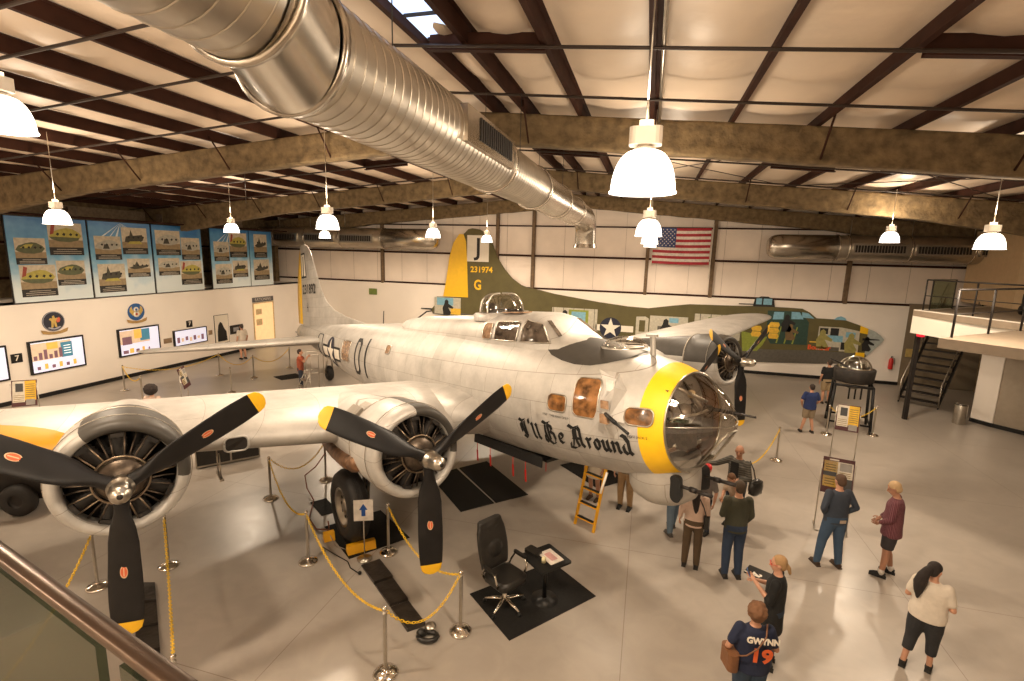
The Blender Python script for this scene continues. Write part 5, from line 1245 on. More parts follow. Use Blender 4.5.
b = MB(); b.tube([(.02, -.10, .10), (.10, -.17, .16), (.22, -.19, .27), (.31, -.17, .40), (.36, -.08, .50)], .009, 6); b.build('bag_strap', leather, t)
R, V, s, hp = person((1.98, 6.95, 0), 1.25, 1.66, 'person in a black dress and glasses holding a phone, hair tied back',
    shirt=('black_cloth', (.008, .008, .008)), sleeve=.62, shirt_len=.26, hair=(.33, .20, .09), hstyle='bun', w=1.1, belly=1.05, nod=.12, head=.25, pants=('dark_denim', (.02, .035, .06)),
    J=dict(elL=(-.22, .05, 1.14), wrL=(-.10, .27, 1.30), elR=(.24, .06, 1.14), wrR=(.05, .26, 1.24)))
b = MB()
for sx in (-1, 1): b.tube([hp(sx * .032 + .026 * cos(a), .094, .012 + .018 * sin(a)) for a in [2 * pi * k / 12 for k in range(12)]], .003, 5, closed=True); b.tube([hp(sx * .058, .092, .012), hp(sx * .082, .0, .012)], .003, 5)
b.build('glasses', M['red'], R)
t = empty('mobile_phone', wpos(R, s, (-.05, .36, 1.36)), 1.4, 'blue edged phone held up by the person in the black dress', 'phone'); b = MB(); b.rbox((0, 0, 0), (.075, .012, .15), .01, RX(-.5)); b.build('phone_body', pm('phone_blue', (.05, .12, .3)), t)
b = MB(); b.box((0, -.007, 0), (.066, .002, .135), RX(-.5)); b.build('phone_screen', M['black'], t)
R, V, s, hp = person((4.03, 7.50, 0), -.55, 1.62, 'person in a white T-shirt and cropped black trousers with a dark ponytail',
    shirt=('white_tee', (.62, .55, .46)), sleeve=.42, pants=('charcoal', (.022, .022, .024)), pant_len=.78, hair=(.018, .012, .010), hstyle='pony', w=1.28, belly=1.2, head=-.5, nod=.12,
    J=dict(elL=(-.26, .0, 1.13), wrL=(-.03, .20, 1.15), elR=(.27, .0, 1.12), wrR=(.04, .21, 1.10), ankleL=(-.17, -.10, .09), ankleR=(.12, .06, .09), kneeL=(-.13, .0, .5), kneeR=(.11, .05, .5)))
stripe = stripes('maroon_stripe_shirt', (.10, .018, .030), (.24, .12, .13), 9.5, 'R', .8, .74)
R, V, s, hp = person((4.52, 9.83, 0), 1.15, 1.80, 'person in a maroon striped shirt and dark shorts looking down at the floor',
    shirt=stripe, sleeve=.95, shirt_len=.08, pants=('dark_grey_shorts', (.03, .026, .028)), pant_len=.44, hair=(.48, .33, .18), hstyle='short', w=1.12, belly=1.15, nod=.45, sock=(.6, .55, .5), shoes=(.012, .012, .012), skin='skind',
    J=dict(elL=(-.24, .03, 1.13), wrL=(-.12, .18, .98), elR=(.24, .03, 1.13), wrR=(.14, .18, .98), head=(0, .06, 1.61), ankleL=(-.13, .05, .09), ankleR=(.12, -.07, .09)))
R, V, s, hp = person((3.62, 9.84, 0), .30, 1.80, 'person in a blue grey jacket and jeans reading the nearer sign stand',
    shirt=('slate_jacket', (.035, .045, .065)), sleeve=1., pants=('blue_denim2', (.04, .075, .13)), hair=(.09, .05, .03), hstyle='short', w=1.14, nod=.15, shoes=(.05, .03, .02),
    J=dict(elL=(-.30, -.08, 1.16), wrL=(-.16, .08, 1.0), elR=(.31, -.06, 1.16), wrR=(.17, .06, .98), ankleL=(-.22, .02, .09), ankleR=(.13, -.05, .09), kneeL=(-.15, .05, .5), kneeR=(.11, 0, .5)))
b = MB(); b.box((.04, -.142, .93), (.11, .008, .055)); b.build('leather_belt_patch', pm('patch', (.45, .36, .26)), R)
# group below the nose of the bomber
R, V, s, hp = person((1.78, 8.93, 0), .20, 1.82, 'person in an olive green sweater and dark jeans standing by the chin guns',
    shirt=('olive_sweater', (.045, .045, .028)), sleeve=1., pants=('dark_denim2', (.018, .032, .065)), hair=(.06, .04, .025), hstyle='short', w=1.02,
    J=dict(elL=(-.24, .0, 1.14), wrL=(-.16, .18, 1.05), elR=(.24, .0, 1.14), wrR=(.2, .12, .95)))
R, V, s, hp = person((1.10, 9.03, 0), -.15, 1.67, 'person in a pale pink top and olive trousers with long black hair, below the nose',
    shirt=('pale_pink', (.55, .40, .32)), sleeve=.95, pants=('olive_trousers', (.085, .055, .03)), hair=(.014, .011, .010), hstyle='long', w=.95,
    J=dict(elL=(-.24, -.02, 1.12), wrL=(-.26, .06, .92), elR=(.23, .02, 1.12), wrR=(.16, .2, 1.15)))
t = empty('shoulder_bag', wpos(R, s, (.22, .02, .98)), -.15, 'small black shoulder bag at the side of the person in the pale pink top', 'bag'); b = MB(); b.rbox((0, 0, 0), (.09, .20, .24), .03); b.build('bag_body', M['leather'], t)
b = MB(); b.tube([(0, -.09, .1), (-.06, -.13, .3), (-.14, -.10, .44)], .010, 6); b.build('bag_strap', M['leather'], t)
plaid = stripes('grey_plaid_shirt', (.05, .048, .040), (.11, .10, .085), 22, 'Z', .85, .55)
R, V, s, hp = person((2.08, 10.80, 0), 2.45, 1.80, 'bald person in an open grey plaid shirt reaching out towards the nose glazing',
    shirt=plaid, sleeve=.9, pants=('dark_jeans3', (.02, .028, .045)), hair=(.05, .04, .03), hstyle='none', w=1.12, belly=1.12, nod=.2, head=.4, skin='skind',
    J=dict(elR=(.42, .10, 1.24), wrR=(.58, .30, 1.22), elL=(-.26, .02, 1.13), wrL=(-.10, .20, 1.10)))
b = MB(); b.add([(x, .140 + .01 - .8 * x * x + .0 * z, z) for z in (.86, .98, 1.10, 1.22, 1.34, 1.43) for x in (-.085, -.03, .03, .085)], [(i * 4 + j, i * 4 + j + 1, i * 4 + j + 5, i * 4 + j + 4) for i in range(5) for j in range(3)]); b.build('undershirt', cl('black_cloth', (.008, .008, .008)), R, fix=False)
t = empty('messenger_bag', wpos(R, s, (-.36, -.06, .98)), 2.3, 'black bag hanging from the shoulder of the bald person in plaid', 'bag'); b = MB(); b.ball((0, 0, 0), (.10, .20, .19), 14); b.rbox((0, 0, .0), (.14, .30, .26), .05); b.build('bag_body', M['leather'], t)
b = MB(); b.tube([(.02, 0, .15), (.08, 0, .34), (.19, 0, .50)], .014, 6); b.build('bag_strap', M['leather'], t)
R, V, s, hp = person((2.02, 10.35, 0), 2.2, 1.50, 'person in a cream top with brown hair bending forward behind the chin guns',
    shirt=('cream_top', (.50, .38, .28)), sleeve=.45, pants=('black_trousers', (.02, .02, .022)), hair=(.14, .07, .035), hstyle='short', w=.95, nod=.7,
    J=dict(head=(0, .22, 1.50), neck=(0, .12, 1.40), chest=(0, .08, 1.24), waist=(0, .02, 1.06), shL=(-.165, .09, 1.36), shR=(.165, .09, 1.36), elL=(-.2, .2, 1.1), wrL=(-.1, .34, 1.0), elR=(.2, .2, 1.1), wrR=(.1, .34, 1.0)))
R, V, s, hp = person((1.42, 10.3, 0), 2.6, 1.48, 'person in a red cap just behind the chin guns',
    shirt=('grey_top', (.18, .16, .15)), sleeve=.5, pants=('dark_jeans3', (.02, .028, .045)), hair=(.45, .02, .02), hstyle='short', w=.9)
b = MB(); b.lathe([(.10, 0), (.098, .05), (.07, .095), (.001, .11)], hp(0, -.02, .05), n=18); b.loft([[hp(x, .06 + d, .06) for x in (-.06, 0, .06)] + [hp(x, .06 + d, .052) for x in (.06, 0, -.06)] for d in (0, .10)]); b.build('cap', M['red'], R)
R, V, s, hp = person((.86, 10.05, 0), .5, 1.74, 'person in light blue jeans standing behind the chin turret, only the legs visible',
    shirt=('grey_top', (.18, .16, .15)), sleeve=.5, pants=('light_denim', (.13, .19, .26)), shoes=(.10, .09, .085), J=dict(ankleR=(.13, .28, .09), kneeR=(.11, .18, .5)))
R, V, s, hp = person((-.17, 10.85, 0), 2.9, 1.76, 'person in khaki trousers and black shoes behind the bomber, seen below the belly',
    shirt=('khaki_shirt', (.20, .16, .10)), sleeve=.5, pants=('khaki', (.34, .22, .11)), shoes=(.012, .012, .012))
R, V, s, hp = person((-.88, 11.05, 0), 2.7, 1.60, 'person in a pale skirt with bare legs beside the yellow ladder, seen below the belly',
    shirt=('white_tee', (.62, .55, .46)), sleeve=.4, skirt=('pale_skirt', (.55, .48, .38), .62), shoes=(.06, .035, .02), skin='skind')
# people farther back at the right
R, V, s, hp = person((5.40, 17.95, 0), .1, 1.64, 'person in a royal blue polo and khaki shorts left of the ball turret display',
    shirt=('royal_blue', (.015, .03, .11)), sleeve=.42, pants=('khaki2', (.26, .20, .13)), pant_len=.46, shoes=(.03, .025, .02), hair=(.03, .02, .015), hstyle='short', w=1.15, belly=1.2,
    J=dict(elL=(-.29, .0, 1.14), wrL=(-.2, .15, .95), elR=(.29, .0, 1.14), wrR=(.2, .16, .98), ankleL=(-.2, 0, .09), ankleR=(.16, -.05, .09)))
R, V, s, hp = person((7.12, 22.0, 0), .15, 1.78, 'person in a black T-shirt and khaki shorts facing the painted bomber on the back wall',
    shirt=('black_cloth', (.008, .008, .008)), sleeve=.42, pants=('khaki3', (.34, .25, .14)), pant_len=.46, shoes=(.03, .025, .02), hair=(.04, .028, .02), hstyle='short', w=1.15)
# people on the far side of the wing
R, V, s, hp = person((-13.0, 16.5, 0), -1.0, 1.66, 'person in a red brown top holding up a camera near the tailplane',
    shirt=('rust_top', (.28, .06, .025)), sleeve=.3, pants=('dark_jeans3', (.02, .028, .045)), hair=(.014, .011, .010), hstyle='short',
    J=dict(elL=(-.2, .18, 1.25), wrL=(-.06, .3, 1.42), elR=(.2, .18, 1.25), wrR=(.06, .3, 1.42)))
R, V, s, hp = person((-19.3, 20.3, 0), 1.3, 1.76, 'person in a white shirt and shorts at the left wall by the tall photograph',
    shirt=('white_tee', (.62, .55, .46)), sleeve=.4, pants=('white_shorts', (.55, .42, .34)), pant_len=.46, hair=(.05, .035, .03), hstyle='short')
R, V, s, hp = person((-13.27, 10.57, 0), .3, 1.62, 'person with bushy dark hair whose head shows above the wing',
    shirt=('pale_pink', (.55, .40, .32)), sleeve=.5, pants=('dark_jeans3', (.02, .028, .045)), hair=(.02, .012, .010), hstyle='afro')
R, V, s, hp = person((5.55, 7.42, 0), 1.4, 1.68, 'person in a teal top and navy shorts cut off by the right edge',
    shirt=('teal_top', (.08, .28, .25)), sleeve=.4, pants=('navy_shorts', (.015, .018, .05)), pant_len=.5, hair=(.05, .03, .02), shoes=(.5, .45, .42))
# ------------------------------------------------------------------ mats and floor things
def mat_obj(name, pts, label, h=.012, m='blackm', cat='mat', group=None):
    b = MB(); b.prism(pts, 0.001, h)
    # make sure the polygon is flat on the floor
    o = b.build(name, M[m]); return tag(o, label, cat, group)
mat_obj('floor_mat', [(-2.50, 7.09), (-1.60, 6.30), (-.48, 7.66), (-1.36, 8.38)], 'black rubber mat under the office chair and small table')
mat_obj('floor_mat', [(-6.02, 8.14), (-4.93, 7.34), (-4.20, 8.31), (-5.28, 9.08)], 'black rubber mat under the main wheel of the bomber')
mat_obj('floor_mat', [(-6.92, 8.90), (-6.34, 8.50), (-6.12, 8.76), (-6.71, 9.18)], 'small black mat behind the main wheel')
mat_obj('floor_mat', [(-4.95, 10.95), (-3.60, 9.55), (-3.02, 10.15), (-4.50, 11.60)], 'black floor mat below the bomb bay, the nearer of a pair')
mat_obj('floor_mat', [(-4.45, 11.65), (-2.99, 10.17), (-2.38, 10.78), (-3.90, 12.30)], 'black floor mat below the bomb bay, the farther of a pair')
mat_obj('floor_mat', [(-1.95, 12.70), (-.85, 11.62), (-.15, 12.35), (-1.25, 13.40)], 'black floor mat beyond the yellow ladder')
mat_obj('floor_mat', [(-15.48, 17.87), (-14.78, 17.53), (-14.2, 18.3), (-15.02, 18.71)], 'black floor mat near the tailplane')
def strip_panels(pts, n, label, tilt):
    a, b_, c, d = [Vector((*p, 0)) for p in pts]; t = empty('fabric_walkway', tuple((a + c) / 2), label=label, cat='mat'); o = Vector((a + c) / 2)
    for i in range(n):
        p, q = a.lerp(b_, (i + .01) / n), a.lerp(b_, (i + .97) / n); r, s_ = d.lerp(c, (i + .97) / n), d.lerp(c, (i + .01) / n)
        b = MB(); h0, h1 = (.02 + .01 * (i % 2), .05 + .015 * ((i + 1) % 2)); vs = [Vector((v.x, v.y, 0)) - o + Vector((0, 0, z)) for (v, z) in ((p, .001), (q, .001), (r, .001), (s_, .001), (p, h0), (q, h1), (r, h1), (s_, h0))]
        b.add(vs, [(3, 2, 1, 0), (4, 5, 6, 7), (0, 1, 5, 4), (1, 2, 6, 5), (2, 3, 7, 6), (3, 0, 4, 7)]); b.build('walkway_panel', M['walk'], t)
M['walk'] = mat('worn_black_vinyl', (.028, .022, .018), .28, var=.5, scale=7, bump=.4, bscale=9)
strip_panels([(-4.62, 7.23), (-3.08, 6.01), (-2.88, 6.20), (-4.40, 7.50)], 3, 'long shiny black folding creeper board on the floor between two stanchions', 0)
strip_panels([(-7.85, 5.72), (-5.5, 3.7), (-5.25, 3.95), (-7.62, 5.80)], 5, 'long shiny black folding board on the floor below the left propeller', 0)

# stanchions with yellow plastic chain
def stanchion(x, y, label):
    t = empty('stanchion', (x, y, 0), label=label, cat='stanchion', group='chrome crowd control posts')
    b = MB(); b.lathe([(.001, .0), (.165, .0), (.17, .012), (.15, .035), (.09, .055), (.035, .075), (.028, .09)], n=28); b.build('post_base', M['chrome'], t)
    b = MB(); b.lathe([(.026, .07), (.026, .90), (.030, .905), (.030, .925), (.020, .93), (.016, .945)], n=16); b.build('post', M['steel'], t)
    b = MB(); b.lathe([(.016, .94), (.030, .955), (.034, .975), (.026, .998), (.001, 1.01)], n=16); b.build('post_finial', M['chrome'], t)
    return t
SPT = {'a': (-3.03, 5.26, 'nearest chrome stanchion, at the bottom beside the folding board'), 'b': (-2.35, 6.27, 'chrome stanchion left of the office chair mat'),
 'c': (-5.58, 7.05, 'chrome stanchion left of the main wheel'), 'd': (-4.35, 7.74, 'chrome stanchion beside the blue arrow sign'),
 'e': (-7.87, 8.80, 'chrome stanchion standing below the wing between the two engines'), 'f': (-7.28, 9.98, 'chrome stanchion behind the main wheel, top hidden by the wing'),
 'g': (3.84, 14.98, 'chrome stanchion right of the nose with yellow chain'), 'h': (7.45, 18.33, 'chrome stanchion at the right side of the ball turret stand'),
 'i': (5.98, 17.95, 'chrome stanchion at the left side of the ball turret stand'), 'j': (-19.1, 14.17, 'far chrome stanchion below the winged 8 emblem'),
 'k': (-17.72, 17.26, 'far chrome stanchion below the tailplane, left one'), 'l': (-16.11, 17.45, 'far chrome stanchion below the tailplane, in front of the doorway'),
 'm': (-15.23, 15.32, 'far chrome stanchion standing alone in front of the others on the left'), 'n': (-15.94, 19.51, 'far chrome stanchion beside the person with the camera'),
 'o': (-8.40, 5.45, 'chrome stanchion behind the lower blade of the left propeller'), 'p': (-7.81, 6.22, 'chrome stanchion seen just right of the left engine'),
 'q': (-4.92, 3.86, 'chrome stanchion at the bottom left whose base is hidden by the handrail'), 'r': (-17.02, 13.21, 'far chrome stanchion left of the bushy haired person'), 's': (-6.1, 2.6, 'chrome stanchion below the glass balustrade'), 't': (2.35, 12.0, 'chrome stanchion behind the person in plaid')}
for k, (x, y, lab) in SPT.items(): stanchion(x, y, lab)
def chain(p, q, label, sag=.35, n=46, z=.93):
    P, Q = Vector((*SPT[p][:2], z)), Vector((*SPT[q][:2], z)); d = (Q - P); d.z = 0; dn = d.normalized(); P += dn * .03; Q -= dn * .03; L = (Q - P).length
    b = MB(); pts = []
    for i in range(n + 1): u = i / n; v = P.lerp(Q, u); v.z -= sag * 4 * u * (1 - u); pts.append(v)
    # links: alternating small rings along the curve
    tot = sum((pts[i + 1] - pts[i]).length for i in range(n)); N = int(tot / .052); N = min(N, 90); acc = 0; k = 0; cum = [0]
    for i in range(n): cum.append(cum[-1] + (pts[i + 1] - pts[i]).length)
    def at(s):
        s = max(0, min(tot - 1e-4, s)); j = max(i for i in range(n) if cum[i] <= s); f = (s - cum[j]) / (cum[j + 1] - cum[j]); return pts[j].lerp(pts[j + 1], f), (pts[j + 1] - pts[j]).normalized()
    st = tot / N
    for i in range(N):
        c, t = at((i + .5) * st); up = Vector((0, 0, 1)); s1 = t.cross(up).normalized(); s2 = t.cross(s1); u = s1 if i % 2 else s2
        b.tube([c + t * (st * .66 * cos(a)) + u * (.017 * sin(a)) for a in [2 * pi * m / 8 for m in range(8)]], .0062, 5, closed=True)
    return tag(b.build('chain', M['yellowchain']), label, 'chain', 'yellow plastic barrier chains')
chain('a', 'b', 'yellow chain between the two nearest stanchions, hanging over the folding board', .42)
chain('c', 'a', 'yellow chain curving from the stanchion left of the wheel down to the nearest one', .38)
chain('d', 'b', 'yellow chain from the arrow sign stanchion to the one by the office chair mat', .38)
chain('e', 'c', 'yellow chain from below the wing to the stanchion left of the wheel', .4)
chain('e', 'f', 'yellow chain in the shade under the wing', .4)
chain('g', 't', 'yellow chain to the right of the nose glazing', .35)
chain('h', 'i', 'yellow chain in front of the ball turret stand', .35)
chain('j', 'k', 'thin yellow chain along the left wall', .35); chain('k', 'l', 'yellow chain below the tailplane between two far stanchions', .4); chain('l', 'n', 'yellow chain in front of the lit doorway', .4)
chain('p', 'q', 'yellow chain running down right of the lower blade of the left propeller', .25)
chain('o', 's', 'yellow chain seen partly through the glass balustrade', .25); chain('r', 'j', 'thin yellow chain at the far left behind the wing', .3)

# office chair
def office_chair(x, y, rz):
    t = empty('office_chair', (x, y, 0), rz, 'black leather office chair with chrome star base on the mat', 'chair', scale=1.06)
    b = MB(); b.rbox((0, 0, .48), (.52, .50, .10), .10, n=5); b.rbox((0, .01, .53), (.46, .44, .04), .12, n=5); fused(b, .014, 3, None, 'seat', M['leather'], t)
    b = MB(); rings = []
    for i in range(11):
        u = i / 10; z = .56 + .70 * u; w_ = .25 + .035 * sin(pi * min(1, u * 1.1)) - .03 * max(0, u - .8) * 5; yy = -.24 - .16 * u ** 1.3
        rings.append([Vector((w_ * (abs(cos(a)) ** .5) * (1 if cos(a) > 0 else -1), yy + .055 * (abs(sin(a)) ** .6) * (1 if sin(a) > 0 else -1), z)) for a in [2 * pi * k / 24 for k in range(24)]])
    b.loft(rings); b.ball((0, -.37, 1.16), (.20, .07, .09), 14); b.ball((0, -.26, .80), (.17, .06, .17), 14); fused(b, .014, 2, None, 'backrest', M['leather'], t)
    for sx in (-1, 1):
        b = MB(); b.tube([(sx * .25, .12, .46), (sx * .31, .14, .60), (sx * .31, .10, .70), (sx * .31, -.12, .70), (sx * .29, -.20, .55), (sx * .24, -.20, .46)], .016, 8); b.build('armrest_frame', M['chrome'], t)
        b = MB(); b.rbox((sx * .31, -.01, .725), (.06, .27, .03), .03); b.build('armrest_pad', M['leather'], t)
    b = MB(); b.lathe([(.03, .10), (.03, .28), (.02, .28), (.02, .44)], n=14); b.build('gas_lift', M['chrome'], t)
    for k in range(5):
        a = 2 * pi * k / 5 + .3; b = MB(); b.tube([(0.02 * cos(a), .02 * sin(a), .12), (.16 * cos(a), .16 * sin(a), .11), (.31 * cos(a), .31 * sin(a), .075)], [.035, .028, .018], 8); b.build('base_arm', M['chrome'], t)
        b = MB(); b.lathe([(.001, -.022), (.028, -.022), (.028, .022), (.001, .022)], (.32 * cos(a), .32 * sin(a), .03), RZ(a) @ RX(pi / 2), n=12); b.build('caster', M['black'], t)
office_chair(-1.87, 7.0, -2.12)
# pedestal table with papers
t = empty('pedestal_table', (-1.29, 7.34, 0), -.72, 'small square black pedestal table on the mat', 'table')
b = MB(); b.rbox((0, 0, .735), (.60, .60, .03), .03); b.build('tabletop', M['black'], t)
b = MB(); b.tube([(0, 0, .02), (0, 0, .72)], .035, 12); b.build('pedestal', M['black'], t)
b = MB(); b.lathe([(.001, 0.001), (.22, .001), (.225, .015), (.06, .035), (.04, .05)], n=28); b.build('table_base', M['black'], t)
t = tag(MB().box((-1.22, 7.38, .757), (.36, .26, .012), RZ(-.72)).build('document', pm('paper_white', (.72, .64, .56))), 'white paper sheet with pink printing on the small black table', 'paper')
b = MB()
for k in range(5): b.box((-1.22 + .02 * (k % 2), 7.38 + .0, .764 + .0002 * k), (.22 - .03 * k, .02, .001), Matrix.Rotation(-.72, 3, 'Z'))
b = MB(); b.box((0, 0, 0), (.22, .12, .002)); o = b.build('printed_block', pm('paper_pink', (.55, .30, .28))); o.parent = t; o.location = (-1.22, 7.38, .7645); o.rotation_euler = (0, 0, -.72)
o = tag(MB().rbox((-1.52, 7.42, .775), (.26, .18, .05), .03, RZ(-.5)).build('handbag', M['leather']), 'flat black pouch on the near left corner of the small table', 'bag')
o = tag(MB().lathe([(.001, .75), (.032, .75), (.036, .80), (.034, .84), (.001, .84)], (-1.30, 7.20, 0), n=16).build('paper_cup', pm('cup_cream', (.65, .58, .35))), 'small cream cup on the near edge of the small black table', 'cup')
# arrow sign stand
t = empty('arrow_sign', (-4.66, 7.42, 0), .42, 'white sign with a blue upward arrow on a thin stand', 'sign')
b = MB(); b.lathe([(.001, 0.013), (.13, .013), (.135, .025), (.03, .04), (.012, .05)], n=24); b.tube([(0, 0, .03), (0, 0, .78)], .010, 8); b.build('sign_post', M['steel'], t)
b = MB(); b.box((0, 0, .97), (.34, .012, .40)); b.build('sign_board', pm('sign_white', (.72, .66, .60)), t)
b = MB(); b.add([(x, -.008, z) for (x, z) in ((-.035, .86), (.035, .86), (.035, .98), (.075, .98), (0, 1.10), (-.075, .98), (-.035, .98))], [tuple(range(7))]); b.build('arrow', pm('arrow_blue', (.01, .07, .30)), t, fix=False)
# wheel chocks
for (x, y, rz, lab) in ((-4.88, 7.66, .80, 'yellow wheel chock in front of the main wheel'), (-5.66, 7.78, .80, 'yellow wheel chock at the outer side of the main wheel')):
    t = empty('wheel_chock', (x, y, 0.013), rz, lab, 'wheel chock'); L = .52 if x > -5 else .20
    b = MB(); b.prism([(-.10, 0), (.10, 0), (.05, .15), (-.05, .15)], -L / 2, L / 2, (0, 0, 0), Matrix(((0, 0, 1), (1, 0, 0), (0, 1, 0)))); b.build('chock_block', M['yellow'], t)
b = MB(); b.tube([(-5.62, 7.76, .12), (-5.4, 7.6, .03), (-5.1, 7.52, .05), (-5.02, 7.52, .12)], .008, 6); tag(b.build('chock_rope', pm('rope_grey', (.35, .3, .26))), 'thin grey rope joining the two yellow wheel chocks', 'rope')
# cables
b = MB(); b.tube([(-7.2, 9.9, .75), (-7.35, 9.7, .45), (-7.5, 9.5, .3), (-7.3, 9.3, .1), (-6.9, 9.0, .02), (-6.5, 8.3, .02), (-6.1, 8.0, .02), (-5.8, 8.0, .06), (-5.75, 7.9, .3)], .014, 6); tag(b.build('air_hose', pm('hose_red', (.22, .06, .03))), 'dark red air hose running from behind the main wheel across the floor', 'hose')
b = MB(); b.tube([(-5.6, 7.5, .02), (-5.2, 7.35, .02), (-4.9, 7.25, .02), (-4.75, 7.1, .02), (-4.5, 7.0, .02)], .009, 6); b.ball((-4.5, 7.0, .04), .035, 8); tag(b.build('power_cable', M['black']), 'thin black cable on the floor below the arrow sign', 'cable')
# black bag with silver item by the folding board
t = empty('vacuum_hose_bag', (-2.76, 6.02, 0), .3, 'black curled strap and silver buffer disc lying at the end of the folding board', 'bag')
b = MB(); b.tube([(.14 * cos(a), .09 * sin(a) - .04, .05) for a in [2 * pi * k / 14 for k in range(14)]], .035, 8, closed=True); b.ball((-.10, .02, .06), (.08, .07, .06), 10); b.build('strap', M['leather'], t)
b = MB(); b.lathe([(.001, .0), (.075, .0), (.085, .02), (.05, .04), (.001, .045)], (.02, .12, .07), RX(.3), n=20); b.build('disc', M['steel'], t)
# yellow ladder under the nose hatch
t = empty('step_ladder', (-.93, 9.74, 0), 2.62, 'yellow ladder leaning up to the hatch under the nose', 'ladder')
b = MB()
for sx in (-1, 1): b.box((sx * .235, -.22, .93), (.055, .035, 1.92), RX(.25)); 
b.build('ladder_rail', M['yellow'], t)
for k in range(6):
    z = .18 + .30 * k; b = MB(); b.box((0, .0 - .25 * (z - .0) * 1.03 + .02, z), (.43, .09, .028)); b.build('rung', M['yellow'], t)
    b = MB(); b.box((0, -.25 * z * 1.03 + .02, z + .016), (.40, .08, .006)); b.build('rung_tread', M['black'], t)
# black road case under the wing and the tow tractor
t = empty('equipment_case', (-10.2, 10.02, 0), .87, 'long black equipment case on the floor behind the wing', 'case')
b = MB(); b.rbox((0, .25, .32), (1.45, .5, .54), .03); b.build('case_body', M['leather'], t)
b = MB(); b.box((0, -.005, .06), (1.47, .02, .04)); b.box((0, -.005, .58), (1.47, .02, .03)); b.box((.05, -.01, .32), (.04, .02, .54)); b.box((.72, -.005, .32), (.03, .02, .54)); b.box((-.72, -.005, .32), (.03, .02, .54)); b.build('case_edging', M['steel'], t)
for sx in (-.6, .6): b = MB(); b.lathe([(.001, -.02), (.045, -.02), (.045, .02), (.001, .02)], (sx, .1, .045), RX(pi / 2), n=12); b.build('caster', M['black'], t)
t = empty('tow_tractor', (-13.1, 6.95, 0), .35, 'dark tow tractor behind the left propeller, under the wing', 'tractor')
b = MB(); rings = []
for (x, h, w_) in ((-1.0, .95, .5), (-.8, 1.25, .58), (-.2, 1.42, .62), (.5, 1.40, .62), (1.0, 1.18, .58), (1.25, .85, .5)):
    rings.append([Vector((x, -w_, .45)), Vector((x, -w_, h * .8)), Vector((x, -w_ * .8, h)), Vector((x, w_ * .8, h)), Vector((x, w_, h * .8)), Vector((x, w_, .45))])
b.loft(rings); b.build('tractor_body', M['darksteel'], t)
b = MB(); b.box((.1, 0, .42), (2.2, 1.0, .22)); b.build('chassis', M['darksteel'], t)
for (x, y) in ((-.6, -.62), (.8, -.62), (-.6, .62), (.8, .62)):
    b = MB(); b.lathe([(.14, -.1), (.28, -.12), (.34, -.05), (.34, .05), (.28, .12), (.14, .1)], (x, y, .345), RX(pi / 2), n=28); wv = b.build('wheel', M['rubber'], t)
    b = MB(); b.lathe([(.001, .05), (.08, .06), (.14, .03), (.15, .09)], (x, y, .345), RX(pi / 2), n=20); b.lathe([(.001, -.05), (.15, -.05)], (x, y, .345), RX(pi / 2), n=20); b.build('wheel_hub', M['darksteel'], wv)

# ------------------------------------------------------------------ sign stands
def sign_stand(x, y, rz, label, kind, zc=1.3, w_=.56, h=.74, foot=True, tilt=-.25):
    t = empty('sign_stand', (x, y, 0), rz, label, 'sign'); b = MB()
    for sx in (-1, 1): b.tube([(sx * (w_ / 2 + .01), 0, .02), (sx * (w_ / 2 + .01), 0, zc + .3)], .013, 7)
    b.tube([(-w_ / 2 - .01, .0, .02), (-w_ / 2 - .01, -.22, .015), (w_ / 2 + .01, -.22, .015), (w_ / 2 + .01, 0, .02)], .013, 7); b.tube([(-w_ / 2 - .01, .0, .02), (-w_ / 2 - .01, .22, .015)], .013, 7); b.tube([(w_ / 2 + .01, 0, .02), (w_ / 2 + .01, .22, .015)], .013, 7); b.build('stand_frame', M['steel'], t)
    R_ = RX(tilt); Z = Vector((0, -.02, zc)); mats = [pm('sign_maroon', (.07, .018, .02)), pm('sign_yellow', (.70, .42, .03)), pm('sign_paper', (.60, .55, .46)), pm('sign_photo', (.05, .05, .05)), pm('sign_text', (.25, .17, .05)), pm('sign_photo_grey', (.28, .26, .24))]
    b = MB(); b.box(Z, (w_, .02, h), R_)
    def q(a, c, d, e, m, k=1): b.cur = m; b.add([Z + R_ @ Vector((w_ * (u - .5), -.0105 - .001 * k, h * (v - .5))) for (u, v) in ((a, d), (c, d), (c, e), (a, e))], [(0, 1, 2, 3)])
    if kind == 0:
        q(.04, .52, .16, .97, 2); q(.52, .96, .22, .97, 1); q(.16, .46, .56, .88, 3, 2); q(.56, .92, .04, .26, 5, 2)
        for k in range(7): q(.56, .92, .34 + .08 * k, .37 + .08 * k, 4, 2)
        for k in range(4): q(.08, .48, .20 + .07 * k, .22 + .07 * k, 4, 2)
    else:
        q(.04, .96, .18, .90, 2); q(.04, .48, .18, .90, 1); q(.04, .46, .48, .60, 3, 2); q(.54, .92, .66, .88, 5, 2); q(.62, .96, .18, .46, 3, 2); q(.20, .50, .92, .96, 2, 2)
        for k in range(3): q(.10, .42, .64 + .07 * k, .67 + .07 * k, 4, 3); q(.10, .42, .24 + .07 * k, .27 + .07 * k, 4, 3)
        for k in range(3): q(.54, .90, .50 + .05 * k, .52 + .05 * k, 4, 3)
    b.build('sign_board', parent=t, mats=mats, fix=False)
sign_stand(5.72, 15.72, -.25, 'sign stand with white and yellow panel in front of the ball turret display', 0, zc=1.24)
sign_stand(4.08, 11.30, -.22, 'nearer sign stand with maroon border, read by the person in the blue grey jacket', 1, zc=1.20)
sign_stand(-18.3, 10.55, .7, 'small sign stand with an aircraft photo at the left wall, partly behind the wing', 0, zc=.95, w_=.60, h=.80)
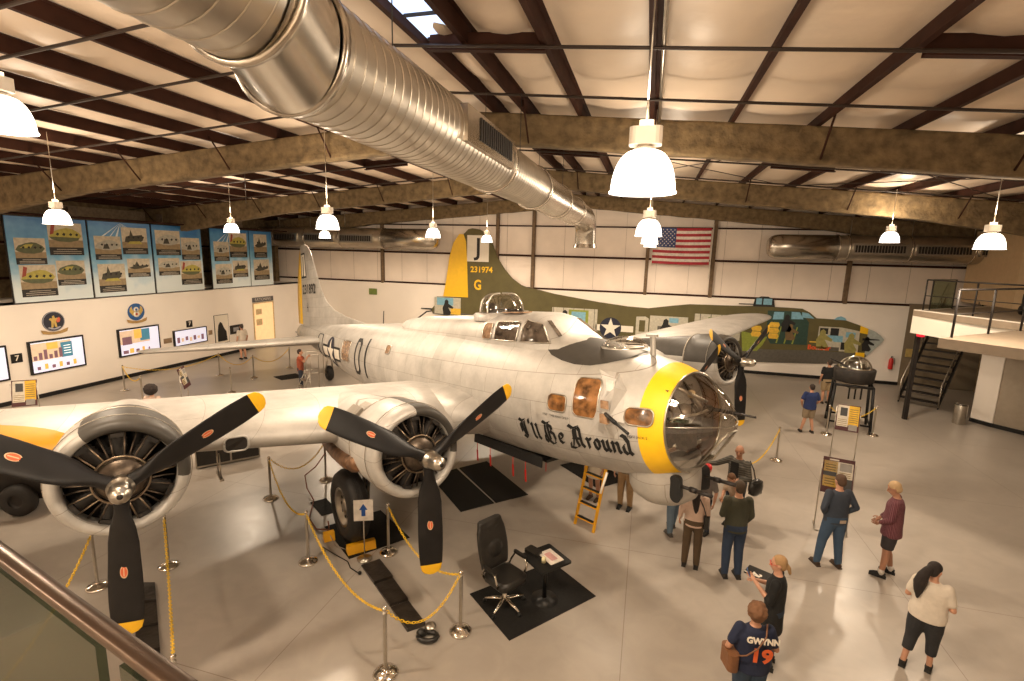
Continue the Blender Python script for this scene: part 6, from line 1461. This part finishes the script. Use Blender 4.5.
sign_stand(-15.3, 13.38, 2.1, 'sign stand with a yellow panel seen nearly edge on behind the wing', 1, zc=1.05, w_=.62, h=.72)

# ------------------------------------------------------------------ ball turret on its stand
t = empty('turret_display_stand', (6.93, 19.05, 0), -.25, 'black steel frame holding the ball turret', 'stand')
H_ = 1.55
legs = [(-.60, -.60), (.60, -.60), (.60, .60), (-.60, .60)]
for (x, y) in legs: b = MB(); b.tube([(x * .88, y * .88, H_), (x, y, .02)], .045, 4); b.build('leg', M['black'], t)
b = MB()
for i in range(4):
    p, q = legs[i], legs[(i + 1) % 4]; b.tube([(p[0] * .88, p[1] * .88, H_), (q[0] * .88, q[1] * .88, H_)], .045, 4); b.tube([(p[0] * .98, p[1] * .98, .28), (q[0] * .98, q[1] * .98, .28)], .035, 4)
b.build('frame_rail', M['black'], t)
t = empty('ball_turret', (6.93, 19.05, 1.60), .12, scale=.76, label='ball turret with a domed glass top and a dark ring on a black stand', cat='turret')
b = MB(); b.lathe([(.60, .0), (.74, .04), (.76, .10), (.80, .60), (.76, .64), (.70, .64), (.66, .06), (.60, .0)], n=40); b.build('turret_ring', M['enginedark'], t)
b = MB(); b.lathe([(.50, .02), (.40, -.18), (.2, -.30), (.001, -.32)], n=32); b.build('turret_bottom', M['steel'], t)
b = MB(); prof = [(.62 * cos(a), .62 + .52 * sin(a)) for a in [k * pi / 20 for k in range(11)]]; b.lathe(prof, n=36); b.build('turret_dome', M['plexi'], t)
b = MB()
for ph in (.3, .3 + pi / 2.6, 1.9 + pi / 3): b.tube([(.63 * cos(a) * cos(ph), .63 * cos(a) * sin(ph), .62 + .53 * sin(a)) for a in [k * pi / 16 for k in range(17)]], .022, 6)
b.lathe([(.60, .62), (.68, .66), (.62, .69)], n=36); b.build('dome_frame', M['chrome'], t)
b = MB(); b.box((.1, 0, .7), (.4, .35, .3)); b.box((-.2, .1, .75), (.2, .25, .4)); b.ball((.0, -.2, .8), .16, 10); b.build('turret_equipment', M['engine'], t)
b = MB(); b.tube([(-.35, -.35, .62), (-.95, -.65, .95), (-1.45, -.85, 1.15)], [.045, .035, .02], 8); b.build('turret_gun', M['darksteel'], t)
b = MB()
for k in (-.2, .05, .3): b.tube([(k, -.2, -.25), (k, -.2, -.75)], .035, 8)
b.build('ammunition_chute', M['black'], t)
# trash can, extinguisher, loading steps at the tail
t = empty('trash_can', (11.05, 20.85, 0), 0, 'brushed metal trash can below the mezzanine', 'trash can', scale=.74)
b = MB(); b.lathe([(.001, .0), (.24, .0), (.25, .02), (.26, .98), (.25, 1.0), (.23, 1.0), (.22, .80), (.001, .78)], n=32); b.build('can_body', M['steel'], t)
b = MB(); b.lathe([(.262, .94), (.268, .96), (.262, .99)], n=32); b.build('can_rim', M['darksteel'], t)
t = empty('fire_extinguisher', (11.08, YB - .22, .75), 0, 'red fire extinguisher on the back wall beside the stairs', 'fire extinguisher')
b = MB(); b.lathe([(.001, 0), (.085, 0), (.09, .03), (.09, .42), (.06, .50), (.025, .53)], n=20); b.build('cylinder', M['red'], t)
b = MB(); b.lathe([(.025, .53), (.03, .58), (.001, .6)], n=12); b.box((0, -.05, .60), (.03, .14, .02)); b.tube([(.0, -.05, .56), (.10, -.06, .5), (.12, -.05, .25)], .012, 6); b.build('valve', M['black'], t)
t = empty('boarding_steps', (-12.1, 15.75, 0), -.65, 'small metal boarding steps beside the tail wheel', 'steps')
b = MB()
for sx in (-.3, .3): b.tube([(sx, -.45, .02), (sx, .0, 1.0), (sx, .5, 1.0), (sx, .5, .02)], .018, 6); b.tube([(sx, 0, 1.0), (sx, 0, .02)], .018, 6); b.tube([(sx, .0, 1.0), (sx, .05, 1.7), (sx, .5, 1.7), (sx, .5, 1.0)], .014, 6)
b.build('step_frame', M['steel'], t)
for k in range(4): b = MB(); b.box((0, -.38 + .13 * k, .22 + .24 * k), (.58, .16, .03)); b.build('step_tread', M['steel'], t)
o = tag(MB().prism(rrect(-.20, .20, -.16, .16, .02), 0, .006, (2.28, 9.16, .002) , RZ(-.5)).build('floor_marker', M['black']), 'black floor decal with a white 2 in front of the person in the black dress', 'floor decal')
b = MB(); add_text(b, '2', .20, lambda v: tuple(Vector((2.28, 9.16, .010)) + RZ(-2.1) @ Vector((v[0] + .06, v[1], 0))), bold=.01); b.box((2.17, 9.10, .0085), (.03, .26, .002), RZ(-2.1)); q = b.build('decal_number', M['white'], fix=False); q.parent = o

# ------------------------------------------------------------------ painted bomber cut-out on the back wall
YM = YB - .19
MU = empty('bomber_wall_cutout', (0, YM, 0), label='life size olive bomber cut-out with cutaway crew rooms on the back wall', cat='mural')
def lay(name, pts, m, off=0., parent=MU, th=.0):
    b = MB()
    if th: 
        n = len(pts); b.add([(x, -off, z) for (x, z) in pts] + [(x, -off + th, z) for (x, z) in pts], [tuple(range(n)), tuple(range(2 * n - 1, n - 1, -1))] + [(i, (i + 1) % n, n + (i + 1) % n, n + i) for i in range(n)])
        bm = bmesh.new(); me = bpy.data.meshes.new('x'); me.from_pydata(b.v, [], b.f); bm.from_mesh(me); bmesh.ops.triangulate(bm, faces=[f for f in bm.faces if len(f.verts) > 4]); bmesh.ops.recalc_face_normals(bm, faces=bm.faces); bm.to_mesh(me); bm.free(); me.materials.append(m)
        o = bpy.data.objects.new(name, me); COL.objects.link(o); o.parent = parent; return o
    b.add([(x, -off, z) for (x, z) in pts], [tuple(range(len(pts)))]); return b.build(name, m, parent, fix=False)
def R4(x0, x1, z0, z1): return [(x0, z0), (x1, z0), (x1, z1), (x0, z1)]
OL = mat('mural_olive', (.105, .088, .030), .7, var=.12, scale=2); GR = pm('mural_grey', (.105, .095, .078)); YE = M['bandyellow']
body = [(-11.96, 2.28), (-11.73, 2.53), (-11.62, 3.02), (-9.72, 3.06), (-9.80, 5.19), (-9.88, 6.15), (-10.02, 6.54), (-9.76, 6.80), (-9.51, 6.86), (-9.08, 6.80), (-8.65, 6.57), (-8.39, 6.18), (-8.04, 5.32), (-7.61, 4.69), (-7.18, 4.23), (-6.67, 3.89), (-6.34, 3.77), (-5.64, 3.66), (-4.82, 3.49), (-2.46, 3.17), (-.94, 3.02), (.10, 2.98), (1.24, 3.17), (2.08, 3.29), (4.36, 3.33), (5.02, 3.36), (6.32, 3.36), (7.15, 3.34), (7.48, 3.18), (7.80, 2.92), (8.65, 2.91), (9.02, 2.90), (9.65, 2.69), (9.99, 2.56), (10.27, 2.45), (10.52, 2.28), (10.68, 2.10), (10.55, 1.88), (10.33, 1.60), (10.07, 1.26), (9.70, .95), (9.2, .84), (7.97, .74), (6.04, .64), (4.5, .58), (1, .70), (-3, 1.05), (-7, 1.50), (-10, 1.85), (-11.87, 2.03)]
lay('cutout_body', body, OL, .0, th=.06)
lay('painted_belly', [(9.2, 1.38), (7.94, 1.38), (5.83, 1.27), (1, 1.30), (-3, 1.55), (-10, 2.15), (-11.8, 2.25), (-11.87, 2.03), (-10, 1.85), (-7, 1.5), (-3, 1.05), (1, .70), (4.5, .58), (6.04, .64), (7.97, .74), (9.2, .84), (9.7, .95), (9.66, 1.38)], GR, .004)
lay('painted_rudder', [(-11.22, 3.06), (-11.05, 3.92), (-10.84, 5.32), (-10.62, 6.05), (-10.28, 6.54), (-10.02, 6.54), (-9.88, 6.15), (-9.80, 5.19), (-9.72, 3.06)], YE, .004, th=.05)
bxo = lay('painted_badge', R4(-9.80, -8.54, 5.06, 6.49), M['white'], .006)
b = MB(); add_text(b, 'J', 1.30, lambda v: (v[0] - 9.15, -.009, 5.83 + v[1]), bold=.02, sx=1.0); b.build('badge_letter', M['lettering'], bxo, fix=False)
b = MB(); add_text(b, '231974', .44, lambda v: (v[0] - 8.95, -.006, 4.62 + v[1]), bold=.012, sx=.98); b.build('painted_serial', YE, MU, fix=False)
b = MB(); add_text(b, 'G', .76, lambda v: (v[0] - 9.16, -.006, 3.76 + v[1]), bold=.02, sx=.8); b.build('painted_letter', YE, MU, fix=False)
st = lay('painted_insignia', R4(-2.55, -.60, 1.68, 2.0), M['white'], .006)
lay('insignia_disc', [(-1.77 + .56 * cos(2 * pi * k / 32), 1.84 + .56 * sin(2 * pi * k / 32)) for k in range(32)], M['navy'], .008, st)
b = MB(); b.add([(-1.77, -.011, 1.84)] + [(-1.77 + (.53 if k % 2 == 0 else .21) * cos(pi / 2 + k * pi / 5), -.011, 1.84 + (.53 if k % 2 == 0 else .21) * sin(pi / 2 + k * pi / 5)) for k in range(10)], [(0, 1 + k, 1 + (k + 1) % 10) for k in range(10)]); b.build('insignia_star', M['white'], st, fix=False)
PALE = pm('mural_room_pale', (.50, .47, .38)); SKB = pm('mural_window_blue', (.20, .42, .55)); DKG = pm('mural_room_green', (.018, .055, .040)); PER = pm('mural_crew_brown', (.16, .10, .04)); LIME = pm('mural_lime', (.25, .30, .04)); TANK = pm('mural_tank_yellow', (.80, .50, .05)); BLK = M['lettering']; ORN = pm('mural_orange', (.75, .10, .02)); GRN = pm('mural_green', (.16, .22, .05))
def crew(cx, cz, s_, parent, m=PER):
    c = lay('painted_crewman', [(cx - .22 * s_, cz - .5 * s_), (cx - .28 * s_, cz - .05 * s_), (cx - .15 * s_, cz + .22 * s_), (cx - .12 * s_, cz + .42 * s_), (cx, cz + .5 * s_), (cx + .12 * s_, cz + .4 * s_), (cx + .12 * s_, cz + .22 * s_), (cx + .45 * s_, cz + .02 * s_), (cx + .42 * s_, cz - .1 * s_), (cx + .1 * s_, cz - .02 * s_), (cx + .3 * s_, cz - .35 * s_), (cx + .2 * s_, cz - .5 * s_)], m, .012, parent)
# tail gunner
r_ = lay('painted_room', R4(-11.75, -10.15, 2.05, 3.0), PALE, .006); lay('painted_window', R4(-11.6, -10.6, 2.55, 2.98), SKB, .009, r_); crew(-11.0, 2.45, .9, r_, BLK); lay('ammunition_box', R4(-10.75, -10.15, 2.05, 2.4), TANK, .010, r_)
lay('painted_tail_gun', [(-12.6, 2.28), (-11.9, 2.24), (-11.9, 2.33), (-12.6, 2.32)], BLK, .004, th=.04)
# waist
r_ = lay('painted_room', R4(-4.90, -2.48, 1.1, 2.78), PALE, .006); lay('painted_window_frame', R4(-4.0, -2.95, 1.85, 2.70), LIME, .009, r_); lay('painted_window', R4(-3.85, -3.1, 2.1, 2.6), SKB, .011, r_); crew(-4.2, 2.15, 1.05, r_, BLK); lay('ammunition_box', R4(-3.1, -2.7, 1.2, 1.45), TANK, .010, r_)
for k in range(5): lay('painted_rib', R4(-4.85 + .55 * k, -4.82 + .55 * k, 1.1, 2.78), GR, .008, r_)
r_ = lay('painted_room', [(-.48, 1.58), (.14, 1.60), (.14, 2.45), (-.02, 2.55), (-.48, 2.52)], PALE, .006); lay('painted_hatch', R4(-.32, -.02, 1.75, 2.35), OL, .009, r_)
r_ = lay('painted_room', R4(.2, 2.05, 1.4, 2.62), PALE, .006); lay('painted_window', R4(1.15, 1.6, 2.3, 2.55), SKB, .010, r_); crew(1.0, 2.0, 1.0, r_, BLK); lay('painted_radio', R4(.6, .9, 1.6, 2.1), GR, .010, r_)
r_ = lay('painted_room', R4(2.36, 4.53, 1.6, 2.84), PALE, .006)
for k in range(4): lay('painted_rib', R4(2.6 + .5 * k, 2.64 + .5 * k, 1.6, 2.84), GR, .009, r_)
lay('painted_radio', R4(3.0, 3.4, 2.1, 2.7), GRN, .010, r_)
# cockpit
r_ = lay('painted_cockpit', [(5.72, 1.92), (5.93, 1.57), (7.52, 1.62), (7.50, 2.70), (7.1, 3.2), (5.66, 3.18)], DKG, .006)
lay('painted_window', [(5.91, 2.76), (6.38, 2.79), (6.38, 3.14), (5.95, 3.13)], SKB, .010, r_); lay('painted_window', [(6.72, 2.82), (7.25, 2.84), (7.05, 3.17), (6.70, 3.17)], SKB, .010, r_); crew(6.55, 2.62, .85, r_, BLK); crew(6.75, 2.2, .8, r_, PER)
for k in range(3): lay('painted_seat_frame', [(6.15 + .35 * k, 1.62), (6.22 + .35 * k, 1.62), (6.35 + .35 * k, 2.45), (6.30 + .35 * k, 2.45)], LIME, .011, r_)
lay('painted_windscreen', [(7.18, 2.92), (7.70, 2.90), (7.42, 3.14), (7.15, 3.18)], SKB, .008)
for (x, z) in ((5.05, 2.28), (5.05, 2.0), (5.82, 2.5), (5.82, 2.22), (5.82, 1.95)):
    lay('painted_oxygen_tank', [(x + .02, z - .13), (x + .38, z - .13), (x + .44, z), (x + .38, z + .13), (x + .02, z + .13), (x - .04, z)], TANK, .012)
lay('painted_wing_root', [(4.58, 2.1), (5.76, 1.89), (5.60, 1.50), (5.37, 1.16), (4.71, 1.11)], LIME, .008)
tt = lay('painted_top_turret', [(4.98, 3.34), (5.04, 3.70), (5.30, 3.84), (5.62, 3.84), (5.88, 3.68), (5.95, 3.36)], BLK, .003, th=.05)
for (x0, x1) in ((5.10, 5.35), (5.42, 5.80)): lay('turret_pane', R4(x0, x1, 3.45, 3.74), SKB, .006, tt)
lay('painted_turret_gun', R4(4.34, 5.0, 3.42, 3.46), BLK, .004, th=.04)
# nose compartment
r_ = lay('painted_nose_room', [(7.95, 1.42), (9.68, 1.42), (9.66, 2.42), (8.9, 2.55), (7.95, 2.55)], PALE, .006)
crew(8.15, 1.95, .95, r_, pm('mural_olive_tan', (.30, .27, .08))); crew(9.35, 1.85, .95, r_, pm('mural_olive_tan', (.30, .27, .08)))
for (a, c, d, e, m_) in ((8.0, 8.35, 2.2, 2.48, BLK), (8.45, 8.8, 2.15, 2.5, BLK), (8.35, 8.62, 1.9, 2.15, SKB), (8.62, 9.0, 1.85, 2.15, SKB), (9.1, 9.5, 2.1, 2.35, SKB), (8.95, 9.25, 1.5, 1.85, BLK), (8.4, 8.9, 1.42, 1.6, GR)): lay('painted_instrument', R4(a, c, d, e), m_, .010, r_)
lay('painted_nose_band', [(9.65, 2.69), (9.99, 2.56), (10.0, 2.3), (9.66, 2.35)], YE, .008); lay('painted_nose_band', R4(9.6, 9.98, 1.18, 1.42), YE, .008)
lay('painted_nose_glazing', [(9.99, 2.56), (10.27, 2.45), (10.52, 2.28), (10.68, 2.10), (10.55, 1.88), (10.33, 1.60), (10.07, 1.26), (9.98, 1.4)], pm('mural_glazing', (.38, .42, .40)), .008)
lay('painted_nose_gun', [(9.8, 2.0), (10.5, 2.05), (10.5, 2.09), (9.8, 2.12)], BLK, .012); crew(10.0, 1.85, .7, MU, BLK)
lay('painted_astrodome', [(8.53, 2.90), (8.66, 3.02), (8.82, 3.07), (8.98, 3.01), (9.06, 2.90)], SKB, .003, th=.05)
lay('painted_name_bar', R4(7.62, 8.1, 1.76, 1.82), TANK, .010)
b = MB(); add_text(b, 'Bomber', .30, lambda v: (v[0] * 1.0 + 8.05, -.012, 1.52 + v[1]), bold=.012); b.build('painted_name', ORN, MU, fix=False)
o = tag(MB().box((-11.3 - 4.4, YB - .16, 3.02 + .1), (.5, .06, .35)).build('wall_sign', GRN), 'small dark green panel on the back wall right of the silver tail fin', 'sign')

# ------------------------------------------------------------------ mezzanine, stairs
U = Vector((.66, -.751, 0)); W_ = Vector((.751, .66, 0)); A_ = Vector((6.27, 13.05, 0)); MZ = 4.0
def slab(name, pts, z0, z1, m): b = MB(); b.prism([(p[0], p[1]) for p in pts], z0, z1); return struct(name, b, m)
M['deck'] = mat('deck_concrete', (.27, .21, .15), .6, var=.08)
B_ = A_ + W_ * 5.6
slab('mezzanine_floor', [A_, A_ + U * 11.5, (XR, 4.4), (XR, 17), B_ + W_ * 2.5, B_], MZ - .22, MZ, M['deck'])
Dc = Vector((9.0, 20.56, 0)); slab('mezzanine_floor_back', [Dc, B_, B_ + W_ * 2.5, (XR, 17), (XR, YB - 3.0), Dc + W_ * 6], MZ - .2, MZ - .005, M['deck'])
def fascia(p, q, z0, z1, th, name):
    p, q = Vector(p), Vector(q); d = (q - p).normalized(); n = Vector((d.y, -d.x, 0)) * th; b = MB(); b.prism([tuple((p)[:2]), tuple((q)[:2]), tuple((q - n)[:2]), tuple((p - n)[:2])], z0, z1); struct(name, b, M['white'])
fascia(Dc, B_ + W_ * .2, MZ - .80, MZ + .02, .12, 'trim_balcony_fascia'); fascia(Dc + W_ * 6, Dc, MZ - .80, MZ + .02, .12, 'trim_balcony_fascia_side')
slab('column', [(9.30, 20.70), (9.42, 20.70), (9.42, 20.86), (9.30, 20.86)], 0, MZ - .8, M['darksteel'])
def rail(name, pts, label, glass=False):
    t = empty(name, tuple(pts[0][:2]) + (MZ,), label=label, cat='railing'); o = Vector((*pts[0][:2], 0)); P = [Vector((*p[:2], 0)) - o for p in pts]
    for zz in ((1.06, .024), (.52, .014)) if not glass else ((1.06, .022),):
        b = MB(); b.tube([p + Vector((0, 0, zz[0])) for p in P], zz[1], 7); b.build('handrail', M['darksteel'] if not glass else M['steel'], t)
    for i in range(len(P) - 1):
        L = (P[i + 1] - P[i]).length; n = max(1, round(L / 1.55))
        for k in range(n + (1 if i == len(P) - 2 else 0)):
            p = P[i].lerp(P[i + 1], k / n); b = MB(); b.tube([p + Vector((0, 0, .003)), p + Vector((0, 0, 1.06))], .024, 6); b.build('baluster', M['darksteel'], t)
    if glass:
        for i in range(len(P) - 1):
            a, c = P[i], P[i + 1]; d = (c - a).normalized(); n_ = Vector((d.y, -d.x, 0)) * .006; b = MB(); b.prism([tuple((a + d * .05 + n_)[:2]), tuple((c - d * .05 + n_)[:2]), tuple((c - d * .05 - n_)[:2]), tuple((a + d * .05 - n_)[:2])], .03, 1.02); b.build('glass_panel', M['glass2'], t)
i_ = .30
rail('deck_railing', [A_ + W_ * .35 + U * .08, B_ - W_ * .2 + U * .08], 'black steel railing along the left edge of the near mezzanine deck')
rail('deck_railing', [Dc + W_ * .15 + U * .2, B_ + W_ * .5 - U * .3 + Vector((0, .3, 0))], 'dark railing behind the white balcony fascia')
rail('glass_railing', [Dc + W_ * .75 + U * .12, Dc + W_ * 2.3 + U * .12], 'green glass railing panel at the left end of the balcony', True)
# dark machines standing on the balcony
t = empty('exhibit_cart', (12.6, 20.6, MZ), .5, 'dark wheeled machine on the balcony behind the railing', 'machine')
b = MB(); b.rbox((0, 0, .45), (1.0, .6, .5), .08); b.box((.2, 0, .85), (.5, .4, .3)); b.build('cart_body', M['black'], t); b = MB(); b.tube([(-.5, 0, .7), (-.7, 0, 1.0), (-.9, 0, 1.05)], .03, 6); b.tube([(.3, .2, 1.0), (.35, .2, 1.25), (.1, .2, 1.25)], .02, 6); b.build('cart_handle', M['steel'], t)
for (x, y) in ((-.35, -.3), (.35, -.3), (-.35, .3), (.35, .3)): b = MB(); b.lathe([(.001, -.03), (.16, -.03), (.16, .03), (.001, .03)], (x, y, .165), RX(pi / 2), n=18); b.build('wheel', M['rubber'], t)
# tan room on the mezzanine at the right edge
slab('wall_room', [(13.36, 23.3), (13.9, 22.6), (XR - .1, 20.0), (XR - .1, YB - .3), (13.3, YB - .3)], MZ, 7.0, mat('tan_wall', (.60, .42, .24), .7, var=.05))
# walls below the mezzanine
slab('wall_under_mezzanine', [(11.64, 21.35), (12.0, 20.78), (12.15, 20.88), (11.80, 21.45)], 0, MZ - .22, M['wallw'])
slab('wall_under_mezzanine_side', [(12.03, 20.80), (XR, 17.4), (XR, 17.6), (12.15, 20.95)], 0, MZ - .22, mat('shaded_partition', (.36, .30, .23), .7, var=.05))  # shade below the deck is put into this darker wall colour
slab('baseboard_mezzanine', [(11.98, 20.76), (XR, 17.35), (XR, 17.4), (12.0, 20.80)], 0, .14, M['black'])
slab('baseboard_mezzanine_end', [(11.60, 21.34), (11.97, 20.75), (12.0, 20.78), (11.64, 21.36)], 0, .14, M['black'])
slab('wall_behind_stairs', [(11.5, YB - .12), (XR, YB - .12), (XR, YB - .05), (11.5, YB - .05)], 0, MZ - .2, mat('dim_wall', (.22, .17, .11), .8, var=.05))  # wall colour darkened to carry the dimness behind the stairs
b = MB(); b.box((9.0 + 2.9, YB - .16, 3.0), (.45, .03, .2)); 
t = tag(MB().box((11.9, YB - .15, 1.55), (.55, .04, .38)).build('wall_sign', pm('notice_yellow', (.50, .36, .12))), 'small yellowish notice on the back wall behind the stairs', 'sign')
S0 = Vector((10.2, 23.3, 0)); SD = Vector((.45, .893, 0)).normalized(); SX = Vector((.893, -.45, 0)).normalized()
# stair flight
t = empty('staircase', (10.2, 23.3, 0), label='dark steel staircase rising below the mezzanine', cat='staircase'); n = 15; rise, run = .262 * 4.0 / 4.0 * .97, .28
S1 = Vector((.62, .785, 0)).normalized(); S2 = Vector((.785, -.62, 0)).normalized()
for k in range(n): b = MB(); c = S1 * (run * (k + .5)) + S2 * .62; b.box(c + Vector((0, 0, rise * (k + 1) - .02)), (1.2, .30, .04), Matrix((S2, S1, Vector((0, 0, 1)))).transposed()); b.build('stair_tread', M['darksteel'], t)
for s_ in (-.02, 1.26):
    b = MB(); p = S2 * s_; q = p + S1 * (run * n) + Vector((0, 0, rise * n)); b.loft([[v + Vector((0, 0, z)) + S2 * w2 for (w2, z) in ((-.02, .02), (.02, .02), (.02, .34), (-.02, .34))] for v in (p, q)]); b.build('stringer', M['black'], t)
    b = MB(); pts = [p + Vector((0, 0, .1)), p + Vector((0, 0, .95)), q + Vector((0, 0, .95))]; b.tube(pts, .022, 7)
    b.build('stair_handrail', M['steel'] if s_ > 0 else M['steel'], t)
    b = MB()
    for k in range(1, n, 3): r = p.lerp(q, k / n); b.tube([r + Vector((0, 0, .3)), r + Vector((0, 0, .95))], .014, 5)
    b.build('stair_baluster', M['darksteel'], t)
t = empty('beacon_light', (9.36, 20.62, MZ - .93), label='red beacon light under the corner of the white balcony', cat='lamp')
b = MB(); b.lathe([(.001, 0), (.10, .0), (.12, .03), (.12, .09), (.09, .12), (.001, .125)], n=20); b.build('beacon_lens', mat('beacon_red', (.5, .01, .02), .25, emit=(1, .02, .05), estr=.8), t)
# ------------------------------------------------------------------ viewer's balustrade
RDv = Vector((.974, -.2275, 0)).normalized(); RN = Vector((.2275, .974, 0)); P0 = Vector((-.7835, .4716, 0))
t = empty('glass_balustrade', tuple(P0)[:2] + (MZ,), label='glass balustrade with a dark bronze handrail in the bottom left corner', cat='railing')
Rr = Matrix((RDv, RN, Vector((0, 0, 1)))).transposed()
b = MB(); hr = []
for s_ in (-1.6, 1.2): hr.append([RDv * s_ + RN * y + Vector((0, 0, z)) for (y, z) in ((-.010, 1.066), (-.013, 1.071), (-.013, 1.079), (-.010, 1.084), (.010, 1.084), (.013, 1.079), (.013, 1.071), (.010, 1.066))])
b.loft(hr); b.build('handrail', M['bronze'], t)
b = MB(); b.box(RDv * -.735 + Vector((0, 0, .53)), (1.62, .012, 1.03), Rr); b.build('glass_panel', M['glass'], t)
b = MB(); b.box(RDv * .95 + Vector((0, 0, .53)), (1.62, .012, 1.03), Rr); b.build('glass_panel', M['glass'], t)
b = MB(); b.prism([tuple((P0 + RDv * -1.8 + RN * .05)[:2]), tuple((P0 + RDv * 3.0 + RN * .05)[:2]), (3.0, YF), (-3.2, YF)], MZ - .3, MZ); struct('mezzanine_floor_viewer', b, M['deck'])
# ------------------------------------------------------------------ camera
cd = bpy.data.cameras.new('camera'); co = bpy.data.objects.new('camera', cd); COL.objects.link(co)
cd.sensor_width = 36; cd.sensor_fit = 'HORIZONTAL'; cd.lens = 502.81 / 1024 * 36; cd.clip_start = .05; cd.clip_end = 200
CR = Matrix(((0.9646796, 0.2620983, 0.0264145), (-0.0702464, 0.1593075, 0.9847266), (-0.2538871, 0.9518012, -0.1720921)))   # rows: right, up, forward
co.matrix_world = Matrix.Translation((0, 0, 5.604)) @ Matrix((CR[0], CR[1], -CR[2])).transposed().to_4x4()
SC.camera = co
SC.view_settings.view_transform = 'Standard'; SC.view_settings.look = 'None'; SC.view_settings.gamma = 1; SC.view_settings.exposure = 0.08
SC.view_settings.use_curve_mapping = False
SC.cycles.max_bounces = 8; SC.cycles.transparent_max_bounces = 24; SC.cycles.caustics_reflective = False; SC.cycles.caustics_refractive = False
SC.cycles.sample_clamp_indirect = 6; SC.cycles.use_denoising = True
